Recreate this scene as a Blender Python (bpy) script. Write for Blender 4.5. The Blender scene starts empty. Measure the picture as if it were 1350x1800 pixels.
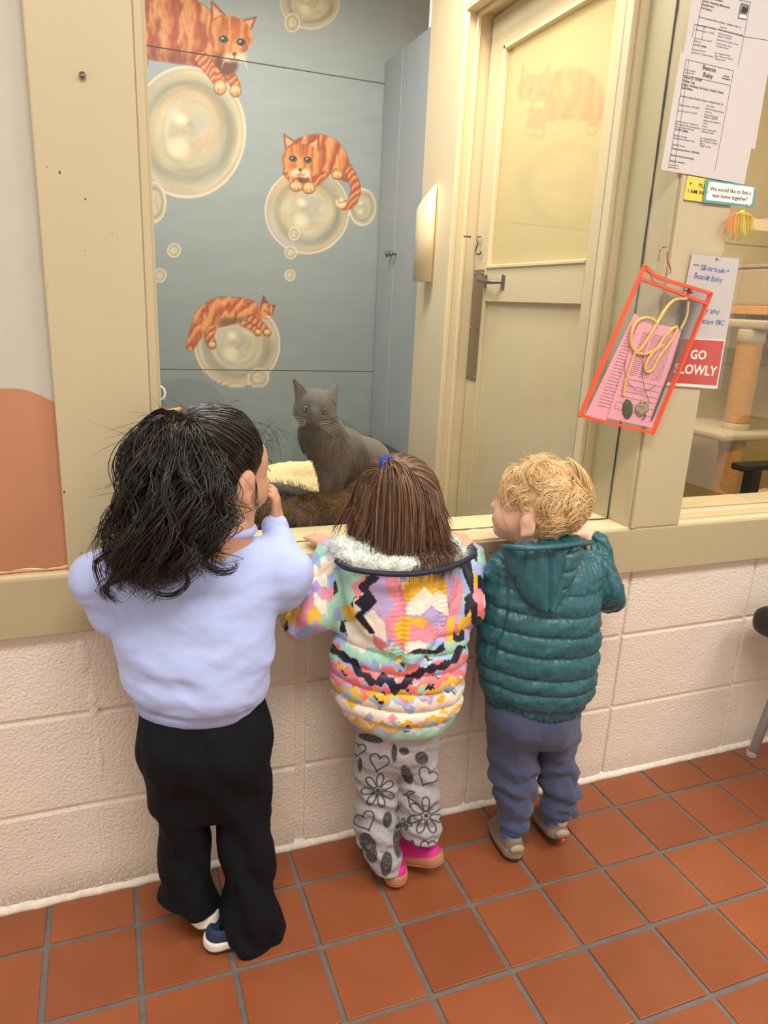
import bpy, bmesh, math, random
import numpy as np
from mathutils import Vector, Matrix
random.seed(7)
np.random.seed(7)
scene = bpy.context.scene
COL = scene.collection

# ------------------------------------------------------------ camera
CAM = np.array([0.16405, -1.31219, 1.18162])
YAW, PITCH, ROLL, FPX = 0.374014, -0.281076, 0.0460993, 1266.96
def _axes():
    cy, sy, cp, sp, cr, sr = math.cos(YAW), math.sin(YAW), math.cos(PITCH), math.sin(PITCH), math.cos(ROLL), math.sin(ROLL)
    f = np.array([sy*cp, cy*cp, sp]); r0 = np.array([cy, -sy, 0.0]); u0 = np.cross(r0, f)
    return np.array([r0*cr+u0*sr, -r0*sr+u0*cr, f])
AX = _axes()
cd = bpy.data.cameras.new('camera'); cam = bpy.data.objects.new('camera', cd); COL.objects.link(cam)
cd.sensor_fit = 'VERTICAL'; cd.sensor_height = 36.0; cd.lens = FPX/1800*36; cd.clip_start = 0.02
cam.matrix_world = Matrix(((AX[0][0], AX[1][0], -AX[2][0], CAM[0]), (AX[0][1], AX[1][1], -AX[2][1], CAM[1]),
                           (AX[0][2], AX[1][2], -AX[2][2], CAM[2]), (0, 0, 0, 1)))
scene.camera = cam

# ------------------------------------------------------------ world, exposure
w = bpy.data.worlds.new('world'); scene.world = w; w.use_nodes = True
w.node_tree.nodes['Background'].inputs[0].default_value = (1.0, 0.95, 0.88, 1)
w.node_tree.nodes['Background'].inputs[1].default_value = 1.1
scene.view_settings.view_transform = 'Standard'
scene.view_settings.look = 'None'
scene.view_settings.exposure = 0.1
scene.view_settings.gamma = 1.0
scene.view_settings.use_curve_mapping = False

# ------------------------------------------------------------ lamps of the place (ceiling panels)
def area(name, loc, sx, sy, power, col, parent=None):
    l = bpy.data.lights.new(name, 'AREA'); l.shape = 'RECTANGLE'; l.size = sx; l.size_y = sy; l.energy = power; l.color = col
    o = bpy.data.objects.new(name, l); COL.objects.link(o); o.location = loc
    return o
HALL = (1.0, 0.955, 0.905)
ROOM = (1.0, 0.90, 0.74)
COOL = (0.98, 0.98, 1.0)
LAMPS = [('ceiling_light', (0.25, -1.55, 2.66), 1.2, 0.6, 42, HALL, 'white ceiling light panel over the corridor in front of the first window'),
         ('ceiling_light', (2.1, -1.5, 2.66), 1.2, 0.6, 30, HALL, 'white ceiling light panel over the corridor near the chair'),
         ('ceiling_light', (1.02, 0.55, 2.42), 0.3, 0.6, 17, ROOM, 'warm ceiling light panel inside the first cat room by its door'),
         ('ceiling_light', (0.45, 0.8, 2.42), 0.6, 0.3, 16, COOL, 'cool ceiling light panel inside the first cat room near the mural'),
         ('ceiling_light', (1.9, 0.7, 2.42), 0.4, 0.4, 18, (1.0, 0.86, 0.64), 'warm ceiling light panel inside the second cat room')]
LAMP_OBJ = [area('lamp', (q[1][0], q[1][1], q[1][2]-0.022), q[2], q[3], q[4], q[5]) for q in LAMPS]

# ------------------------------------------------------------ helpers
def lin(c):
    out = []
    for v in c[:3]:
        v /= 255.0
        out.append(v/12.92 if v <= 0.04045 else ((v+0.055)/1.055)**2.4)
    return tuple(out)
def nlin(a):
    a = np.asarray(a, float)/255.0
    return np.where(a <= 0.04045, a/12.92, ((a+0.055)/1.055)**2.4)
def ray(x, y):
    return AX.T @ np.array([(x-675)/FPX, -(y-900)/FPX, 1.0])
def px(x, y, Y):
    d = ray(x, y); return CAM + d*((Y-CAM[1])/d[1])
def pz(x, y, Z):
    d = ray(x, y); return CAM + d*((Z-CAM[2])/d[2])
def pX(x, y, X):
    d = ray(x, y); return CAM + d*((X-CAM[0])/d[0])
def proj(P):
    d = (np.asarray(P)-CAM) @ AX.T
    return 675+FPX*d[..., 0]/d[..., 2], 900-FPX*d[..., 1]/d[..., 2]
V3 = lambda *a: np.array(a, float)
def unit(v):
    v = np.asarray(v, float); return v/max(1e-9, np.linalg.norm(v))

MATS = {}
def mat(name, c, rough=0.6, var=0.05, vs=18.0, bump=0.0, bs=250.0, metal=0.0, sss=0.0, sheen=0.0, coat=0.0, attr=None, stretch=None,
        bdist=0.002, detail=4.0, spec=0.5, alpha=None, trans=0.0):
    m = bpy.data.materials.new(name); m.use_nodes = True; nt = m.node_tree; b = nt.nodes['Principled BSDF']
    N = nt.nodes.new; L = nt.links.new
    tc = N('ShaderNodeTexCoord'); vec = tc.outputs['Object']
    if stretch:
        mp = N('ShaderNodeMapping'); mp.inputs['Scale'].default_value = stretch; L(vec, mp.inputs[0]); vec = mp.outputs[0]
    n = N('ShaderNodeTexNoise'); n.inputs['Scale'].default_value = vs; n.inputs['Detail'].default_value = detail; L(vec, n.inputs['Vector'])
    r = N('ShaderNodeMapRange'); L(n.outputs[0], r.inputs[0]); r.inputs[1].default_value = 0.25; r.inputs[2].default_value = 0.75
    r.inputs[3].default_value = 1-var; r.inputs[4].default_value = 1+var
    mx = N('ShaderNodeMix'); mx.data_type = 'RGBA'; mx.blend_type = 'MULTIPLY'; mx.inputs[0].default_value = 1.0
    if attr:
        at = N('ShaderNodeAttribute'); at.attribute_name = attr; L(at.outputs['Color'], mx.inputs[6])
    else:
        mx.inputs[6].default_value = (*lin(c), 1)
    L(r.outputs[0], mx.inputs[7]); L(mx.outputs[2], b.inputs['Base Color'])
    b.inputs['Roughness'].default_value = rough; b.inputs['Metallic'].default_value = metal
    b.inputs['Specular IOR Level'].default_value = spec
    if sss:
        b.inputs['Subsurface Weight'].default_value = sss; b.inputs['Subsurface Radius'].default_value = (0.012, 0.005, 0.003); b.inputs['Subsurface Scale'].default_value = 0.6
    if sheen: b.inputs['Sheen Weight'].default_value = sheen; b.inputs['Sheen Roughness'].default_value = 0.4
    if coat: b.inputs['Coat Weight'].default_value = coat; b.inputs['Coat Roughness'].default_value = 0.15
    if trans: b.inputs['Transmission Weight'].default_value = trans
    if alpha is not None: b.inputs['Alpha'].default_value = alpha
    if bump:
        n2 = N('ShaderNodeTexNoise'); n2.inputs['Scale'].default_value = bs; n2.inputs['Detail'].default_value = 3.0; L(vec, n2.inputs['Vector'])
        bp = N('ShaderNodeBump'); bp.inputs['Strength'].default_value = bump; bp.inputs['Distance'].default_value = bdist
        L(n2.outputs[0], bp.inputs['Height']); L(bp.outputs[0], b.inputs['Normal'])
    MATS[name] = m
    return m

def link(o, parent=None, loc=None):
    COL.objects.link(o)
    if parent is not None:
        o.parent = parent
        o.matrix_parent_inverse = parent_world(parent).inverted()
    return o
_PW = {}
def parent_world(p):
    return _PW.get(p.name, Matrix.Identity(4))
def thing(name, label, cat, loc=(0, 0, 0), group=None, kind=None):
    o = bpy.data.objects.new(name, None); o.empty_display_size = 0.05; COL.objects.link(o); o.location = [float(v) for v in loc]
    _PW[o.name] = Matrix.Translation([float(v) for v in loc])
    o['label'] = label; o['category'] = cat
    if group: o['group'] = group
    if kind: o['kind'] = kind
    return o
def tag(o, label=None, cat=None, group=None, kind=None):
    if label: o['label'] = label
    if cat: o['category'] = cat
    if group: o['group'] = group
    if kind: o['kind'] = kind
    return o
def mobj(name, v, f, m, parent=None, smooth=False, label=None):
    me = bpy.data.meshes.new(name)
    v = np.asarray(v, np.float32); f = np.asarray(f) if not isinstance(f, list) else f
    if isinstance(f, np.ndarray) and f.ndim == 2:
        k = f.shape[1]
        me.vertices.add(len(v)); me.vertices.foreach_set('co', v.ravel())
        me.loops.add(f.size); me.loops.foreach_set('vertex_index', f.astype(np.int32).ravel())
        me.polygons.add(len(f)); me.polygons.foreach_set('loop_start', np.arange(0, f.size, k, dtype=np.int32))
        me.update(calc_edges=True)
    else:
        me.from_pydata([tuple(map(float, q)) for q in v], [], [tuple(map(int, q)) for q in f]); me.update()
    if smooth: me.polygons.foreach_set('use_smooth', np.ones(len(me.polygons), bool))
    if m: me.materials.append(m)
    o = bpy.data.objects.new(name, me); link(o, parent)
    if label: o['label'] = label
    return o
def bmobj(name, bm, m, parent=None, smooth=False, label=None):
    me = bpy.data.meshes.new(name); bmesh.ops.recalc_face_normals(bm, faces=bm.faces); bm.to_mesh(me); bm.free()
    if smooth: me.polygons.foreach_set('use_smooth', np.ones(len(me.polygons), bool))
    if m: me.materials.append(m)
    o = bpy.data.objects.new(name, me); link(o, parent)
    if label: o['label'] = label
    return o
def bmbox(bm, x0, x1, y0, y1, z0, z1, bev=0.0, seg=1):
    r = bmesh.ops.create_cube(bm, size=1.0); vs = r['verts']
    bmesh.ops.scale(bm, vec=(x1-x0, y1-y0, z1-z0), verts=vs)
    bmesh.ops.translate(bm, vec=((x0+x1)/2, (y0+y1)/2, (z0+z1)/2), verts=vs)
    if bev:
        es = list({e for v in vs for e in v.link_edges})
        bmesh.ops.bevel(bm, geom=es, offset=bev, segments=seg, affect='EDGES', profile=0.5)
def box(name, x0, x1, y0, y1, z0, z1, m, parent=None, bev=0.002, seg=1, label=None):
    bm = bmesh.new(); bmbox(bm, min(x0, x1), max(x0, x1), min(y0, y1), max(y0, y1), min(z0, z1), max(z0, z1), bev, seg)
    return bmobj(name, bm, m, parent, False, label)
def tube(name, pts, r, m, parent=None, sides=8, closed=False, label=None, cap=True):
    pts = np.asarray(pts, float); K = len(pts); r = np.broadcast_to(np.asarray(r, float), (K,))
    t = np.gradient(pts, axis=0) if not closed else np.roll(pts, -1, 0)-np.roll(pts, 1, 0)
    t /= np.linalg.norm(t, axis=1, keepdims=True)+1e-12
    n = np.zeros_like(t); ref = V3(0, 0, 1) if abs(t[0][2]) < 0.9 else V3(1, 0, 0)
    for i in range(K):
        b = np.cross(t[i], ref); b = unit(b); n[i] = np.cross(b, t[i]); ref = n[i]
    b = np.cross(t, n); a = np.linspace(0, 2*np.pi, sides, endpoint=False)
    v = pts[:, None]+r[:, None, None]*(np.cos(a)[None, :, None]*n[:, None]+np.sin(a)[None, :, None]*b[:, None])
    v = v.reshape(-1, 3); f = []
    for i in range(K if closed else K-1):
        j = (i+1) % K
        for s in range(sides):
            s2 = (s+1) % sides; f.append((i*sides+s, i*sides+s2, j*sides+s2, j*sides+s))
    if cap and not closed: f.append(tuple(range(sides))[::-1]); f.append(tuple((K-1)*sides+s for s in range(sides)))
    return mobj(name, v, f, m, parent, True, label)
def spline(pts, n):
    pts = np.asarray(pts, float); K = len(pts)
    P = np.vstack([2*pts[0]-pts[1], pts, 2*pts[-1]-pts[-2]])
    t = np.linspace(0, K-1-1e-6, n); i = t.astype(int); u = (t-i)[:, None]
    p0, p1, p2, p3 = P[i], P[i+1], P[i+2], P[i+3]
    return 0.5*((2*p1)+(-p0+p2)*u+(2*p0-5*p1+4*p2-p3)*u**2+(-p0+3*p1-3*p2+p3)*u**3)
def lathe(name, prof, m, parent=None, center=(0, 0, 0), axis='Z', sides=20, label=None):
    a = np.linspace(0, 2*np.pi, sides, endpoint=False); v = []
    for r, h in prof:
        for q in a:
            p = (r*math.cos(q), r*math.sin(q), h)
            if axis == 'X': p = (p[2], p[0], p[1])
            if axis == 'Y': p = (p[0], p[2], p[1])
            v.append(np.array(p)+np.array(center))
    K = len(prof); f = []
    for i in range(K-1):
        for s in range(sides):
            s2 = (s+1) % sides; f.append((i*sides+s, i*sides+s2, (i+1)*sides+s2, (i+1)*sides+s))
    f.append(tuple(range(sides))); f.append(tuple((K-1)*sides+s for s in range(sides)))
    bm = bmesh.new(); me = bpy.data.meshes.new('t'); me.from_pydata([tuple(q) for q in v], [], f); bm.from_mesh(me); bpy.data.meshes.remove(me)
    return bmobj(name, bm, m, parent, True, label)

# value noise
def _h(ix, iy, iz):
    n = (ix*374761393+iy*668265263+iz*2147483647 % 1274126177) & 0xffffffff
    n = ((n ^ (n >> 13))*1274126177) & 0xffffffff
    n = (n ^ (n >> 16)) & 0xffff
    return n/65535.0
def vnoise(P, s=1.0, seed=0):
    P = np.asarray(P, float)*s+seed*17.13
    i = np.floor(P).astype(np.int64); f = P-i; f = f*f*(3-2*f); r = 0
    for dx in (0, 1):
        for dy in (0, 1):
            for dz in (0, 1):
                wt = (f[..., 0] if dx else 1-f[..., 0])*(f[..., 1] if dy else 1-f[..., 1])*(f[..., 2] if dz else 1-f[..., 2])
                r = r+wt*_h(i[..., 0]+dx, i[..., 1]+dy, i[..., 2]+dz)
    return r
def fbm(P, s=1.0, o=3, seed=0):
    r = 0; a = 0.5; tot = 0
    for k in range(o):
        r = r+a*vnoise(P, s*2**k, seed+k*3.7); tot += a; a *= 0.5
    return r/tot

# signed-distance modelling
class SDF:
    def __init__(s, lo, hi, h):
        s.lo = np.array(lo, float); s.h = h
        n = np.ceil((np.array(hi)-s.lo)/h).astype(int)+1
        s.n = n; s.ax = [(s.lo[k]+h*np.arange(n[k])).astype(np.float32) for k in range(3)]
        s.d = np.full(tuple(n), 0.5, np.float32)
    def _sl(s, lo, hi):
        a = np.clip(np.floor((np.array(lo)-s.lo)/s.h).astype(int), 0, s.n); b = np.clip(np.ceil((np.array(hi)-s.lo)/s.h).astype(int)+1, 0, s.n)
        return a, b
    def op(s, fn, lo, hi, k=0.0, mode='u', m=0.03):
        a, b = s._sl(np.array(lo)-m, np.array(hi)+m)
        if (b <= a).any(): return
        sl = tuple(slice(a[i], b[i]) for i in range(3))
        X = s.ax[0][sl[0]][:, None, None]; Y = s.ax[1][sl[1]][None, :, None]; Z = s.ax[2][sl[2]][None, None, :]
        d = fn(X, Y, Z); o = s.d[sl]
        if mode == 'u':
            if k > 0:
                hh = np.clip(0.5+0.5*(o-d)/k, 0, 1); s.d[sl] = o*(1-hh)+d*hh-k*hh*(1-hh)
            else: s.d[sl] = np.minimum(o, d)
        elif mode == 's':
            if k > 0:
                hh = np.clip(0.5-0.5*(o+d)/k, 0, 1); s.d[sl] = o*(1-hh)-d*hh+k*hh*(1-hh)
            else: s.d[sl] = np.maximum(o, -d)
    def cone(s, a, b, ra, rb, k=0.01, mode='u', flat=None):
        a = np.array(a, float); b = np.array(b, float); r = max(ra, rb)
        s.op(lambda X, Y, Z: d_cone(X, Y, Z, a, b, ra, rb, flat), np.minimum(a, b)-r, np.maximum(a, b)+r, k, mode)
    def ell(s, c, r, k=0.01, R=None, mode='u'):
        c = np.array(c, float); q = max(r)
        s.op(lambda X, Y, Z: d_ell(X, Y, Z, c, r, R), c-q, c+q, k, mode)
    def rows(s, T, k=0.01):
        s.op(lambda X, Y, Z: d_rows(X, Y, Z, T), T['lo'], T['hi'], k)
    def mesh(s, relax=1):
        d = s.d; ins = d < 0
        c = [ins[i:ins.shape[0]-1+i, j:ins.shape[1]-1+j, k:ins.shape[2]-1+k] for i in (0, 1) for j in (0, 1) for k in (0, 1)]
        sm = sum(q.astype(np.int8) for q in c); act = (sm > 0) & (sm < 8)
        I = np.argwhere(act); idx = np.full(act.shape, -1, np.int64); idx[act] = np.arange(len(I))
        acc = np.zeros((len(I), 3)); cnt = np.zeros(len(I))
        cor = [(i, j, k) for i in (0, 1) for j in (0, 1) for k in (0, 1)]
        val = [d[I[:, 0]+q[0], I[:, 1]+q[1], I[:, 2]+q[2]] for q in cor]
        for a in range(8):
            for b in range(a+1, 8):
                if sum(abs(cor[a][q]-cor[b][q]) for q in range(3)) != 1: continue
                va, vb = val[a], val[b]; mk = (va < 0) != (vb < 0)
                t = np.where(mk, va/np.where(mk, va-vb, 1), 0)
                p = np.array(cor[a])[None]*(1-t[:, None])+np.array(cor[b])[None]*t[:, None]
                acc[mk] += p[mk]; cnt += mk
        v = s.lo+s.h*(I+acc/cnt[:, None]); F = []
        for ax in range(3):
            u, w_ = (ax+1) % 3, (ax+2) % 3
            s0 = [slice(1, -1)]*3; s1 = [slice(1, -1)]*3; s0[ax] = slice(0, -1); s1[ax] = slice(1, None)
            A, B = ins[tuple(s0)], ins[tuple(s1)]
            e = np.argwhere(A != B); st = A[e[:, 0], e[:, 1], e[:, 2]]
            e = e.copy()
            for q in range(3):
                if q != ax: e[:, q] += 1
            def cell(du, dw):
                g = e.copy(); g[:, u] -= du; g[:, w_] -= dw; return idx[g[:, 0], g[:, 1], g[:, 2]]
            q4 = np.stack([cell(0, 0), cell(1, 0), cell(1, 1), cell(0, 1)], 1)
            q4[~st] = q4[~st][:, ::-1]; F.append(q4)
        F = np.vstack(F); F = F[(F >= 0).all(1)]
        for _ in range(relax): v = laplace(v, F, 0.5)
        return v, F
def laplace(v, F, lam=0.5):
    acc = np.zeros_like(v); cnt = np.zeros(len(v)); k = F.shape[1]
    for i in range(k):
        a, b = F[:, i], F[:, (i+1) % k]
        for q in range(3):
            acc[:, q] += np.bincount(a, v[b, q], len(v)); acc[:, q] += np.bincount(b, v[a, q], len(v))
        cnt += np.bincount(a, minlength=len(v))+np.bincount(b, minlength=len(v))
    return v+lam*(acc/np.maximum(cnt, 1)[:, None]-v)
def normals(v, F):
    n = np.cross(v[F[:, 2]]-v[F[:, 0]], v[F[:, 3 % F.shape[1]]]-v[F[:, 1]]) if F.shape[1] == 4 else np.cross(v[F[:, 1]]-v[F[:, 0]], v[F[:, 2]]-v[F[:, 0]])
    out = np.zeros_like(v)
    for i in range(F.shape[1]):
        for q in range(3): out[:, q] += np.bincount(F[:, i], n[:, q], len(v))
    return out/(np.linalg.norm(out, axis=1, keepdims=True)+1e-12)
def subdiv(v, F):
    E = np.vstack([np.stack([F[:, i], F[:, (i+1) % 4]], 1) for i in range(4)]); E.sort(1)
    ue, inv = np.unique(E, axis=0, return_inverse=True); inv = inv.ravel(); nF = len(F); nv = len(v)
    ev = (v[ue[:, 0]]+v[ue[:, 1]])/2; fv = v[F].mean(1)
    V = np.vstack([v, ev, fv]); e = [nv+inv[i*nF:(i+1)*nF] for i in range(4)]; c = nv+len(ue)+np.arange(nF)
    G = np.vstack([np.stack([F[:, i], e[i], c, e[(i+3) % 4]], 1) for i in range(4)])
    return laplace(V, G, 0.5), G
def d_cone(X, Y, Z, a, b, ra, rb, flat=None):
    ba = b-a; L = float(ba @ ba)+1e-12
    px_, py_, pz_ = X-a[0], Y-a[1], Z-a[2]
    t = np.clip((px_*ba[0]+py_*ba[1]+pz_*ba[2])/L, 0, 1)
    qx, qy, qz = px_-t*ba[0], py_-t*ba[1], pz_-t*ba[2]
    if flat is not None:
        n, f = flat; dn = qx*n[0]+qy*n[1]+qz*n[2]; q2 = qx*qx+qy*qy+qz*qz+dn*dn*(1/f**2-1)
        return (np.sqrt(q2)-(ra+(rb-ra)*t))*(0.5+0.5*f)
    return np.sqrt(qx*qx+qy*qy+qz*qz)-(ra+(rb-ra)*t)
def d_ell(X, Y, Z, c, r, R=None):
    x, y, z = X-c[0], Y-c[1], Z-c[2]
    if R is not None:
        x, y, z = (x*R[0][0]+y*R[0][1]+z*R[0][2]), (x*R[1][0]+y*R[1][1]+z*R[1][2]), (x*R[2][0]+y*R[2][1]+z*R[2][2])
    k0 = np.sqrt((x/r[0])**2+(y/r[1])**2+(z/r[2])**2); k1 = np.sqrt((x/r[0]**2)**2+(y/r[1]**2)**2+(z/r[2]**2)**2)
    return k0*(k0-1)/(k1+1e-9)
def rowset(rows, grow=0.0):
    """rows: (left px, right px, px row, depth plane, half depth) from the bottom or the top; returns a stack of ellipses along z"""
    R = []
    for xl, xr, y, Yp, ry in rows:
        a, b = px(xl, y, Yp), px(xr, y, Yp)
        R.append(((a[2]+b[2])/2, (a[0]+b[0])/2, Yp, abs(b[0]-a[0])/2+grow, ry+grow, (b[2]-a[2])/(b[0]-a[0])))
    R.sort(); R = np.array(R)
    T = dict(z=R[:, 0], cx=R[:, 1], cy=R[:, 2], rx=R[:, 3], ry=R[:, 4], sh=float(R[:, 5].mean()), x0=float(R[:, 1].mean()))
    zz = np.linspace(R[0, 0], R[-1, 0], 60)
    for k, c in (('cx', 1), ('cy', 2), ('rx', 3), ('ry', 4)):       # smoothed profiles
        q = np.interp(zz, R[:, 0], R[:, c]); ker = np.array([1, 2, 3, 4, 3, 2, 1], float); ker /= ker.sum()
        q = np.convolve(np.pad(q, 3, mode='edge'), ker, 'valid'); T[k] = q
    T['z'] = zz
    rm = R[:, 3].max()
    T['lo'] = np.array([(R[:, 1]-R[:, 3]).min(), (R[:, 2]-R[:, 4]).min(), R[0, 0]-abs(T['sh'])*rm-0.01]); T['hi'] = np.array([(R[:, 1]+R[:, 3]).max(), (R[:, 2]+R[:, 4]).max(), R[-1, 0]+abs(T['sh'])*rm+0.01])
    return T
def d_rows(X, Y, Z, T):
    zs = Z-T['sh']*(X-T['x0']); z = T['z']; sh = zs.shape
    it = lambda k: np.interp(zs.ravel(), z, T[k]).reshape(sh)
    cx, cy, rx, ry = it('cx'), it('cy'), it('rx'), it('ry')
    d = (np.sqrt(((X-cx)/rx)**2+((Y-cy)/ry)**2)-1)*np.minimum(rx, ry)
    cap = np.maximum(zs-z[-1], z[0]-zs); rr = 0.012
    a = np.maximum(d+rr, 0); b = np.maximum(cap+rr, 0)
    return np.minimum(np.maximum(d+rr, cap+rr), 0)+np.sqrt(a*a+b*b)-rr
def strands(name, C, r, m, parent, sides=3, taper=0.25, label=None):
    C = np.asarray(C, float); N, K, _ = C.shape
    t = np.gradient(C, axis=1); t /= np.linalg.norm(t, axis=2, keepdims=True)+1e-12
    ref = np.random.randn(N, 1, 3)*0.3+V3(0.3, -1, 0.2); n = np.cross(t, ref); n /= np.linalg.norm(n, axis=2, keepdims=True)+1e-12
    b = np.cross(t, n); a = np.linspace(0, 2*np.pi, sides, endpoint=False)
    rad = (np.broadcast_to(np.asarray(r, float).reshape(-1, 1), (N, K))*np.interp(np.linspace(0, 1, K), [0, 0.15, 0.7, 1], [0.7, 1, 0.9, taper])[None])
    v = C[:, :, None]+rad[:, :, None, None]*(np.cos(a)[None, None, :, None]*n[:, :, None]+np.sin(a)[None, None, :, None]*b[:, :, None])
    v = v.reshape(-1, 3); base = (np.arange(N)*K*sides)[:, None, None]+(np.arange(K-1)*sides)[None, :, None]
    s = np.arange(sides)[None, None]; s2 = (np.arange(sides)+1) % sides; s2 = s2[None, None]
    f = np.stack([base+s, base+s2, base+sides+s2, base+sides+s], -1).reshape(-1, 4)
    o = mobj(name, v, f, m, parent, True, label); o['kind'] = 'stuff'; return o
def set_col(o, rgb, name='paint'):
    me = o.data; a = me.color_attributes.new(name, 'FLOAT_COLOR', 'POINT')
    c = np.ones((len(me.vertices), 4), np.float32); c[:, :3] = rgb; a.data.foreach_set('color', c.ravel())
def inpoly(x, y, poly):
    r = np.zeros(x.shape, bool); n = len(poly); j = n-1
    for i in range(n):
        xi, yi = poly[i]; xj, yj = poly[j]
        if yi != yj: r ^= ((yi > y) != (yj > y)) & (x < (xj-xi)*(y-yi)/(yj-yi)+xi)
        j = i
    return r
def dline(x, y, pts):
    d = np.full(x.shape, 1e9)
    for (ax_, ay_), (bx_, by_) in zip(pts[:-1], pts[1:]):
        vx, vy = bx_-ax_, by_-ay_; t = np.clip(((x-ax_)*vx+(y-ay_)*vy)/(vx*vx+vy*vy+1e-9), 0, 1)
        d = np.minimum(d, np.hypot(x-ax_-t*vx, y-ay_-t*vy))
    return d
def sm(pts, n=40, closed=False):
    p = np.array(pts, float)
    if closed: p = np.vstack([p[-1:], p, p[:2]]); q = spline(p, n+int(2*n/len(pts))); return [tuple(k) for k in q][int(n/len(pts)):-int(n/len(pts)) or None]
    return [tuple(k) for k in spline(np.c_[p, np.zeros(len(p))], n)[:, :2]] if p.shape[1] == 2 else spline(p, n)
def ptext(lines, Y, m, parent, name='printed_text', flip=False):
    """lines: (text, (x0,y0), (x1,y1), cap height px, weight); baseline from one point to the other on the plane"""
    VV, FF, off = [], [], 0
    for tx, p0, p1, hp, wt in lines:
        cu = bpy.data.curves.new('t', 'FONT'); cu.body = tx; cu.size = 1.0; cu.resolution_u = 2; cu.offset = wt
        ob = bpy.data.objects.new('t', cu); COL.objects.link(ob); bpy.context.view_layer.update()
        me = bpy.data.meshes.new_from_object(ob.evaluated_get(bpy.context.evaluated_depsgraph_get()))
        n = len(me.vertices)
        if n:
            co = np.zeros(n*3); me.vertices.foreach_get('co', co); co = co.reshape(-1, 3)
            a, b = px(*p0, Y), px(*p1, Y); wv = b-a; L = np.linalg.norm(wv); wv /= L
            up = np.cross(V3(0, -1, 0), wv); up = up if up[2] > 0 else -up
            wd = co[:, 0].max()-co[:, 0].min(); hh = 0.7
            k = np.linalg.norm(px(p0[0], p0[1]-hp, Y)-a)
            Q = a+((co[:, 0:1]-co[:, 0].min())/wd*L)*wv+(co[:, 1:2]/hh*k)*up
            VV.append(Q); FF += [tuple(off+i for i in p.vertices) for p in me.polygons]; off += n
        bpy.data.objects.remove(ob); bpy.data.curves.remove(cu); bpy.data.meshes.remove(me)
    return mobj(name, np.vstack(VV), FF, m, parent)
def pquad(name, corners, Y, m, parent=None, th=0.0006, label=None):
    """flat sheet hanging on the plane Y, given by its corners"""
    a = np.array([px(x, y, Y) for x, y in corners]); b = a+V3(0, th, 0); n = len(a)
    v = np.vstack([a, b]); f = [tuple(range(n)), tuple(range(2*n-1, n-1, -1))]+[(i, n+i, n+(i+1) % n, (i+1) % n) for i in range(n)]
    bm = bmesh.new(); me = bpy.data.meshes.new('t'); me.from_pydata([tuple(q) for q in v], [], f); bm.from_mesh(me); bpy.data.meshes.remove(me)
    return bmobj(name, bm, m, parent, False, label)
# ------------------------------------------------------------ materials
def glass_mat(name, tint, rough=0.02, refl=0.6, veil=0.0, veilc=(235, 225, 190)):
    m = bpy.data.materials.new(name); m.use_nodes = True; nt = m.node_tree; N = nt.nodes.new; L = nt.links.new
    for n in list(nt.nodes): nt.nodes.remove(n)
    out = N('ShaderNodeOutputMaterial'); tr = N('ShaderNodeBsdfTransparent'); tr.inputs[0].default_value = (*lin(tint), 1)
    gl = N('ShaderNodeBsdfGlossy'); gl.inputs['Roughness'].default_value = rough
    fr = N('ShaderNodeFresnel'); ge_ = N('ShaderNodeNewGeometry'); io = N('ShaderNodeMapRange'); io.inputs[3].default_value = 1.52; io.inputs[4].default_value = 1/1.52; L(ge_.outputs['Backfacing'], io.inputs[0]); L(io.outputs[0], fr.inputs[0]); ml = N('ShaderNodeMath'); ml.operation = 'MULTIPLY'; ml.inputs[1].default_value = refl
    L(fr.outputs[0], ml.inputs[0]); mx = N('ShaderNodeMixShader'); L(ml.outputs[0], mx.inputs[0]); L(tr.outputs[0], mx.inputs[1]); L(gl.outputs[0], mx.inputs[2])
    last = mx
    if veil:
        df = N('ShaderNodeBsdfDiffuse'); df.inputs[0].default_value = (*lin(veilc), 1); m2 = N('ShaderNodeMixShader'); m2.inputs[0].default_value = veil
        L(mx.outputs[0], m2.inputs[1]); L(df.outputs[0], m2.inputs[2]); last = m2
    L(last.outputs[0], out.inputs[0]); MATS[name] = m; return m
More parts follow.
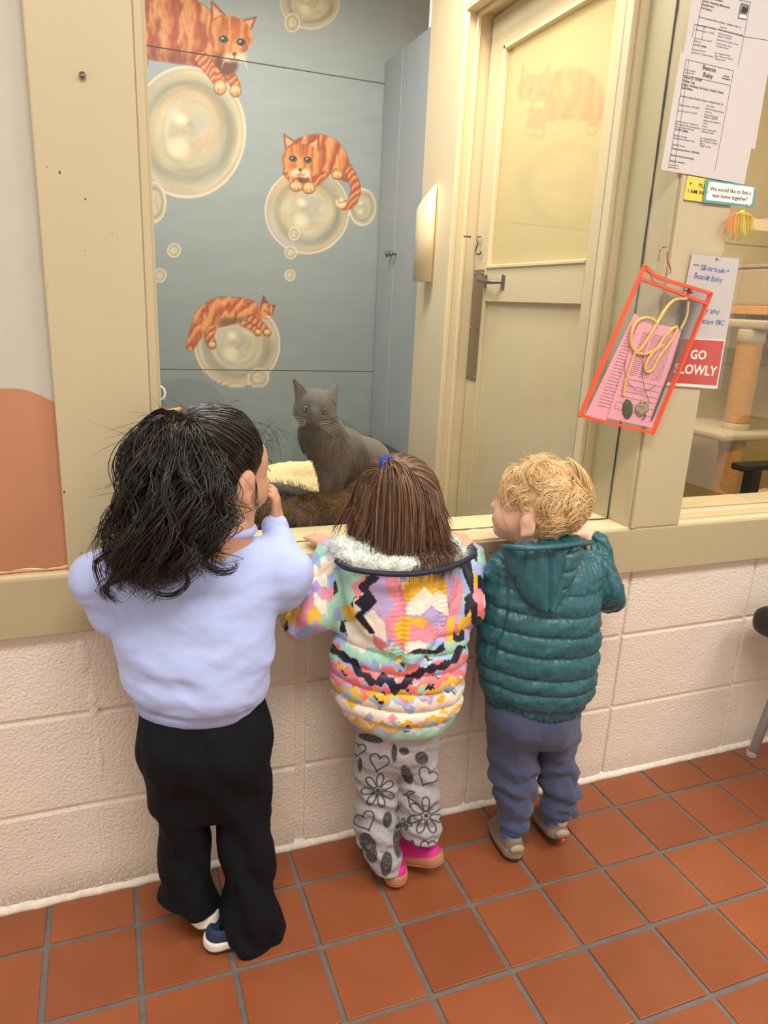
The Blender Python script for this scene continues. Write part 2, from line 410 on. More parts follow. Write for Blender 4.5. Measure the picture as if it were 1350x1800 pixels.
def block_mat():
    m = mat('painted_block', (240, 227, 212), 0.55, 0.035, 6.0); nt = m.node_tree; N = nt.nodes.new; L = nt.links.new; b = nt.nodes['Principled BSDF']
    tc = N('ShaderNodeTexCoord'); ge = N('ShaderNodeNewGeometry')
    n1 = N('ShaderNodeTexNoise'); n1.inputs['Scale'].default_value = 165; n1.inputs['Detail'].default_value = 2.5; n1.inputs['Distortion'].default_value = 0.25; L(ge.outputs['Position'], n1.inputs['Vector'])
    n2 = N('ShaderNodeTexNoise'); n2.inputs['Scale'].default_value = 34; n2.inputs['Detail'].default_value = 2; L(ge.outputs['Position'], n2.inputs['Vector'])
    ad = N('ShaderNodeMath'); ad.operation = 'MULTIPLY_ADD'; ad.inputs[1].default_value = 0.45; L(n2.outputs[0], ad.inputs[0]); L(n1.outputs[0], ad.inputs[2])
    bp = N('ShaderNodeBump'); bp.inputs['Strength'].default_value = 0.7; bp.inputs['Distance'].default_value = 0.0045
    L(ad.outputs[0], bp.inputs['Height']); L(bp.outputs[0], b.inputs['Normal'])
    # scuffed dirt specks along the foot of the wall, strongest where the mop never reaches
    sx = N('ShaderNodeSeparateXYZ'); L(ge.outputs['Position'], sx.inputs[0])
    mr = N('ShaderNodeMapRange'); mr.inputs[1].default_value = 0.0; mr.inputs[2].default_value = 0.075; mr.inputs[3].default_value = 0.62; mr.inputs[4].default_value = 0.0; L(sx.outputs['Z'], mr.inputs[0])
    mrx = N('ShaderNodeMapRange'); mrx.inputs[1].default_value = 0.15; mrx.inputs[2].default_value = 0.45; mrx.inputs[3].default_value = 1.0; mrx.inputs[4].default_value = 0.45; L(sx.outputs['X'], mrx.inputs[0])
    n3 = N('ShaderNodeTexNoise'); n3.inputs['Scale'].default_value = 170; n3.inputs['Detail'].default_value = 3; L(ge.outputs['Position'], n3.inputs['Vector'])
    mm = N('ShaderNodeMath'); mm.operation = 'MULTIPLY'; L(mr.outputs[0], mm.inputs[0]); L(mrx.outputs[0], mm.inputs[1])
    th = N('ShaderNodeMath'); th.operation = 'ADD'; th.inputs[1].default_value = -0.02; L(mm.outputs[0], th.inputs[0])
    gt = N('ShaderNodeMapRange'); L(n3.outputs[0], gt.inputs[0]); gt.inputs[1].default_value = 0.62; gt.inputs[2].default_value = 0.5; gt.inputs[3].default_value = 0; gt.inputs[4].default_value = 1
    fm = N('ShaderNodeMath'); fm.operation = 'MULTIPLY'; L(th.outputs[0], fm.inputs[0]); L(gt.outputs[0], fm.inputs[1]); fm.use_clamp = True
    src = b.inputs['Base Color'].links[0].from_socket; mx = N('ShaderNodeMix'); mx.data_type = 'RGBA'; L(fm.outputs[0], mx.inputs[0]); L(src, mx.inputs[6]); mx.inputs[7].default_value = (*lin((104, 82, 64)), 1)
    L(mx.outputs[2], b.inputs['Base Color'])
    return m
BLOCK = block_mat()
TRIM = mat('trim_paint', (194, 179, 145), 0.42, 0.03, 9.0, 0.12, 60, stretch=(1, 1, 0.15), bdist=0.002)
TRIMH = mat('rail_paint', (188, 173, 138), 0.42, 0.03, 9.0, 0.12, 60, stretch=(0.15, 1, 1), bdist=0.002)
SILL = mat('sill_paint', (228, 208, 168), 0.35, 0.03, 12.0, 0.08, 60)
CREAM = mat('room_paint', (230, 209, 174), 0.45, 0.03, 5.0, 0.06, 60)
DOORP = mat('door_paint', (220, 199, 162), 0.38, 0.03, 6.0, 0.08, 70)
PANEL = mat('panel_white', (192, 186, 172), 0.6, 0.03, 12.0, 0.25, 160)
HILL = mat('panel_salmon', (188, 130, 96), 0.5, 0.03, 9.0, 0.12, 120)
CAULK = mat('caulk_dark', (70, 74, 76), 0.6, 0.25, 60.0)
CAULKW = mat('caulk_white', (240, 232, 220), 0.6, 0.12, 90.0, 0.5, 150)
STEEL = mat('steel', (150, 145, 138), 0.3, 0.08, 30.0, metal=1.0)
DARKST = mat('dark_steel', (118, 112, 104), 0.38, 0.1, 30.0, metal=0.85)
PLATE = mat('push_plate', (148, 130, 106), 0.36, 0.06, 12.0, metal=0.75)
CABP = mat('cabinet_paint', (166, 172, 178), 0.42, 0.025, 8.0, 0.05, 80)
WHITEP = mat('white_wall', (222, 214, 200), 0.7, 0.03, 6.0)
YELLOWW = mat('yellow_wall', (226, 200, 140), 0.6, 0.03, 5.0, 0.08, 60)
OLIVE = mat('olive_wall', (204, 184, 140), 0.55, 0.03, 5.0, 0.08, 60)
BLACKP = mat('black_plastic', (26, 25, 26), 0.42, 0.1, 30.0)
WOOD = mat('wood', (214, 160, 92), 0.45, 0.14, 14.0, stretch=(1, 8, 8))
CARPET = mat('carpet', (200, 182, 154), 0.95, 0.12, 160.0, 0.9, 300, bdist=0.004)
SISAL = mat('sisal', (206, 150, 86), 0.85, 0.14, 60.0, 0.8, 90, stretch=(0.3, 0.3, 5), bdist=0.003)
PVC = mat('pvc', (250, 226, 186), 0.35, 0.02, 8.0)
GLASS = glass_mat('window_glass', (246, 248, 246), 0.01, 0.75)
GLASSD = glass_mat('door_glass', (244, 236, 214), 0.03, 0.6, 0.34, (238, 226, 186))
CLEAR = glass_mat('clear_plastic', (253, 253, 252), 0.06, 0.7, 0.012, (240, 238, 235))

# ------------------------------------------------------------ floor of quarry tiles
P = 0.1615; J0 = 0.3386
def floor_mat():
    m = mat('grout', (114, 107, 101), 0.85, 0.16, 45.0, 0.6, 220); return m
GROUT = floor_mat()
def tile_mat():
    m = mat('quarry_tile', (150, 84, 51), 0.33, 0.07, 5.0, 0.1, 90, spec=0.45); nt = m.node_tree; N = nt.nodes.new; L = nt.links.new; b = nt.nodes['Principled BSDF']
    oi = N('ShaderNodeObjectInfo'); mr = N('ShaderNodeMapRange'); mr.inputs[3].default_value = 0.9; mr.inputs[4].default_value = 1.08; L(oi.outputs['Random'], mr.inputs[0])
    src = b.inputs['Base Color'].links[0].from_socket; mx = N('ShaderNodeMix'); mx.data_type = 'RGBA'; mx.blend_type = 'MULTIPLY'; mx.inputs[0].default_value = 1
    L(src, mx.inputs[6]); L(mr.outputs[0], mx.inputs[7])
    ge = N('ShaderNodeNewGeometry'); n = N('ShaderNodeTexNoise'); n.inputs['Scale'].default_value = 9; n.inputs['Detail'].default_value = 5; L(ge.outputs['Position'], n.inputs['Vector'])
    m2 = N('ShaderNodeMix'); m2.data_type = 'RGBA'; m2.blend_type = 'MULTIPLY'; m2.inputs[0].default_value = 1; mr2 = N('ShaderNodeMapRange'); L(n.outputs[0], mr2.inputs[0])
    mr2.inputs[1].default_value = 0.3; mr2.inputs[2].default_value = 0.7; mr2.inputs[3].default_value = 0.93; mr2.inputs[4].default_value = 1.06
    L(mx.outputs[2], m2.inputs[6]); L(mr2.outputs[0], m2.inputs[7]); L(m2.outputs[2], b.inputs['Base Color'])
    # worn glaze
    mr3 = N('ShaderNodeMapRange'); L(n.outputs[0], mr3.inputs[0]); mr3.inputs[3].default_value = 0.26; mr3.inputs[4].default_value = 0.44; L(mr3.outputs[0], b.inputs['Roughness'])
    return m
TILE = tile_mat()
floor = box('floor', -2.6, 4.2, -3.0, 1.75, -0.06, -0.0035, GROUT, None, 0.0); tag(floor, 'grey grouted floor of orange terracotta quarry tiles', 'floor', kind='structure')
def tile_mesh(w_, d_):
    bm = bmesh.new(); g = 0.0105; bmbox(bm, 0, w_-g, 0, d_-g, -0.012, 0.0, 0.0016, 2); me = bpy.data.meshes.new('tile'); bm.to_mesh(me); bm.free(); me.materials.append(TILE); return me
TM = tile_mesh(P, P); TC = tile_mesh(P, P*(1-J0)+0.005)
for j in range(0, 11):
    for i in range(-6, 17):
        o = bpy.data.objects.new('tile', TC if j == 0 else TM); link(o, floor)
        y = -(j+1-J0)*P+0.00525
        o.location = (i*P+0.00525+random.uniform(-.0006, .0006), y+random.uniform(-.0006, .0006), random.uniform(-0.0007, 0.0004)); o.rotation_euler = (random.uniform(-.0012, .0012), random.uniform(-.0012, .0012), random.uniform(-.003, .003))

# ------------------------------------------------------------ block wall under the windows
wl = box('wall_front', -1.6, 3.4, 0.007, 0.15, -0.03, 0.69, BLOCK, None, 0.0); tag(wl, 'cream painted concrete block wall below the windows', 'wall', kind='structure')
KB, ZB = 1.3301, 0.2111
def block_mesh(h):
    bm = bmesh.new(); g = 0.009; bmbox(bm, 0, 0.4064-g, 0, 0.03, 0, h-g, 0.0035, 2); me = bpy.data.meshes.new('block'); bm.to_mesh(me); bm.free(); me.materials.append(BLOCK)
    return me
BM = {0: block_mesh(0.2111+0.009-0.0045), 1: block_mesh(0.2032), 2: block_mesh(0.2032)}
for c in range(3):
    for k in range(-7, 5):
        o = bpy.data.objects.new('block', BM[c]); link(o, wl)
        dx = -0.012 if k == -3 else 0.0
        o.location = (KB+k*0.4064+0.0045+dx, random.uniform(-0.0008, 0.0008), 0.0 if c == 0 else ZB+(c-1)*0.2032+0.0045)
# smeared mortar patches around the joint behind the oldest girl
def lump(name, c, r, m, parent, seed, h=0.004, amp=0.35):
    S = SDF(np.array(c)-np.array(r)*1.6, np.array(c)+np.array(r)*1.6, h); S.ell(c, r, 0)
    v, F = S.mesh(1); n = normals(v, F); v = v+n*((fbm(v, 60, 3, seed)-0.5)*2*amp*min(r))[:, None]
    return mobj(name, v, F, m, parent, True)
lump('mortar_patch', (0.097, 0.002, 0.535), (0.017, 0.0045, 0.045), BLOCK, wl, 3)
lump('mortar_patch', (0.108, 0.003, 0.44), (0.012, 0.005, 0.05), BLOCK, wl, 4)
lump('mortar_patch', (0.112, 0.003, 0.31), (0.010, 0.0045, 0.07), BLOCK, wl, 5)
lump('mortar_patch', (0.118, 0.003, 0.10), (0.008, 0.0045, 0.07), BLOCK, wl, 8)
# lumpy white caulk bead where wall meets tiles
xs = np.linspace(-1.2, 3.0, 420); vv = []; ff = []
for i, x in enumerate(xs):
    hz = 0.009+0.007*fbm(V3(x, 0, 0), 30, 3, 2)+0.003*random.random(); dy = -0.004-0.007*fbm(V3(x, 5, 0), 25, 3, 4)
    vv += [(x, 0.004, -0.004), (x, dy, -0.002), (x, dy*0.8, hz*0.45), (x, 0.0015+dy*0.2, hz), (x, 0.008, hz)]
    if i: ff += [((i-1)*5+k, i*5+k, i*5+k+1, (i-1)*5+k+1) for k in range(4)]
bd = mobj('baseboard_front', vv, ff, CAULKW, None, True); tag(bd, 'thin lumpy white caulk line between block wall and tiles', 'caulk', kind='structure')

# ------------------------------------------------------------ rail, sill, posts
rail = box('trim_1', -1.6, 3.4, -0.021, 0.006, 0.590, 0.7005, TRIMH, None, 0.003, 2); tag(rail, 'wide beige painted rail running under both windows', 'trim', kind='structure')
sill = box('trim_2', -0.9, 3.4, -0.0165, 0.15, 0.688, 0.706, SILL, None, 0.003, 2); tag(sill, 'cream window sill board on top of the beige rail', 'trim', kind='structure')
# flaking paint edges along the sill
rs = random.Random(5)
for x0, x1, y in ((0.56, 0.63, 0.045), (0.82, 0.905, 0.05), (0.93, 1.0, 0.052), (1.05, 1.12, 0.053)):
    pts = [(x, y+rs.uniform(-.0025, .0025), 0.7062) for x in np.linspace(x0, x1, 16)]
    tube('paint_chip', pts, [rs.uniform(.0008, .0022) for _ in pts], CAULK, sill, 5)
for x0, z0, n in ((0.905, 0.672, 5), (0.86, 0.69, 3)):
    for k in range(n):
        a = (x0+rs.uniform(-.02, .02), -0.0212, z0+rs.uniform(-.01, .008)); lump('paint_chip', a, (rs.uniform(.002, .005), 0.0006, rs.uniform(.0008, .0018)), CAULK, rail, k, 0.0006, 0.1)
post = box('trim_3', 0.0845, 0.2335, -0.0205, 0.03, 0.7025, 2.6, TRIM, None, 0.003, 2); tag(post, 'broad beige window post with a steel screw in it', 'trim', kind='structure')
strip = box('trim_4', 0.2335, 0.2475, -0.0135, 0.045, 0.7025, 2.6, TRIM, post, 0.002, 1); strip.name = 'glazing_bead'
b2 = box('glazing_bead', 0.2475, 0.2535, 0.004, 0.05, 0.706, 2.6, TRIM, post, 0.001)
sc = px(145, 133, -0.021)
lathe('screw', [(0.0, 0.0), (0.0035, 0.0), (0.0048, -0.002), (0.005, -0.005), (0.0036, -0.0075), (0.0, -0.0085)], STEEL, post, (sc[0], -0.0205, sc[2]), 'Y', 14, 'small steel screw head')
for x, y, s in ((105, 303, 3), (150, 350, 2.4), (82, 293, 1.6), (197, 411, 1.4), (150, 441, 1.5), (113, 865, 3), (143, 972, 2), (84, 503, 1.5)):
    q = px(x, y, -0.0207); lump('paint_chip', (q[0], -0.0205, q[2]), (0.0006*s, 0.0007, 0.0009*s), CAULK, post, int(x), 0.0006, 0.1)
mul = box('trim_5', 1.290, 1.4335, -0.0205, 0.06, 0.7025, 2.6, TRIM, None, 0.003, 2); tag(mul, 'beige post between the two windows carrying papers and a pouch', 'trim', kind='structure')
box('reveal_board', 1.283, 1.2905, -0.016, 0.142, 0.706, 2.6, TRIM, mul, 0.0015)
box('corner_bead', 1.2905, 1.302, -0.0235, -0.019, 0.7025, 2.6, TRIM, mul, 0.0015)
hd = box('wall_header', -1.6, 3.4, -0.02, 0.15, 2.46, 2.7, TRIM, None, 0.0); tag(hd, 'beige painted header above both windows', 'wall', kind='structure')

# main window: pane, its dark bottom and side caulk lines
win = thing('window_1', 'large clear window pane in front of the mural room', 'window', (0.77, 0.055, 0.706), kind='structure')
box('pane', 0.2535, 1.2835, 0.053, 0.057, 0.7062, 2.46, GLASS, win, 0.0)
pts = [(1.2815, 0.0545+rs.uniform(-.0006, .0006), z) for z in np.linspace(0.706, 2.46, 60)]; tube('caulk_line', pts, [rs.uniform(.0016, .0026) for _ in pts], CAULK, win, 6)
pts = [(x, 0.0515+rs.uniform(-.001, .001), 0.7066) for x in np.linspace(0.2535, 1.2835, 60)]; tube('caulk_line', pts, [rs.uniform(.0012, .003) if rs.random() < .6 else .0006 for _ in pts], CAULK, win, 6)
# second window
win2 = thing('window_2', 'clear window pane in front of the cat tree room', 'window', (2.1, 0.036, 0.722), kind='structure')
box('pane', 1.4335, 3.0, 0.034, 0.038, 0.722, 2.46, GLASS, win2, 0.0)
box('window_stop', 1.4335, 3.0, 0.008, 0.033, 0.7055, 0.724, SILL, win2, 0.002)
box('window_stop', 1.4335, 3.0, 0.039, 0.12, 0.7055, 0.727, SILL, win2, 0.002)

# left infill panel with a painted hill
pn = thing('wall_left', 'white infill panel with a painted salmon hill beside the window post', 'wall', (-0.5, 0, 0.706), kind='structure')
hx = np.array([px(x, y, 0.0) for x, y in sm([(-420, 760), (-250, 700), (-100, 686), (0, 683), (38, 684), (66, 693), (97, 707), (150, 727)], 60)])
zb = 0.7105
v = []; f = []
for q in hx: v += [(q[0], -0.001, zb), (q[0], -0.001, q[2])]
for i in range(len(hx)-1): f.append((2*i, 2*i+2, 2*i+3, 2*i+1))
mobj('painted_hill', v, f, HILL, pn)
box('panel_board', -1.6, 0.0845, 0.0, 0.03, 0.7025, 2.6, PANEL, pn, 0.0)
# peeling glossy tape along the foot of the panel
v = []; f = []
for i, x in enumerate(np.linspace(-0.6, 0.0835, 60)):
    w_ = 0.0015*math.sin(x*90)+0.001*math.sin(x*240)
    v += [(x, -0.002, 0.7065), (x, -0.006+w_*0.6, 0.7095), (x, -0.0025, 0.7125+w_)]
    if i: f += [((i-1)*3+k, i*3+k, i*3+k+1, (i-1)*3+k+1) for k in range(2)]
mobj('edge_tape', v, f, mat('tape', (222, 160, 126), 0.15, 0.06, 40, coat=0.6), pn, True)

# corridor behind the camera
o = box('wall_back', -2.6, 4.2, -3.0, -2.9, 0, 2.7, WHITEP, None, 0.0); tag(o, 'plain off-white corridor wall opposite the windows', 'wall', kind='structure')
o = box('ceiling', -2.6, 4.2, -3.0, 0.0, 2.7, 2.75, WHITEP, None, 0.0); tag(o, 'off-white corridor ceiling', 'ceiling', kind='structure')
DIFF = bpy.data.materials.new('lamp_diffuser'); DIFF.use_nodes = True
_e = DIFF.node_tree.nodes['Principled BSDF']; _e.inputs['Emission Color'].default_value = (1, 0.96, 0.9, 1); _e.inputs['Emission Strength'].default_value = 2.0
for q, lo in zip(LAMPS, LAMP_OBJ):
    t = thing(q[0], q[6], 'ceiling light', q[1]); x, y, z = q[1]
    bm = bmesh.new(); a, b_ = q[2]/2, q[3]/2
    for bx in ((-a-.03, -a, -b_-.03, b_+.03), (a, a+.03, -b_-.03, b_+.03), (-a, a, -b_-.03, -b_), (-a, a, b_, b_+.03)): bmbox(bm, x+bx[0], x+bx[1], y+bx[2], y+bx[3], z-0.02, z+0.04)
    bmobj('frame', bm, WHITEP, t); box('diffuser', x-a, x+a, y-b_, y+b_, z-0.004, z+0.004, DIFF, t, 0.0)
    lo.parent = t; lo.matrix_parent_inverse = parent_world(t).inverted()

# ------------------------------------------------------------ first cat room
DX = 1.265      # plane of the door wall
YB = 1.72       # mural wall
o = box('wall_side', DX, DX+0.14, 0.142, 0.172, 0, 2.46, CREAM, None, 0.0); tag(o, 'short cream wall strip between the front post and the room door', 'wall', kind='structure')
o = box('wall_side', DX, DX+0.14, 1.0, 1.268, 0, 2.46, CREAM, None, 0.004); tag(o, 'cream end of the partition between door and blue-grey cabinet', 'wall', kind='structure'); WEND = o
o = box('wall_side', DX, DX+0.14, 0.172, 1.0, 2.066, 2.46, CREAM, None, 0.0); tag(o, 'cream wall above the room door', 'wall', kind='structure')
o = box('wall_side', -0.75, -0.7, 0.15, YB, 0, 2.46, CABP, None, 0.0); tag(o, 'blue-grey side wall at the far left of the mural room', 'wall', kind='structure')
o = box('ceiling', -0.75, 3.5, 0.15, 1.8, 2.46, 2.52, WHITEP, None, 0.0); tag(o, 'off-white ceiling of the two cat rooms', 'ceiling', kind='structure')
o = box('floor', -0.75, 3.5, 0.15, 1.8, -0.003, 0.004, mat('lino', (120, 116, 110), 0.5, 0.1, 10), None, 0.0); tag(o, 'grey linoleum floor of the two cat rooms', 'floor', kind='structure')

# door: jamb, casing, leaf set back in the opening, with its parts
dr = thing('door_1', 'cream half-glazed door with a lever handle and brown push plate', 'door', (DX, 0.5, 0.0), kind='structure')
LX = DX+0.088
box('casing', DX-0.004, DX+0.002, 0.995, 1.03, 0, 2.09, CREAM, dr, 0.002)
box('jamb', DX, DX+0.14, 0.992, 1.0, 0, 2.062, CREAM, dr, 0.002); box('door_stop', DX+0.035, DX+0.05, 0.982, 0.993, 0, 2.05, CREAM, dr, 0.003); box('door_stop', DX+0.004, DX+0.012, 0.986, 0.993, 0, 2.05, SILL, dr, 0.002)
box('jamb', DX, DX+0.14, 0.172, 1.0, 2.055, 2.066, CREAM, dr, 0.002); box('door_stop', DX+0.035, DX+0.05, 0.172, 0.993, 2.043, 2.056, CREAM, dr, 0.003)
box('casing', DX-0.014, DX, 0.150, 0.178, 0, 2.06, CREAM, dr, 0.003)
box('jamb', DX-0.004, DX+0.03, 0.180, 0.196, 0, 2.055, mat('grey_stop', (176, 170, 148), 0.5, 0.05, 20), dr, 0.002)
lx0, lx1 = LX, LX+0.035
box('gap', lx0+0.006, lx1, 0.984, 0.993, 0, 2.05, CAULK, dr, 0.0)
box('stile', lx0, lx1, 0.896, 0.984, 0.02, 2.045, DOORP, dr, 0.002); box('stile', lx0, lx1, 0.235, 0.362, 0.02, 2.045, DOORP, dr, 0.002)
box('top_rail', lx0, lx1, 0.362, 0.896, 1.945, 2.045, DOORP, dr, 0.002); box('middle_rail', lx0, lx1, 0.362, 0.896, 1.203, 1.312, DOORP, dr, 0.002)
box('bottom_rail', lx0, lx1, 0.362, 0.896, 0.02, 0.2, DOORP, dr, 0.002); box('panel', lx0+0.014, lx1-0.005, 0.362, 0.896, 0.2, 1.203, DOORP, dr, 0.0)
box('glazing_bead', lx0-0.004, lx0+0.012, 0.884, 0.898, 1.310, 1.948, CREAM, dr, 0.003); box('glazing_bead', lx0-0.004, lx0+0.012, 0.362, 0.898, 1.934, 1.948, CREAM, dr, 0.003); box('glazing_bead', lx0-0.005, lx0+0.012, 0.362, 0.898, 1.306, 1.317, SILL, dr, 0.002)
box('pane', lx0+0.014, lx0+0.018, 0.362, 0.886, 1.312, 1.936, GLASSD, dr, 0.0)
pl = box('push_plate', lx0-0.003, lx0, 0.912, 0.983, 0.940, 1.305, PLATE, dr, 0.001, label='brown metal push plate with rivets')
for zz in (0.953, 1.115, 1.292):
    for yy in (0.923, 0.972): lathe('rivet', [(0.0045, 0), (0.0042, -0.0015), (0.0025, -0.003)], STEEL, pl, (lx0-0.003, yy, zz), 'X', 10)
box('handle_plate', lx0-0.004, lx0, 0.888, 0.905, 1.246, 1.288, DARKST, dr, 0.002, label='dark metal pull handle'); box('handle_plate', lx0-0.004, lx0, 0.772, 0.790, 1.240, 1.286, DARKST, dr, 0.002)
tube('handle_grip', spline([(lx0-0.002, 0.897, 1.271), (lx0-0.028, 0.893, 1.272), (lx0-0.034, 0.86, 1.267), (lx0-0.032, 0.82, 1.263), (lx0-0.002, 0.781, 1.263)], 20), np.interp(np.linspace(0, 1, 20), [0, .2, .5, 1], [.007, .012, .009, .005]), DARKST, dr, 10)
hk_ = lambda x, y, o: pX(x, y, lx0-o)
tube('hook_latch', spline([hk_(841, 416, 0.004), hk_(838, 420, 0.012), hk_(840, 428, 0.012), hk_(836, 440, 0.012), hk_(837, 446, 0.012), hk_(844, 447, 0.008), hk_(846, 441, 0.008)], 24), 0.0028, DARKST, dr, 8)
tube('hook_eye', [hk_(842, 416, 0.012)+V3(0.006*math.cos(a), 0.007*math.sin(a), 0) for a in np.linspace(0, 6.28, 14)], 0.0018, DARKST, dr, 6)
q_ = pX(825, 416, DX); tube('latch_pin', [q_+V3(-0.02, 0, 0), q_+V3(0.005, 0, 0)], 0.003, DARKST, dr, 6)

# blue-grey cabinet
cb = thing('cabinet', 'tall blue-grey two-door cabinet in the back corner by the mural', 'cabinet', (1.45, 1.5, 0.0))
box('body', 1.288, 1.362, 1.275, YB-0.005, 0.0, 2.092, CABP, cb, 0.002)
for y0, y1, yk in ((1.276, 1.523, 1.505), (1.528, YB-0.008, 1.547)):
    d_ = box('door', 1.27, 1.288, y0, y1, 0.05, 2.095, CABP, cb, 0.002); lathe('knob', [(0.004, 0), (0.004, -0.012), (0.011, -0.018), (0.012, -0.024), (0.007, -0.028)], DARKST, d_, (1.27, yk, 1.372), 'X', 14)
# wand holder tube on the wall end
tb = thing('tube_holder', 'cream plastic tube with a slanted open top on the partition end', 'tube', (DX-0.03, 1.215, 1.26))
a_ = np.linspace(0, 2*np.pi, 28, endpoint=False); R0, R1 = 0.033, 0.029; cx, cy_ = DX-0.032, 1.145
v = []
for r_ in (R0, R1):
    v += [(cx+r_*math.cos(q), cy_+r_*math.sin(q), 1.263) for q in a_]
    v += [(cx+r_*math.cos(q), cy_+r_*math.sin(q), 1.538+1.1*r_*math.cos(q)-0.75*r_*math.sin(q)) for q in a_]
n = 28; f = []
for s in range(n):
    s2 = (s+1) % n; f += [(s, s2, n+s2, n+s), (2*n+s2, 2*n+s, 3*n+s, 3*n+s2), (n+s, n+s2, 3*n+s2, 3*n+s), (s2, s, 2*n+s, 2*n+s2)]
mobj('tube', v, f, PVC, tb, True)
for z in (1.275, 1.302): lathe('screw', [(0.003, 0), (0.002, -0.003)], STEEL, tb, (cx-R0+0.002, cy_+0.012, z), 'X', 8)

# bench with beds, dark box below the cabinet
bn = thing('bench', 'plain grey bench inside the window under the cat beds', 'bench', (0.3, 0.4, 0.0))
BNM = mat('bench_grey', (110, 112, 112), 0.6, 0.08, 20)
box('bench_top', -0.4, 0.86, 0.155, 0.62, 0.655, 0.69, BNM, bn, 0.004)
for x in (-0.36, 0.82):
    for y in (0.19, 0.58): box('leg', x-0.02, x+0.02, y-0.02, y+0.02, 0.004, 0.655, BNM, bn, 0.002)
bx_ = thing('storage_box', 'black lidded storage box at the foot of the blue-grey cabinet', 'box', (1.12, 1.5, 0))
box('body', 1.135, 1.262, 1.28, 1.70, 0.004, 0.58, BLACKP, bx_, 0.012, 2); box('lid', 1.12, 1.266, 1.27, 1.705, 0.58, 0.612, BLACKP, bx_, 0.01, 2)

# ------------------------------------------------------------ second cat room
o = box('wall_far', DX+0.1, 3.5, 1.30, 1.4, 0, 2.46, OLIVE, None, 0.0); tag(o, 'olive beige back wall of the cat tree room', 'wall', kind='structure')
o = box('wall_far', 3.1, 3.2, 0.15, 1.3, 0, 2.46, YELLOWW, None, 0.0); tag(o, 'yellow side wall at the right of the cat tree room', 'wall', kind='structure')
for z in (0.98, 1.5): box('board_seam', DX+0.1, 3.1, 1.2985, 1.3, z, z+0.004, mat('seam', (150, 130, 96), 0.6), o, 0.0)
# ------------------------------------------------------------ mural paint
def mixc(c, col, a):
    return c*(1-a[..., None])+np.asarray(col, float)*a[..., None]
def soft(d, w_=1.2):
    return np.clip(0.5-d/w_, 0, 1)
def e_d(x, y, cx, cy, rx, ry, rot=0.0):
    c, s = math.cos(rot), math.sin(rot); u = (x-cx)*c+(y-cy)*s; v = -(x-cx)*s+(y-cy)*c
    return (np.sqrt((u/rx)**2+(v/ry)**2)-1)*min(rx, ry)
def blob(c, x, y, cx, cy, rx, ry, col, rot=0.0, w_=1.2, al=1.0):
    return mixc(c, col, soft(e_d(x, y, cx, cy, rx, ry, rot), w_)*al)
def poly(c, x, y, pts, col, al=1.0, edge=None, smooth=True):
    pts = sm(pts, 70, True) if smooth else pts
    m = inpoly(x, y, pts).astype(float); c = mixc(c, col, m*al)
    if edge is not None:
        d = dline(x, y, list(pts)+[pts[0]]); c = mixc(c, edge[0], soft(d-edge[1], 1.5)*edge[2])
    return c, m
def stroke(c, x, y, pts, wd, col, al=1.0, n=24):
    return mixc(c, col, soft(dline(x, y, sm(pts, n) if len(pts) > 2 else pts)-wd, 1.3)*al)
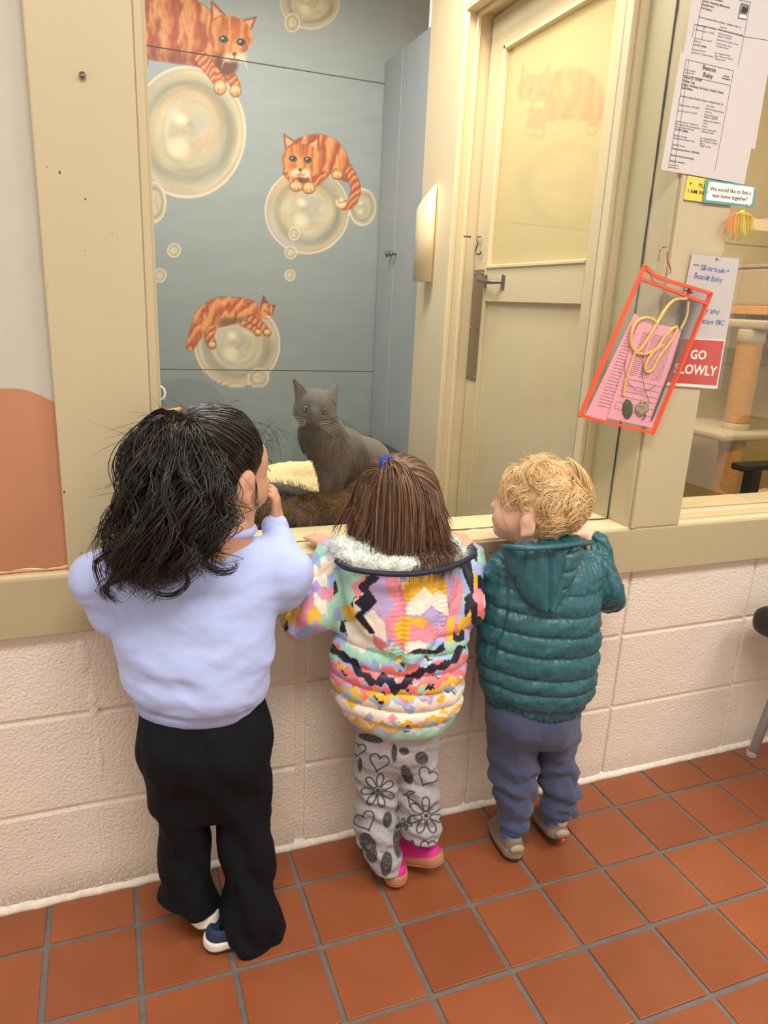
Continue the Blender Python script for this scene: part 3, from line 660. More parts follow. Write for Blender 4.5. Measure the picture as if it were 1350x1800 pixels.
def bubble(c, x, y, cx, cy, rx, ry, seed, al=1.0):
    u, v = (x-cx)/rx, (y-cy)/ry; r = np.sqrt(u*u+v*v); a = np.arctan2(v, u); m = r < 1.0
    P3 = np.stack([x*0.022, y*0.022, np.full_like(x, seed)], -1); n = fbm(P3, 1.0, 3, seed)
    sw = np.stack([r*5.5+0.6*n, np.cos(a)*0.8, np.sin(a)*0.8], -1); n2 = fbm(sw, 1.4, 3, seed+5)
    k = np.clip(n2*3.0-1.0, 0, 1)
    col = np.zeros(c.shape); A = np.array([214, 198, 158.]); B = np.array([150, 148, 130.]); C_ = np.array([236, 216, 172.]); D = np.array([214, 200, 196.])
    col = A*(1-k[..., None])+C_*k[..., None]
    ring = np.exp(-((r-0.72)/0.10)**2); col = col*(1-0.75*ring[..., None])+B*0.75*ring[..., None]
    cr = np.exp(-((r-0.42)/0.12)**2)*(0.3+0.7*np.clip(np.cos(a+2.2), 0, 1)); col = col*(1-0.55*cr[..., None])+np.array([240, 224, 196.])*0.55*cr[..., None]
    inner = np.exp(-(r/0.28)**2); col = col*(1-0.45*inner[..., None])+np.array([190, 184, 170.])*0.45*inner[..., None]
    tint = np.clip(np.cos(a-2.6), 0, 1)*np.clip((r-0.6)*4, 0, 1); col = col*(1-0.35*tint[..., None])+D*0.35*tint[..., None]
    warm = np.clip(np.cos(a+1.2), 0, 1)*np.exp(-((r-0.6)/0.12)**2); col = col*(1-0.4*warm[..., None])+np.array([230, 170, 112.])*0.4*warm[..., None]
    st_ = fbm(np.stack([np.cos(a+seed)*1.3, np.sin(a+seed)*1.3, r*13.0], -1), 1.0, 3, seed+9); st2 = fbm(np.stack([np.cos(a)*1.1+r, np.sin(a)*1.1, r*5.0], -1), 1.1, 2, seed+3); col = col*(0.80+0.24*st_[..., None]); lv = np.clip(st2*4-2.3, 0, 1)*0.55; col = col*(1-lv[..., None])+np.array([188, 180, 190.])*lv[..., None]; lw = np.clip(st2*-5+1.9, 0, 1)*0.5; col = col*(1-lw[..., None])+np.array([224, 172, 120.])*lw[..., None]
    a0 = np.where(m, (0.84+0.14*np.clip((r-0.5)*2, 0, 1)), 0)*al
    c = mixc_arr(c, col, a0)
    rim = soft(np.abs(r-0.975)*min(rx, ry)-max(0.8, 0.012*min(rx, ry)), 1.6); c = mixc(c, (244, 220, 200), rim*0.85*al)
    rim2 = np.exp(-((r-0.93)/0.02)**2)*(min(rx, ry) > 30); c = mixc(c, (176, 150, 150), rim2*0.4*al)
    hx_, hy_ = cx-0.12*rx, cy-0.2*ry
    c = blob(c, x, y, hx_, hy_, 0.10*rx, 0.08*ry, (250, 240, 220), 0.3, 0.1*rx+1, 0.85*al)
    c = blob(c, x, y, cx-0.15*rx, cy+0.22*ry, 0.17*rx, 0.15*ry, (246, 228, 196), 0.6, 0.12*rx+1, 0.7*al)
    return c
def mixc_arr(c, col, a):
    return c*(1-a[..., None])+col*a[..., None]
OR, OD, OL, CRM, BRN = (192, 88, 46), (150, 60, 34), (228, 156, 96), (246, 218, 184), (88, 44, 28)
def furbody(c, x, y, m, seed, fx=0.11, tilt=0.25, top=None):
    P3 = np.stack([x*0.05, y*0.02, np.full_like(x, seed)], -1); n = fbm(P3, 1.6, 3, seed)
    s = 0.5+0.5*np.sin((x+tilt*y)*fx*2+n*8.0); fine = fbm(np.stack([x*0.5, y*0.09, np.full_like(x, seed)], -1), 1.0, 2, seed+2)
    col = np.array(OR)*(1-s[..., None])+np.array(OL)*s[..., None]
    dk = np.clip(0.5+0.5*np.sin((x+tilt*y)*fx*2+n*8.0+2.2)-0.55, 0, 1)*1.3; col = col*(1-dk[..., None])+np.array(OD)*dk[..., None]
    col = col*(0.86+0.28*fine[..., None])
    return mixc_arr(c, col, m)
def face(c, x, y, cx, cy, s, rot, eyes, seed, ear1, ear2):
    for e in (ear1, ear2):
        c, m = poly(c, x, y, e, OR, 1.0, (BRN, 0.6, 0.8), False)
        g = np.mean(e, 0); c, m = poly(c, x, y, [tuple(g+(np.array(q)-g)*0.6) for q in e], (240, 190, 150), 0.85, None, False)
    m = soft(e_d(x, y, cx, cy, 38*s, 33*s, rot), 1.6)
    c = furbody(c, x, y, m, seed, 0.16/s, 0.05); c = blob(c, x, y, cx-0.1*s, cy-4*s, 30*s, 25*s, (226, 140, 66), rot, 22*s, 0.55)
    for k in (-14, -5, 4, 13): c = stroke(c, x, y, [(cx+k*s*0.8, cy-30*s), (cx+k*s*0.7, cy-20*s), (cx+k*s*0.5, cy-11*s)], 0.9*s, OD, 0.6)
    ex, ey = eyes['muz']
    c = blob(c, x, y, ex-8*s, ey+2*s, 12*s, 8*s, CRM, 0, 6*s, 0.85); c = blob(c, x, y, ex+9*s, ey+2*s, 11*s, 8*s, CRM, 0, 6*s, 0.85)
    c = blob(c, x, y, ex, ey-12*s, 5*s, 12*s, (238, 178, 110), 0, 4*s, 0.8)
    for q in ('l', 'r'):
        qx, qy = eyes[q]; c = blob(c, x, y, qx, qy, 10*s, 7*s, (240, 196, 130), 0.15, 3*s, 0.7); c = blob(c, x, y, qx, qy, 8.2*s, 6.2*s, (38, 30, 28), 0.2, 1.5); c = blob(c, x, y, qx, qy+0.5*s, 6*s, 4.4*s, (96, 92, 82), 0.2, 1.5, 0.8)
        c = blob(c, x, y, qx, qy, 3.6*s, 4*s, (14, 12, 12), 0, 1.3); c = blob(c, x, y, qx-1.5*s, qy-1.5*s, 1.5*s, 1.4*s, (250, 250, 250), 0, 1.0)
    c = blob(c, x, y, ex, ey-4*s, 4*s, 2.8*s, (120, 58, 48), 0, 1.6)
    c = stroke(c, x, y, [(ex, ey-2*s), (ex, ey+3*s)], 0.7*s, BRN, 0.8); c = stroke(c, x, y, [(ex-8*s, ey+6*s), (ex-3*s, ey+6.5*s), (ex, ey+3*s), (ex+4*s, ey+6.5*s), (ex+8*s, ey+5*s)], 0.8*s, BRN, 0.8)
    for k in (-1, 1):
        for t in range(3): c = stroke(c, x, y, [(ex+k*9*s, ey+(t-1)*2*s), (ex+k*(16+t)*s, ey+(4+4*t)*s), (ex+k*(20+t)*s, ey+(11+5*t)*s)], 0.35, (250, 236, 220), 0.75)
    return c
def limb(c, x, y, pts, wd, seed, paw=None):
    d = dline(x, y, sm(pts, 24))
    c = mixc(c, BRN, soft(d-wd-1.2, 1.6)*0.7); m = soft(d-wd, 1.4); c = furbody(c, x, y, m, seed, 0.2, 1.2)
    if paw:
        qx, qy, a, b = paw; c = blob(c, x, y, qx, qy+1, a+1.4, b+1.4, BRN, 0, 1.6, 0.75); c = blob(c, x, y, qx, qy, a, b, (238, 170, 92), 0, 2.2)
        c = blob(c, x, y, qx-1, qy-b*0.2, a*0.7, b*0.6, CRM, 0, b*0.6, 0.7)
        for k in (-0.3, 0.3): c = stroke(c, x, y, [(qx+k*a, qy+b*0.2), (qx+k*a, qy+b*0.9)], 0.5, BRN, 0.7)
    return c
def mural(x, y):
    c = np.zeros(x.shape+(3,)); base = np.array([150, 160, 158.]); n = fbm(np.stack([x*0.01, y*0.05, x*0], -1), 1.3, 4, 3); n2 = fbm(np.stack([x*0.05, y*0.5, x*0], -1), 1.0, 2, 8)
    g = np.clip((y-100)/500.0, 0, 1)  # wall colour lightened upwards, for the light and window reflections there
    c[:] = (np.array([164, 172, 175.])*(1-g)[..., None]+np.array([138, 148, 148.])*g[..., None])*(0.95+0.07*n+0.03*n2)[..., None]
    for q in ((330, 232, 103, 117, 1), (270, 356, 22, 36, 2), (540, 371, 75, 76, 3), (637, 364, 24, 33, 4), (417, 605, 76, 75, 5), (545, 6, 52, 46, 6), (514, 40, 13, 16, 7), (252, 512, 13, 31, 8),
              (306, 440, 11.5, 12, 9), (281, 484, 11, 12, 10), (511, 444, 10.5, 11, 11), (510, 484, 9, 9.5, 12), (517, 411, 9, 11, 13), (454, 664, 18, 17, 14), (40, 400, 90, 92, 15), (120, 600, 40, 42, 16)):
        c = bubble(c, x, y, *q)
    # upper cat
    c, m = poly(c, x, y, [(130, 20), (180, -30), (300, -40), (345, 0), (375, 26), (400, 90), (392, 128), (372, 130), (345, 117), (300, 110), (262, 104), (236, 88), (190, 100), (140, 80)], OR, 1.0, (BRN, 0.8, 0.6)); c = furbody(c, x, y, m, 21, 0.075, -0.12)
    bel = soft(np.abs(y-(96+0.12*(x-250)))-8, 26)*m; c = mixc(c, (112, 50, 26), bel*0.6)
    c = limb(c, x, y, [(236, 85), (250, 100), (250, 112)], 9, 22, (250, 114, 9, 9)); c = limb(c, x, y, [(395, 120), (408, 138), (414, 152)], 8, 24, (414, 159, 9, 10))
    c = blob(c, x, y, 398, 112, 20, 22, (104, 44, 26), 0, 8, 0.9); c = limb(c, x, y, [(352, 100), (372, 124), (386, 142)], 11, 23, (387, 153, 10, 12))
    c = face(c, x, y, 404, 63, 1.05, 0.35, dict(l=(393, 69), r=(424, 74), muz=(412, 99)), 25, [(372, 1), (371, 40), (397, 27)], [(451, 29), (424, 36), (440, 56)])
    # middle cat
    c, m = poly(c, x, y, [(515, 252), (535, 240), (560, 236), (585, 243), (604, 262), (616, 292), (618, 318), (600, 316), (588, 300), (572, 314), (555, 326), (530, 322), (508, 316), (498, 300)], OR, 1.0, (BRN, 0.7, 0.6)); c = furbody(c, x, y, m, 31, 0.12, 0.35)
    c = blob(c, x, y, 526, 315, 16, 9, (70, 42, 34), 0, 6, 0.8); c = limb(c, x, y, [(612, 298), (622, 318), (625, 338), (616, 358), (604, 361)], 7.5, 33, None); c = blob(c, x, y, 599, 357, 10, 8, CRM, 0.7, 4, 0.9); c = stroke(c, x, y, [(594, 346), (597, 356), (606, 354)], 0.8, BRN, 0.6)
    c = limb(c, x, y, [(590, 303), (592, 306)], 5, 34, (593, 307, 9, 7)); c = limb(c, x, y, [(506, 300), (515, 316), (521, 324)], 7, 35, (521, 327, 11, 7.5)); c = limb(c, x, y, [(570, 308), (552, 322)], 6, 36, (543, 330, 10, 9))
    c = face(c, x, y, 531, 283, 0.92, 0.1, dict(l=(515, 279), r=(541, 281), muz=(528, 302)), 37, [(498, 235), (502, 264), (521, 250)], [(561, 238), (538, 256), (560, 270)])
    # lower sleeping cat
    c, m = poly(c, x, y, [(342, 552), (360, 534), (385, 522), (410, 523), (432, 525), (450, 533), (460, 552), (456, 563), (432, 556), (412, 568), (385, 575), (372, 574), (356, 590), (345, 606), (338, 616), (328, 612), (332, 588), (339, 566)], OR, 1.0, (BRN, 0.7, 0.65)); c = furbody(c, x, y, m, 41, 0.10, 0.9)
    spk = m*np.clip(fbm(np.stack([x*0.25, y*0.12, x*0], -1), 1.0, 2, 44)*3-1.5, 0, 1); c = mixc(c, (236, 150, 84), spk*0.6); c = blob(c, x, y, 405, 564, 26, 6, (110, 84, 52), -0.1, 6, 0.8)
    c = limb(c, x, y, [(372, 578), (368, 592), (372, 604)], 7, 45, (373, 606, 6, 6)); c = limb(c, x, y, [(427, 568), (440, 574), (452, 582)], 5, 46, (454, 584, 5.5, 5)); c = limb(c, x, y, [(440, 560), (456, 570), (468, 582)], 5.5, 47, (470, 584, 6, 5))
    for e in ([(463, 519), (458, 537), (472, 534)], [(484, 536), (471, 537), (480, 549)]): c, m = poly(c, x, y, e, OD, 1.0, (BRN, 0.5, 0.7), False)
    m = soft(e_d(x, y, 468, 547, 13, 14, -0.3), 1.6); c = furbody(c, x, y, m, 48, 0.3, 0.2); c = blob(c, x, y, 466, 550, 9, 9, (226, 160, 88), 0, 6, 0.7)
    c = stroke(c, x, y, [(464, 545), (470, 549), (475, 548)], 0.8, BRN, 0.9); c = blob(c, x, y, 474, 553, 3, 2.5, (150, 60, 40), 0, 1.5); c = blob(c, x, y, 471, 557, 5, 3, CRM, 0, 3, 0.7)
    return c
def painted(name, x0, x1, z0, z1, Yp, step, fn, parent, m):
    xs_ = np.linspace(x0, x1, int((x1-x0)/step)+1); zs_ = np.linspace(z0, z1, int((z1-z0)/step)+1)
    X, Z = np.meshgrid(xs_, zs_); G = np.stack([X, np.full_like(X, Yp), Z], -1); u, v_ = proj(G); col = nlin(np.clip(fn(u, v_), 0, 255))
    nx = len(xs_); i = np.arange(len(zs_)-1)[:, None]*nx+np.arange(nx-1)[None]; F = np.stack([i, i+1, i+1+nx, i+nx], -1).reshape(-1, 4)
    o = mobj(name, G.reshape(-1, 3), F, m, parent); set_col(o, col.reshape(-1, 3)); return o
MURAL = mat('mural_paint', (150, 160, 158), 0.5, 0.02, 20, 0.18, 70, attr='paint', stretch=(0.25, 1, 1))
wm = box('wall_mural', -0.75, 1.45, YB+0.0015, YB+0.08, 0, 2.46, CABP, None, 0.0); tag(wm, 'blue-grey back wall painted with orange cats on soap bubbles', 'wall', kind='structure')
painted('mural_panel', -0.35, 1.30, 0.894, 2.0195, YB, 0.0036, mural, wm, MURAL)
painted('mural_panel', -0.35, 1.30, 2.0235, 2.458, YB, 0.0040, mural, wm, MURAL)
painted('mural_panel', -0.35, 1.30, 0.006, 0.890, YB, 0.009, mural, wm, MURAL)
SEAM = mat('seam_dark', (72, 66, 62), 0.7)
for z in (0.892, 2.0215): box('panel_seam', -0.35, 1.3, YB+0.0004, YB+0.0012, z-0.003, z+0.003, SEAM, wm, 0.0)
def reflected_mural(x, y):
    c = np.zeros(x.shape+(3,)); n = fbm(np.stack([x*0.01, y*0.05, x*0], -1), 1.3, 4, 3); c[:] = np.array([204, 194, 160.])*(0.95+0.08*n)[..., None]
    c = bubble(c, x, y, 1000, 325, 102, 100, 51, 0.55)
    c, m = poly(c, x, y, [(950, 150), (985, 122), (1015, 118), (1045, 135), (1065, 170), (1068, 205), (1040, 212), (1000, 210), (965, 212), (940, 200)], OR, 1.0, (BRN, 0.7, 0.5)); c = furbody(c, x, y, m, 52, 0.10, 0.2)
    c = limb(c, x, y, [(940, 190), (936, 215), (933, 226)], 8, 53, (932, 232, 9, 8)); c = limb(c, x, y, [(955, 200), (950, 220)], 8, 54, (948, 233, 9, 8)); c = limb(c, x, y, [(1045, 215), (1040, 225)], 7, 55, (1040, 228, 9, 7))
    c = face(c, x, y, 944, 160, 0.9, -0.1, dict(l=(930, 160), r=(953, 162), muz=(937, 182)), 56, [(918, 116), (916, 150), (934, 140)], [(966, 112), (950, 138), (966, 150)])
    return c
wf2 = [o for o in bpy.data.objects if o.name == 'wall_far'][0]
painted('mural_panel', 1.37, 2.25, 0.75, 2.4, 1.2988, 0.0058, reflected_mural, wf2, MURAL)  # cat mural reflected in the door pane, painted as wall colour behind it

# ------------------------------------------------------------ cat tree, black stand, things in the second room
ct = thing('cat_tree', 'tall cat tree with sisal posts and carpeted platforms behind the second window', 'cat tree', (2.44, 0.8, 0.0))
CT = (2.44, 0.80)
for z0, z1 in ((0.06, 0.70), (0.80, 1.10)):
    v = []; pr = []; N_ = int((z1-z0)/0.008)
    for k in range(N_+1):
        z = z0+(z1-z0)*k/N_; pr.append((0.044+0.0022*(k % 2), z))
    lathe('sisal_post', pr, SISAL, ct, (CT[0], CT[1], 0), 'Z', 24)
for z0, z1 in ((0.70, 0.748), (0.762, 0.80), (1.10, 1.15)): lathe('carpet_sleeve', [(0.046, z0), (0.049, z0+0.004), (0.049, z1-0.004), (0.046, z1)], CARPET, ct, (CT[0], CT[1], 0), 'Z', 24)
box('platform', 2.28, 2.80, 0.70, 1.08, 0.745, 0.775, CARPET, ct, 0.012, 3); box('platform', 2.2, 2.85, 0.72, 1.12, 0.01, 0.06, CARPET, ct, 0.012, 3)
box('platform', 2.40, 2.85, 0.72, 1.10, 1.15, 1.185, CARPET, ct, 0.012, 3)
v0 = px(1345, 215, 0.9)
sh = thing('wall_shelf', 'light wooden shelf on the wall of the cat tree room', 'shelf', (2.8, 1.1, 1.19))
s0 = px(1283, 548, 1.1)
box('board', s0[0], 3.1, 0.92, 1.298, 1.205, 1.24, WOOD, sh, 0.003); 
for x in (2.78, 3.04): box('bracket', x-0.012, x+0.012, 1.15, 1.298, 1.06, 1.205, WHITEP, sh, 0.002)
def cloth_patch(name, c, r, m, parent, seed):
    S = SDF(np.array(c)-np.array(r)*1.5, np.array(c)+np.array(r)*1.5, 0.008); S.ell(c, r, 0); v, F = S.mesh(1); n = normals(v, F)
    v = v+n*((fbm(v, 22, 3, seed)-0.5)*0.02)[:, None]; return mobj(name, v, F, m, parent, True)
tw = thing('towel', 'black and white folded towel on the wooden shelf', 'towel', (2.88, 1.08, 1.24)); cloth_patch('dark_fold', (2.86, 0.985, 1.252), (0.13, 0.045, 0.012), BLACKP, tw, 2); cloth_patch('white_fold', (2.95, 0.985, 1.26), (0.09, 0.04, 0.014), WHITEP, tw, 3)
cbx = thing('carpet_box', 'beige carpeted cat cube standing on the wooden shelf', 'cat cube', (2.93, 1.15, 1.2405)); 
box('body', 2.80, 3.08, 1.06, 1.29, 1.2405, 1.40, CARPET, cbx, 0.014, 3); box('rim', 2.795, 3.085, 1.055, 1.292, 1.40, 1.415, CARPET, cbx, 0.006, 2)
q = px(1345, 230, 0.95)
hm = thing('cat_hammock', 'round cream carpeted perch high on the yellow wall', 'cat perch', (2.98, 0.98, 1.62)); lathe('perch', [(0.10, 0), (0.135, 0.01), (0.14, 0.035), (0.13, 0.055), (0.09, 0.06)], CARPET, hm, (2.955, 0.98, 1.615), 'Z', 28); box('arm', 2.95, 3.098, 0.96, 1.0, 1.585, 1.615, WOOD, hm, 0.003)
tg = px(1335, 395, 0.95); tt = thing('paper_tag', 'small cream tag dangling on a string under the round perch', 'tag', (2.9, 0.95, 1.45)); box('tag', tg[0]-0.035, tg[0]+0.06, 0.949, 0.951, tg[2]-0.02, tg[2]+0.02, PVC, tt, 0.0); tube('string', [(tg[0], 0.95, tg[2]+0.018), (2.93, 0.95, 1.616)], 0.0012, WHITEP, tt, 5)
# black stand with fleece
st = thing('carrier_stand', 'black plastic cat bed stand with curly pinkish fleece behind the second window', 'cat bed', (2.35, 0.45, 0))
a_ = px(1292, 820, 0.45); b_ = px(1360, 822, 0.45)
box('top_bar', a_[0], a_[0]+0.40, 0.42, 0.47, a_[2]-0.012, a_[2]+0.012, BLACKP, st, 0.006, 2)
box('upright', a_[0]+0.055, a_[0]+0.10, 0.425, 0.465, 0.40, a_[2]-0.01, BLACKP, st, 0.006, 2); box('base', a_[0]-0.02, a_[0]+0.45, 0.40, 0.66, 0.37, 0.41, BLACKP, st, 0.01, 2)
for x in (a_[0]+0.0, a_[0]+0.42):
    for y in (0.43, 0.63): box('leg', x-0.02, x+0.02, y-0.02, y+0.02, 0.004, 0.38, BLACKP, st, 0.004)
FLEECE = mat('curly_fleece', (214, 172, 138), 0.95, 0.2, 120, 1.0, 160, bdist=0.006)
cc = (a_[0]+0.30, 0.53, 0.50); S = SDF(np.array(cc)-0.26, np.array(cc)+0.26, 0.008); S.ell(cc, (0.20, 0.11, 0.10), 0); v, F = S.mesh(1); n = normals(v, F); v = v+n*((fbm(v, 60, 2, 3)-0.5)*0.02)[:, None]; mobj('fleece', v, F, FLEECE, st, True)
# wire hook and toy near the first window's left edge
hk = thing('wire_hook', 'white wire hook on the left edge of the first window', 'hook', px(263, 690, 0.03))
tube('wire', spline([px(x, y, Yp) for x, y, Yp in ((260, 690, 0.012), (268, 688, 0.016), (274, 681, 0.02), (281, 679, 0.02), (288, 684, 0.02), (290, 693, 0.02), (286, 701, 0.02), (277, 703, 0.02))], 40), 0.0018, mat('white_wire', (235, 236, 238), 0.3), hk, 8)
ty = thing('wand_toy', 'thin wooden wand with a red pompom behind the window', 'cat toy', px(270, 728, 0.1)); tube('stick', [px(250, 735, 0.1), px(286, 725, 0.1), px(318, 719, 0.1)], 0.004, WOOD, ty, 8)
pc = px(285, 722, 0.1); v, F = None, None
S = SDF(pc-0.03, pc+0.03, 0.002); S.ell(pc, (0.0085, 0.008, 0.0075), 0); v, F = S.mesh(1); n = normals(v, F); v = v+n*((fbm(v, 300, 2, 3)-0.5)*0.008)[:, None]; mobj('pompom', v, F, mat('red_wool', (220, 52, 34), 0.9, 0.2, 200), ty, True)
# ------------------------------------------------------------ children: shared builders
def frame(f, up=(0, 0, 1), roll=0.0):
    f = unit(f); r = unit(np.cross(f, up)); u = np.cross(r, f)
    if roll:
        c, s = math.cos(roll), math.sin(roll); r, u = r*c+u*s, u*c-r*s
    return np.array([r, f, u])
def skin_mat(name, c, lip=None):
    return mat(name, c, 0.5, 0.06, 30, 0.08, 400, sss=0.12, spec=0.35)
def hand(S, W, d, n, th, sc=1.0, curl=(0.5, 0.6, 0.5), thumb=0.6):
    """W wrist, d towards the knuckles, n back of the hand, th +1/-1 which side the thumb leaves"""
    d = unit(d); n = unit(n-np.dot(n, d)*d); s = np.cross(d, n)*th; R = 0.0058*sc
    L = (0.030*sc, 0.034*sc, 0.031*sc, 0.025*sc)
    for i in range(4):
        off = (1.5-i)*0.0112*sc; K = W+d*(0.046-0.002*abs(i-1))*sc+s*off
        S.cone(W+s*off*0.55+d*0.004, K, 0.0098*sc, 0.0076*sc, 0.006)
        q = K; ang = 0.0; seg = L[i]
        for k, fr in enumerate((0.45, 0.31, 0.24)):
            ang += curl[k]*(1+0.08*(i-1.5)); dd = d*math.cos(ang)-n*math.sin(ang); q2 = q+dd*seg*fr*1.25+s*(0.0012*(1.5-i))
            S.cone(q, q2, R*(1.08-0.1*k), R*(1.0-0.1*k), 0.0025); q = q2
    B = W+d*0.012*sc+s*0.014*sc; a = d*0.75+s*0.62-n*0.2*thumb; m_ = B+unit(a)*0.023*sc; t = m_+unit(d*0.9+s*0.1-n*0.45*thumb)*0.019*sc
    S.cone(W+d*0.008, B, 0.010*sc, 0.0095*sc, 0.006); S.cone(B, m_, 0.0092*sc, 0.0072*sc, 0.004); S.cone(m_, t, 0.0070*sc, 0.0056*sc, 0.003)
def head(S, H, R, k=1.0, ears=(1, 1)):
    W = lambda x, y, z: H+k*(x*R[0]+y*R[1]+z*R[2])
    E = lambda c, r, kk: S.ell(W(*c), tuple(q*k for q in r), kk, R)
    E((0, -0.012, 0.022), (0.070, 0.084, 0.074), 0.0); E((0, 0.030, -0.030), (0.055, 0.050, 0.062), 0.03); E((0, 0.045, 0.012), (0.054, 0.038, 0.045), 0.02)
    for s in (-1, 1): E((s*0.034, 0.048, -0.037), (0.026, 0.027, 0.027), 0.018)
    E((0, 0.058, -0.078), (0.020, 0.018, 0.016), 0.018); E((0, 0.072, -0.054), (0.018, 0.012, 0.012), 0.012)
    S.cone(W(0, 0.078, -0.004), W(0, 0.092, -0.029), 0.0055*k, 0.0082*k, 0.012); S.cone(W(-0.008, 0.083, -0.031), W(0.008, 0.083, -0.031), 0.006*k, 0.006*k, 0.006)
    S.cone(W(-0.013, 0.0805, -0.050), W(0.013, 0.0805, -0.050), 0.0048*k, 0.0048*k, 0.004); S.cone(W(-0.011, 0.0795, -0.0575), W(0.011, 0.0795, -0.0575), 0.0052*k, 0.0052*k, 0.004)
    for s in (-1, 1): E((s*0.029, 0.084, -0.004), (0.0125, 0.012, 0.0085), 0.008) if False else S.ell(W(s*0.029, 0.087, -0.004), (0.012*k, 0.0105*k, 0.006*k), 0.010, R, 's')
    for s, on in zip((-1, 1), ears):
        if not on: continue
        tl = np.array([[1, 0, 0], [0, 0.92, -0.38], [0, 0.38, 0.92]]); R2 = tl @ R
        S.ell(W(s*0.0745, -0.012, -0.018), (0.0085*k, 0.0185*k, 0.0275*k), 0.006, R2); S.ell(W(s*0.0835, -0.009, -0.016), (0.0055*k, 0.011*k, 0.018*k), 0.003, R2, 's'); S.ell(W(s*0.076, -0.008, -0.042), (0.0055*k, 0.007*k, 0.008*k), 0.005, R2)
        S.ell(W(s*0.080, -0.006, -0.012), (0.003*k, 0.006*k, 0.010*k), 0.003, R2)
    return W
def eyes_brows(W, R, k, parent, iris, lashc, blink=0.0):
    EW = mat('eye_white', (236, 232, 226), 0.2); IR = mat('iris', iris, 0.15); PU = mat('pupil', (12, 10, 10), 0.1); LS = mat('brow', lashc, 0.7)
    for s in (-1, 1):
        c = W(s*0.029, 0.0675, -0.004)
        def ball(name, c_, r_, m_):
            S = SDF(c_-r_*1.3, c_+r_*1.3, r_/7); S.ell(c_, (r_,)*3, 0); v, F = S.mesh(1); return mobj(name, v, F, m_, parent, True)
        e = ball('eye', c, 0.0105*k, EW); ir = ball('iris', W(s*0.029, 0.0728, -0.004), 0.0062*k, IR)
        tube('eyelashes', [W(s*0.029+q, 0.0835-abs(q)*0.25, 0.0018-120*q*q*0.4) for q in np.linspace(-0.012, 0.012, 9)], 0.0008*k, LS, parent, 5); tube('eyebrow', [W(s*0.030+q, 0.0835-abs(q)*0.3, 0.015-20*q*q) for q in np.linspace(-0.014, 0.014, 9)], [0.0009*k]*9, LS, parent, 5)
def person_body(parent, skin, H, R, hk, neck, chest, pelvis, arms, legs, ears=(1, 1), h=0.0036):
    P_ = [H, chest, pelvis]+[q for a in arms for q in a['p']]+[q for l in legs for q in l]
    lo = np.min(P_, 0)-0.12; hi = np.max(P_, 0)+0.12; S = SDF(lo, hi, h); W = head(S, H, R, hk, ears)
    S.cone(W(0, -0.022, -0.045), neck, 0.036*hk, 0.038*hk, 0.02); S.cone(neck, chest, 0.042, 0.056, 0.03); S.cone(chest, pelvis, 0.054, 0.046, 0.03)
    for a in arms:
        s, e, w_ = a['p']; S.cone(neck*0.55+chest*0.45, s, 0.030, 0.024, 0.02); S.cone(s, e, 0.022, 0.018, 0.012); S.cone(e, w_, 0.018, 0.0145, 0.008); hand(S, w_, a['d'], a['n'], a['th'], a.get('sc', 1.0), a.get('curl', (0.5, 0.6, 0.5)), a.get('thumb', 0.6))
    for l in legs:
        S.cone(pelvis, l[0], 0.04, 0.032, 0.02); S.cone(l[0], l[1], 0.030, 0.022, 0.012); S.cone(l[1], l[2], 0.022, 0.016, 0.01); S.cone(l[2], l[2]*0.6+l[3]*0.4, 0.016, 0.014, 0.01)
    v, F = S.mesh(1); b = mobj('body', v, F, skin, parent, True); return W, b
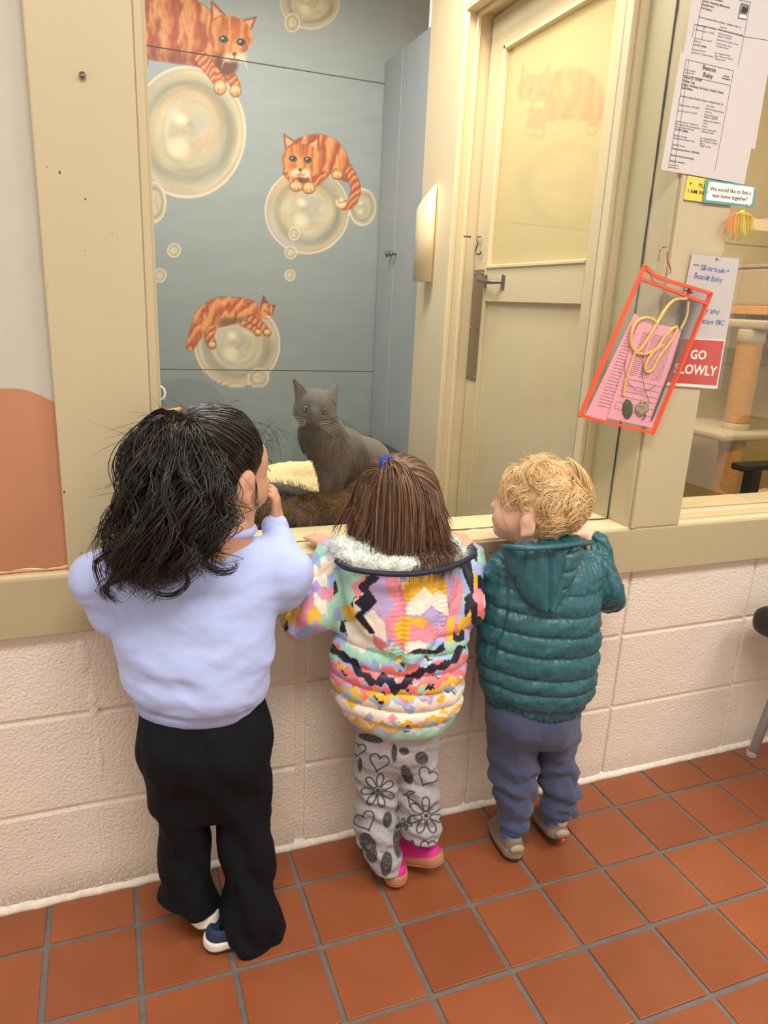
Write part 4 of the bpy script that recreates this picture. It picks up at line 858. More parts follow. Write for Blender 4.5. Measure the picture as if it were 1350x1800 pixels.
def shoe(parent, heel, d, L, Wd, pitch, upper, mids, out, roll=0.0, collar=0.052, pair=''):
    """heel: back of the heel on the ground; d: toe direction; pitch lifts the heel about the toe"""
    d = unit(V3(d[0], d[1], 0)); r = V3(d[1], -d[0], 0); k = L/0.15; w0 = Wd/2
    def outl(X, Y, ins):
        t = np.clip((Y-0.027*k)/(0.088*k), 0, 1); rr = w0*(0.84+0.16*np.sin(t*2.2))-ins
        yy = np.clip(Y, 0.027*k, 0.115*k); return np.sqrt(X*X+(Y-yy)**2*np.where(Y > 0.115*k, 0.8, 1.0))-rr
    def build(fn, m, name, hh=0.0026):
        S = SDF((-w0-0.012, -0.014, -0.012), (w0+0.012, L+0.014, 0.085), hh); S.op(fn, (-w0-0.01, -0.01, -0.01), (w0+0.01, L+0.01, 0.08)); v, F = S.mesh(2)
        cy_, sy_ = math.cos(pitch), math.sin(pitch); y, z = v[:, 1]-0.118*k, v[:, 2]; y2 = y*cy_+z*sy_; z2 = -y*sy_+z*cy_; x = v[:, 0]
        cr, sr = math.cos(roll), math.sin(roll); x2 = x*cr+z2*sr; z3 = -x*sr+z2*cr
        z3 = z3
        w_ = np.array(heel)[None]+x2[:, None]*r[None]+(y2+0.118*k)[:, None]*d[None]+z3[:, None]*V3(0, 0, 1)[None]
        if w_[:, 2].min() < 0.0005 and name == 'outsole': build.lift = 0.0005-w_[:, 2].min()
        w_[:, 2] += build.lift
        return mobj(name, w_, F, m, parent, True)
    build.lift = 0.0
    rd = lambda a, b, q=0.004: np.minimum(np.maximum(a+q, b+q), 0)+np.sqrt(np.maximum(a+q, 0)**2+np.maximum(b+q, 0)**2)-q
    o = build(lambda X, Y, Z: rd(outl(X, Y, 0.0), np.abs(Z-0.004)-0.004+0*X, 0.003), out, 'outsole')
    mi = build(lambda X, Y, Z: rd(outl(X, Y, -0.0012), np.abs(Z-0.014)-0.008-0.003*np.clip((0.05*k-Y)/0.05, 0, 1)+0*X, 0.004), mids, 'midsole')
    def up(X, Y, Z):
        hgt = np.interp(np.broadcast_to(Y, np.broadcast(X, Y, Z).shape).ravel(), [-0.02, 0.03*k, 0.075*k, 0.105*k, 0.14*k, 0.16*k], [collar, collar-0.006, 0.058, 0.045, 0.033, 0.025]).reshape(np.broadcast(X, Y, Z).shape)
        ins = 0.0015+0.16*np.maximum(Z-0.016, 0)+np.maximum(Z-hgt+0.014, 0)**2*18
        dd = rd(outl(X, Y, ins), np.maximum(Z-hgt, 0.012-Z), 0.009)
        ho = np.sqrt((X/(w0*0.62))**2+((Y-0.042*k)/(0.034*k))**2+((Z-0.062)/0.032)**2)-1; return np.maximum(dd, -ho*0.02)
    u = build(up, upper, 'upper')
    return o, mi, u
def ell_surface(W, dirs, R, k, grow):
    """points on the skull ellipsoid for local unit directions"""
    return np.array([0, -0.012, 0.022])+dirs*np.array([0.070, 0.084, 0.074])*grow
def to_world(L, H, R, k):
    return H+k*(L[..., 0:1]*R[0]+L[..., 1:2]*R[1]+L[..., 2:3]*R[2])
def rdirs(n, keep):
    out = []
    while len(out) < n:
        d = np.random.randn(n*3, 3); d /= np.linalg.norm(d, axis=1, keepdims=True); out += list(d[keep(d)])
    return np.array(out[:n])
def hair_cap(parent, H, R, k, m, keepf, grow=1.045, amp=0.004, seed=1, sc_=(1, 1, 1)):
    S = SDF(H-0.13*k, H+0.13*k, 0.0035)
    def fn(X, Y, Z):
        x, y, z = X-H[0], Y-H[1], Z-H[2]
        lx = (x*R[0][0]+y*R[0][1]+z*R[0][2])/k; ly = (x*R[1][0]+y*R[1][1]+z*R[1][2])/k; lz = (x*R[2][0]+y*R[2][1]+z*R[2][2])/k
        a = np.sqrt((lx/(0.070*grow*sc_[0]))**2+((ly+0.012)/(0.084*grow*sc_[1]))**2+((lz-0.022)/(0.074*grow*sc_[2]))**2); d = (a-1)*0.072*k
        c = keepf(lx, ly, lz)*k; return np.minimum(np.maximum(d+0.006, c+0.006), 0)+np.sqrt(np.maximum(d+0.006, 0)**2+np.maximum(c+0.006, 0)**2)-0.006
    S.op(fn, H-0.12*k, H+0.12*k); v, F = S.mesh(1); n = normals(v, F); q = (v-H)
    v = v+n*((fbm(q*np.array([1, 1, 0.5]), 70, 3, seed)-0.5)*2*amp)[:, None]
    return mobj('hair_base', v, F, m, parent, True)
def arr(*pts):
    return np.array([px(*q) for q in pts])
def hair_mat(name, c, c2):
    m = mat(name, c, 0.36, 0.3, 90, spec=0.6); nt = m.node_tree; b = nt.nodes['Principled BSDF']; b.inputs['Anisotropic'].default_value = 0.5
    N = nt.nodes.new; L = nt.links.new; ge = N('ShaderNodeNewGeometry'); mx = N('ShaderNodeMix'); mx.data_type = 'RGBA'
    src = b.inputs['Base Color'].links[0].from_socket; L(src, mx.inputs[6]); mx.inputs[7].default_value = (*lin(c2), 1)
    pw = N('ShaderNodeMath'); pw.operation = 'POWER'; pw.inputs[1].default_value = 2.0; L(ge.outputs['Random Per Island'], pw.inputs[0]); L(pw.outputs[0], mx.inputs[0]); L(mx.outputs[2], b.inputs['Base Color']); return m
def garment(name, S, m, parent, fold=None, sub=0, relax=1, label=None):
    v, F = S.mesh(relax)
    for _ in range(sub): v, F = subdiv(v, F)
    if fold is not None: v = v+normals(v, F)*fold(v)[:, None]
    o = mobj(name, v, F, m, parent, True, label); return o, v, F
def bounds(*Ts, pts=(), pad=0.06):
    lo = np.min([t['lo'] for t in Ts]+[p for p in pts], 0)-pad; hi = np.max([t['hi'] for t in Ts]+[p for p in pts], 0)+pad; return lo, hi
def ring(T, zq, grow=0.0, n=60, sh=True):
    it = lambda k: np.interp(zq, T['z'], T[k]); a = np.linspace(0, 2*np.pi, n, endpoint=False)
    x = it('cx')+(it('rx')+grow)*np.cos(a); y = it('cy')+(it('ry')+grow)*np.sin(a); return np.stack([x, y, zq+(T['sh']*(x-T['x0']) if sh else 0)], 1)
def segt(v, a, b):
    ba = b-a; return np.clip(((v-a) @ ba)/(ba @ ba), 0, 1)

# ------------------------------------------------------------ oldest girl: lilac sweatshirt, black flared trousers
SK1 = skin_mat('skin_warm', (202, 152, 126)); SK2 = skin_mat('skin_rosy', (232, 178, 152)); SK3 = skin_mat('skin_fair', (240, 190, 166))
LILAC = mat('lilac_fleece', (178, 192, 240), 0.85, 0.04, 60, 0.25, 500, sheen=0.35); BLACKC = mat('black_jersey', (13, 15, 22), 0.8, 0.12, 40, 0.15, 700, spec=0.22)
HAIR1 = hair_mat('hair_black', (15, 10, 8), (42, 27, 20))
g1 = thing('person', 'girl with dark curly ponytail in lilac sweatshirt and black flared trousers', 'person', (0.31, -0.18, 0.0))
H1 = px(383, 822, -0.125); R1 = frame((0.80, 0.58, -0.10)); K1 = 1.02
legs1 = [(px(300, 1290, -0.16), px(318, 1440, -0.15), px(335, 1570, -0.15), px(325, 1600, -0.14)), (px(410, 1290, -0.16), px(425, 1440, -0.17), px(425, 1610, -0.20), px(435, 1635, -0.20))]
wr = px(486, 914, -0.092); wl_ = px(255, 985, -0.055)+V3(0, 0, 0.016)
arms1 = [dict(p=(px(232, 985, -0.14), px(178, 1060, -0.14), wl_), d=V3(0.4, 0.9, -0.05), n=V3(0, 0, 1), th=1, curl=(0.05, 0.1, 0.1), thumb=0.0),
         dict(p=(px(478, 990, -0.14), px(512, 1020, -0.14), wr), d=unit(px(485, 866, -0.090)-wr), n=unit(V3(0.9, -0.35, 0.1)), th=1, sc=0.84, curl=(0.30, 0.6, 0.5), thumb=0.4)]
W1, _ = person_body(g1, SK1, H1, R1, K1, px(395, 925, -0.14), px(365, 1010, -0.15), px(355, 1240, -0.165), arms1, legs1)
eyes_brows(W1, R1, K1, g1, (70, 44, 30), (24, 16, 14))
q = W1(0.079, -0.004, -0.048); S = SDF(q-0.006, q+0.006, 0.0007); S.ell(q, (0.0019,)*3, 0); v, F = S.mesh(1); mobj('earring', v, F, mat('gold', (240, 200, 110), 0.15, metal=1.0), g1, True)
T1 = rowset([(350, 438, 936, -0.135, 0.045), (275, 488, 960, -0.138, 0.062), (228, 500, 985, -0.142, 0.074), (208, 492, 1030, -0.15, 0.086), (199, 482, 1100, -0.16, 0.092), (200, 478, 1150, -0.165, 0.096), (208, 474, 1190, -0.168, 0.095), (228, 464, 1222, -0.17, 0.086)])
a0, a1, a2, a3 = px(232, 992, -0.14), px(172, 1018, -0.142), px(196, 1078, -0.135), px(240, 1000, -0.065)
c0, c1, c2, c3 = px(478, 994, -0.14), px(507, 1010, -0.165), px(500, 1042, -0.155), px(484, 928, -0.098)
lo, hi = bounds(T1, pts=(a1, a2, a3, c1, c2, c3), pad=0.07); S = SDF(lo, hi, 0.0045); S.rows(T1, 0.0)
S.cone(a0, a1, 0.048, 0.040, 0.03); S.cone(a1, a2, 0.040, 0.033, 0.02); S.cone(a2, a3, 0.033, 0.028, 0.015)
S.cone(c0, c1, 0.048, 0.040, 0.03); S.cone(c1, c2, 0.038, 0.034, 0.02); S.cone(c1, c3, 0.036, 0.022, 0.018)
nb = px(397, 926, -0.14); S.cone(nb, nb+V3(0.005, 0.01, 0.09), 0.036, 0.04, 0.006, 's')
def fold1(v):
    z = v[:, 2]; x = v[:, 0]
    dg = fbm(np.stack([x*9+z*14, v[:, 1]*6, z*9-x*5], 1), 1.4, 3, 3)-0.5; fine = fbm(np.stack([x*20+z*10, v[:, 1]*16, z*50-x*14], 1), 1.0, 2, 9)-0.5
    hem = np.interp(z, [0.50, 0.53, 0.60, 0.68], [1.0, 1.2, 0.6, 0.25]); sag = 0.006*np.sin((z+0.55*x)*62+dg*5)*np.interp(z, [0.47, 0.52, 0.64, 0.70], [0.3, 1, 0.8, 0.15])*np.interp(x, [0.16, 0.30, 0.42], [0.25, 0.8, 1.0])
    return 0.022*dg*hem+0.004*fine+sag*0.55
o, v, F = garment('sweatshirt', S, LILAC, g1, fold1, 0, 2)
# hem band, collar, cuffs
Tb = rowset([(229, 464, 1219, -0.17, 0.083), (238, 459, 1232, -0.17, 0.078), (242, 456, 1246, -0.17, 0.074)]); Tb['sh'] = T1['sh']+0.03
lo, hi = bounds(Tb, pad=0.03); S = SDF(lo, hi, 0.004); S.rows(Tb); garment('hem_band', S, mat('lilac_rib', (174, 186, 236), 0.85, 0.05, 60, 0.5, 300, stretch=(6, 6, 0.3)), o, lambda v: 0.002*(fbm(v, 30, 2, 4)-0.5))
tube('collar', [nb+V3(0.045*math.cos(a), 0.002+0.043*math.sin(a), -0.006-0.004*math.sin(a)) for a in np.linspace(0, 6.2832, 40, endpoint=False)], 0.0085, LILAC, o, 10, True)
dv = unit(c3-c1); tube('cuff', [c3-dv*0.012, c3-dv*0.002, c3+dv*0.012, c3+dv*0.018], [0.0235, 0.0245, 0.023, 0.019], LILAC, o, 20)
# trousers
TP = rowset([(240, 464, 1212, -0.168, 0.066), (240, 470, 1250, -0.168, 0.078), (246, 473, 1300, -0.168, 0.084), (258, 474, 1350, -0.165, 0.078), (266, 474, 1400, -0.163, 0.066), (270, 474, 1425, -0.163, 0.055)])
TLl = rowset([(255, 372, 1340, -0.160, 0.066), (268, 368, 1410, -0.158, 0.056), (276, 370, 1470, -0.154, 0.052), (282, 376, 1530, -0.152, 0.053), (281, 380, 1555, -0.150, 0.056), (272, 386, 1580, -0.148, 0.060)])
TLr = rowset([(362, 474, 1340, -0.168, 0.066), (370, 474, 1410, -0.172, 0.056), (380, 476, 1470, -0.178, 0.052), (388, 480, 1530, -0.184, 0.053), (390, 486, 1580, -0.190, 0.056), (386, 492, 1612, -0.194, 0.058), (381, 500, 1644, -0.197, 0.062)])
lo, hi = bounds(TP, TLl, TLr, pad=0.04); S = SDF(lo, hi, 0.0045); S.rows(TP, 0.0); S.rows(TLl, 0.012); S.rows(TLr, 0.012)
for x, y, Yp, r in ((308, 1318, -0.20, 0.052), (408, 1318, -0.20, 0.052)): S.ell(px(x, y, Yp), (r, r*0.75, r), 0.05)
def fold2(v):
    z = v[:, 2]; x = v[:, 0]; n = fbm(np.stack([x*14, v[:, 1]*14, z*5], 1), 1.2, 3, 6)-0.5
    w_ = 0.0055*np.sin(z*46+x*60+n*8)*np.interp(z, [0.05, 0.2, 0.4], [1.0, 0.8, 0.25]); return 0.020*n+w_
garment('trousers', S, BLACKC, g1, fold2, 0, 2)
NAVY = mat('navy_suede', (34, 48, 84), 0.7, 0.12, 80); WHITER = mat('white_rubber', (232, 224, 214), 0.55, 0.06, 40); DKSOLE = mat('dark_sole', (62, 50, 48), 0.7, 0.15, 60)
for hl, d, pt, rl in (((0.298, -0.200, 0.0), (-0.30, 0.95), 0.26, -0.10), ((0.276, -0.207, 0.0), (0.985, 0.13), 0.03, 0.0)):
    sh_ = bpy.data.objects.new('shoe', None); COL.objects.link(sh_); sh_.parent = g1; sh_.matrix_parent_inverse = parent_world(g1).inverted(); sh_.location = (0, 0, 0)
    _PW[sh_.name] = Matrix.Identity(4); shoe(sh_, hl, d, 0.138, 0.060, pt, NAVY, WHITER, DKSOLE, rl)
# hair
np.random.seed(5)
keep1 = lambda lx, ly, lz: np.maximum(ly*0.92-lz*0.34-0.030, -lz-0.046+np.maximum(ly+0.02, 0)*0.9)
hair_cap(g1, H1, R1, K1, HAIR1, keep1, 1.05, 0.003, 3)
tie = px(318, 738, -0.165); tl = np.array([(tie-H1) @ R1[0], (tie-H1) @ R1[1], (tie-H1) @ R1[2]])/K1
td = unit((tl-np.array([0, -0.012, 0.022]))/np.array([0.070, 0.084, 0.074]))
D = rdirs(1500, lambda d: (0.92*(d[:, 1]*0.084-0.012)-0.34*(d[:, 2]*0.074+0.022) < 0.026) & (d[:, 2] > -0.80+np.maximum(d[:, 1]+0.15, 0)*1.1))
K = 12; t = np.linspace(0, 1, K)[None, :, None]; om = np.arccos(np.clip(D @ td, -1, 1))[:, None, None]+1e-4
sl = (np.sin((1-t)*om)*D[:, None]+np.sin(t*om)*td[None, None])/np.sin(om)
gr = 1.05+0.05*np.random.rand(len(D), 1, 1)*np.sin(np.pi*t)+0.03*t+0.012*np.sin(t*14+np.random.rand(len(D), 1, 1)*6.3)
strands('scalp_hair', to_world(ell_surface(None, sl, R1, K1, 1.0)*1.0+(sl*np.array([0.070, 0.084, 0.074]))*(gr-1), H1, R1, K1), 0.0010, HAIR1, g1)
Gd = [arr((312, 735, -0.16), (278, 742, -0.19), (258, 785, -0.215), (242, 850, -0.235), (228, 920, -0.245), (212, 985, -0.25), (205, 1030, -0.245)),
      arr((312, 735, -0.16), (284, 745, -0.20), (270, 800, -0.23), (262, 870, -0.25), (252, 940, -0.26), (240, 1000, -0.26), (252, 1052, -0.255)),
      arr((314, 736, -0.165), (296, 752, -0.21), (294, 820, -0.24), (292, 890, -0.26), (286, 950, -0.265), (268, 1000, -0.265), (246, 1045, -0.26)),
      arr((316, 737, -0.17), (312, 760, -0.215), (320, 825, -0.245), (324, 890, -0.262), (318, 945, -0.27), (322, 990, -0.27), (300, 1035, -0.268)),
      arr((318, 738, -0.17), (332, 765, -0.21), (345, 825, -0.24), (350, 880, -0.258), (352, 930, -0.268), (336, 985, -0.27), (318, 1010, -0.268)),
      arr((320, 738, -0.17), (346, 775, -0.205), (360, 830, -0.232), (368, 885, -0.25), (364, 935, -0.262), (352, 972, -0.265), (362, 995, -0.262))]
Gd = np.array([spline(g, 40) for g in Gd])
S = SDF(Gd.reshape(-1, 3).min(0)-0.05, Gd.reshape(-1, 3).max(0)+0.05, 0.0045)
for gi, g in enumerate(Gd):
    for k in range(0, 27, 3): S.cone(g[k], g[k+3], 0.004+0.016*math.sin(k/27*2.6), 0.004+0.016*math.sin((k+3)/27*2.6), 0.010)
garment('ponytail_core', S, mat('hair_core', (20, 13, 11), 0.95, 0.3, 120, 0.8, 200, stretch=(3, 3, 0.4), spec=0.1), g1, lambda v: 0.018*(fbm(v*np.array([1, 1, 0.35]), 75, 3, 5)-0.5))
def pony(N, wave, K=40, jit=0.012, lenr=(0.72, 1.0), clump=26, seed=1):
    rg = np.random.RandomState(seed); u = rg.rand(N)*(len(Gd)-1.001); i = u.astype(int); f = (u-i)[:, None, None]
    C = Gd[i]*(1-f)+Gd[i+1]*f; cl = (u*clump/(len(Gd)-1)).astype(int); off = rg.randn(clump+1, 3)*jit*np.array([1.1, 1.2, 0.5]); ph = rg.rand(clump+1)*6.28; fr = 2.0+2.0*rg.rand(clump+1); am = wave*(0.6+0.8*rg.rand(clump+1))
    t = np.linspace(0, 1, 40)[None]; gro = np.clip(t*2.3, 0, 1)
    A = (am[cl][:, None]*gro**1.2)*(1+0.25*rg.randn(N, 1)); p_ = ph[cl][:, None]+fr[cl][:, None]*t*6.28*(1+0.04*rg.randn(N, 1))
    C = C+gro[..., None]*off[cl][:, None]+np.clip(t*9, 0, 1)[..., None]*(rg.randn(N, 1, 3)*np.array([0.0062, 0.009, 0.004]))
    C[..., 0] += A*np.cos(p_); C[..., 1] -= np.abs(A)*0.6*np.sin(p_); C[..., 2] += 0.35*A*np.sin(p_)
    L_ = rg.uniform(lenr[0], lenr[1], clump+1)[cl]*(1+0.03*rg.randn(N)); s = np.clip(np.linspace(0, 1, K)[None]*L_[:, None], 0, 1)*39; k0 = np.clip(s.astype(int), 0, 38); fr_ = (s-k0)[..., None]
    ii = np.arange(N)[:, None]; return C[ii, k0]*(1-fr_)+C[ii, k0+1]*fr_
strands('ponytail', pony(1750, 0.013, 28, 0.013, (0.74, 1.0), 64), 0.00085, HAIR1, g1); strands('curls', pony(400, 0.021, 28, 0.012, (0.8, 1.04), 24, 5), 0.0009, HAIR1, g1)
# end curls reaching over the sweatshirt
ec = []
for base in ([(372, 930, -0.262), (380, 962, -0.266), (366, 978, -0.268), (360, 992, -0.268), (376, 1004, -0.266), (400, 1006, -0.262), (416, 998, -0.258), (412, 985, -0.256)],
             [(318, 950, -0.268), (306, 985, -0.27), (322, 1000, -0.27), (331, 1018, -0.268), (322, 1036, -0.266), (300, 1046, -0.264), (276, 1043, -0.262), (263, 1030, -0.262)],
             [(262, 975, -0.264), (240, 1000, -0.262), (222, 1015, -0.26), (186, 1030, -0.25), (180, 1040, -0.245), (190, 1055, -0.243)], [(215, 960, -0.25), (185, 975, -0.235), (168, 990, -0.225), (172, 1015, -0.225), (186, 1045, -0.23)],
             [(285, 965, -0.266), (272, 1000, -0.268), (248, 1012, -0.266), (252, 1030, -0.264), (268, 1026, -0.264)], [(225, 980, -0.25), (200, 1010, -0.24), (188, 1040, -0.235), (205, 1060, -0.24)]):
    b = spline(arr(*base), 30)
    for k in range(14): ec.append(b+np.linspace(0.3, 1, 30)[:, None]*np.random.randn(3)*0.0035+np.random.randn(3)*0.0012)
strands('end_curls', np.array(ec), 0.0007, HAIR1, g1)
fl = []
for k in range(260):
    d = unit(np.random.randn(3)+V3(-0.5, -0.3, 0.5)); s0 = W1(0, -0.01, 0.02)+d*0.08 if k < 60 else Gd[np.random.randint(0, 3)][np.random.randint(3, 26)]
    d2 = unit(d+np.random.randn(3)*0.5+V3(-0.6 if k >= 60 else 0, 0, 0)); L_ = np.random.uniform(0.02, 0.065); tt_ = np.linspace(0, 1, 12)[:, None]; fl.append(s0+tt_*L_*d2+tt_**2*L_*(V3(0, 0, -0.7)+np.random.randn(3)*0.4))
for k in range(26):
    s0 = W1(0.03+0.02*np.random.rand(), 0.055+0.02*np.random.rand(), 0.03+0.05*np.random.rand()); tt_ = np.linspace(0, 1, 12)[:, None]; fl.append(s0+tt_*0.034*unit(V3(0.8, 0.1, 0.3)+np.random.randn(3)*0.6)+tt_**2*(V3(-0.006, 0, -0.030)+np.random.randn(3)*0.012))
for k in range(10):
    s0 = W1(0.071, 0.012, -0.004); e = s0+V3(0.004+0.004*np.random.randn(), -0.004, -0.075-0.02*np.random.rand()); tt_ = np.linspace(0, 1, 12)[:, None]; fl.append(s0*(1-tt_)+e*tt_+np.sin(tt_*9+np.random.rand())*V3(0.004, 0, 0)*tt_)
strands('flyaway_hair', np.array(fl), 0.00038, HAIR1, g1)
# ------------------------------------------------------------ middle girl: patterned quilted jacket
g2 = thing('person', 'girl with straight brown hair in pastel zigzag quilted jacket and grey doodle trousers', 'person', (0.68, -0.17, 0.0))
HAIR2 = hair_mat('hair_brown', (80, 55, 40), (150, 112, 82))
H2 = px(694, 893, -0.135); R2 = frame((-0.10, 0.98, 0.05)); K2 = 0.98
legs2 = [(px(660, 1340, -0.14), px(660, 1420, -0.14), px(668, 1480, -0.15), px(672, 1505, -0.14)), (px(735, 1340, -0.15), px(735, 1410, -0.155), px(738, 1455, -0.165), px(736, 1475, -0.155))]
w2l, w2r = V3(0.548, -0.034, 0.7255), px(824, 972, -0.050)+V3(0, 0, 0.012)
arms2 = [dict(p=(px(612, 1020, -0.15), px(532, 1088, -0.115), w2l), d=V3(-0.1, 0.95, 0.0), n=V3(0, -0.02, 1), th=1, sc=0.9, curl=(0.04, 0.1, 0.1), thumb=0.0),
         dict(p=(px(812, 1010, -0.15), px(822, 1064, -0.170), w2r), d=V3(-0.15, 0.85, 0.32), n=V3(0.25, -0.45, 0.85), th=-1, sc=0.92, curl=(0.40, 0.40, 0.3), thumb=0.2)]
W2, _ = person_body(g2, SK2, H2, R2, K2, px(700, 985, -0.15), px(705, 1050, -0.155), px(700, 1270, -0.15), arms2, legs2)
eyes_brows(W2, R2, K2, g2, (90, 60, 40), (60, 40, 28))
JAC = mat('printed_nylon', (230, 220, 210), 0.48, 0.03, 40, 0.12, 220, attr='print', sheen=0.1)
T2 = rowset([(640, 790, 968, -0.15, 0.050), (604, 826, 990, -0.15, 0.066), (600, 826, 1020, -0.152, 0.080), (598, 818, 1070, -0.155, 0.090), (590, 812, 1130, -0.155, 0.098), (584, 808, 1180, -0.155, 0.102), (589, 802, 1225, -0.153, 0.100), (604, 790, 1246, -0.15, 0.092), (618, 776, 1266, -0.15, 0.082)])
b0, b1, b2, b3 = px(615, 1022, -0.15), px(560, 1074, -0.145), px(527, 1090, -0.112), w2l+V3(0, -0.014, -0.008)
e0, e1, e2, e3 = px(810, 1020, -0.155), px(819, 1062, -0.180), px(819, 1070, -0.168), w2r+V3(0.004, -0.012, -0.014)
lo, hi = bounds(T2, pts=(b1, b2, b3, e1, e2, e3), pad=0.06); S = SDF(lo, hi, 0.0050); S.rows(T2, 0.0)
S.cone(b0, b1, 0.044, 0.040, 0.02); S.cone(b1, b2, 0.040, 0.031, 0.015); S.cone(b2, b3, 0.031, 0.024, 0.012); S.cone(e0, e1, 0.042, 0.035, 0.02); S.cone(e1, e2, 0.035, 0.033, 0.01); S.cone(e2, e3, 0.033, 0.026, 0.012)
nb2 = px(703, 960, -0.15); S.cone(nb2, nb2+V3(0, 0.0, 0.09), 0.046, 0.05, 0.006, 's')
Z2 = [px(700, y, -0.25)[2] for y in (1150, 1195, 1232, 1268)]
def qd(z, pitch, z0):
    return np.sqrt(np.abs(np.sin(np.pi*(z-z0)/pitch)))
def fold3(v):
    zs = v[:, 2]-T2['sh']*(v[:, 0]-T2['x0']); n = fbm(v, 26, 3, 5)-0.5; wr_ = fbm(np.stack([v[:, 0]*90, v[:, 1]*40, v[:, 2]*30], 1), 1.0, 2, 7)-0.5
    dS = np.minimum(d_cone(v[:, 0], v[:, 1], v[:, 2], b0, b1, 0.04, 0.04), d_cone(v[:, 0], v[:, 1], v[:, 2], b1, b3, 0.038, 0.03)); dT = d_rows(v[:, 0], v[:, 1], v[:, 2], T2)
    ww = np.clip((dT-dS)/0.01+0.5, 0, 1); lo_ = np.interp(v[:, 2], [0.40, 0.44, 0.60, 0.63], [0.6, 1, 1, 0.2]); qs = qd(zs, 0.037, Z2[1]); tl_ = segt(v, b0, b3)
    return (1-ww)*0.009*(qs-0.6)*lo_+ww*0.006*(np.sqrt(np.abs(np.sin(tl_*12)))-0.6)+0.008*n+0.004*wr_
PAL = np.array([[236, 150, 168], [240, 190, 58], [170, 222, 200], [190, 172, 222], [26, 26, 46], [246, 236, 220], [168, 190, 232], [244, 128, 122]], float)
def cr(*p): return [(450+x/2.647, 640+y/2.647) for x, y in p]
PK, YE, MI, LA, NV, CR, LB, CO = PAL
ART = [(MI, cr((360, 960), (520, 960), (460, 1080), (400, 1200), (380, 1050))), (LB, cr((560, 960), (1000, 950), (990, 1080), (560, 1000))), (LA, cr((525, 985), (625, 980), (650, 1120), (590, 1190), (540, 1110))), (YE, cr((400, 1130), (440, 1120), (490, 1190), (430, 1200))),
       (CR, cr((410, 1200), (470, 1200), (540, 1280), (560, 1320), (440, 1320))), (PK, cr((600, 985), (670, 975), (692, 1100), (692, 1345), (620, 1270), (590, 1200), (650, 1120), (610, 1060))), (CR, cr((500, 1180), (545, 1140), (600, 1210), (610, 1300), (555, 1260))),
       (NV, cr((505, 965), (580, 970), (572, 1002), (520, 1040), (565, 1105), (500, 1170), (556, 1250), (535, 1260), (458, 1175), (490, 1140), (455, 1110), (500, 1070), (472, 1030), (512, 1000))), (PK, cr((440, 1030), (500, 985), (505, 1000), (470, 1035), (495, 1065), (470, 1095))),
       (YE, cr((690, 1010), (740, 985), (840, 970), (890, 1010), (886, 1085), (850, 1050), (820, 1075), (785, 1035), (715, 1112), (690, 1095))), (CR, cr((695, 1125), (785, 1035), (820, 1075), (850, 1050), (890, 1085), (900, 1175), (850, 1150), (815, 1122), (765, 1172), (700, 1165))), (PK, cr((700, 1215), (765, 1172), (900, 1175), (905, 1290), (860, 1300), (700, 1290))),
       (LA, cr((770, 1170), (815, 1122), (890, 1185), (850, 1235), (800, 1195))), (YE, cr((640, 1215), (690, 1170), (800, 1190), (778, 1232), (722, 1212), (702, 1315), (655, 1270))), (CR, cr((695, 1300), (760, 1285), (800, 1310), (760, 1345), (690, 1350))), (LB, cr((800, 1300), (860, 1270), (890, 1290), (840, 1320))),
       (PK, cr((895, 975), (960, 1000), (962, 1080), (935, 1200), (905, 1260), (895, 1090))), (LA, cr((885, 985), (930, 1000), (905, 1060), (890, 1120))), (YE, cr((890, 1190), (925, 1170), (915, 1300), (890, 1290))), (NV, cr((950, 930), (1000, 915), (1014, 1000), (1012, 1070), (985, 1128), (966, 1090), (998, 1060), (972, 1000))),
       (NV, cr((688, 1352), (755, 1322), (830, 1332), (872, 1292), (882, 1332), (790, 1370), (720, 1372)))]
def zig(x, per, ph=0.0):
    return np.abs(((x/per+ph) % 1.0)*2-1)
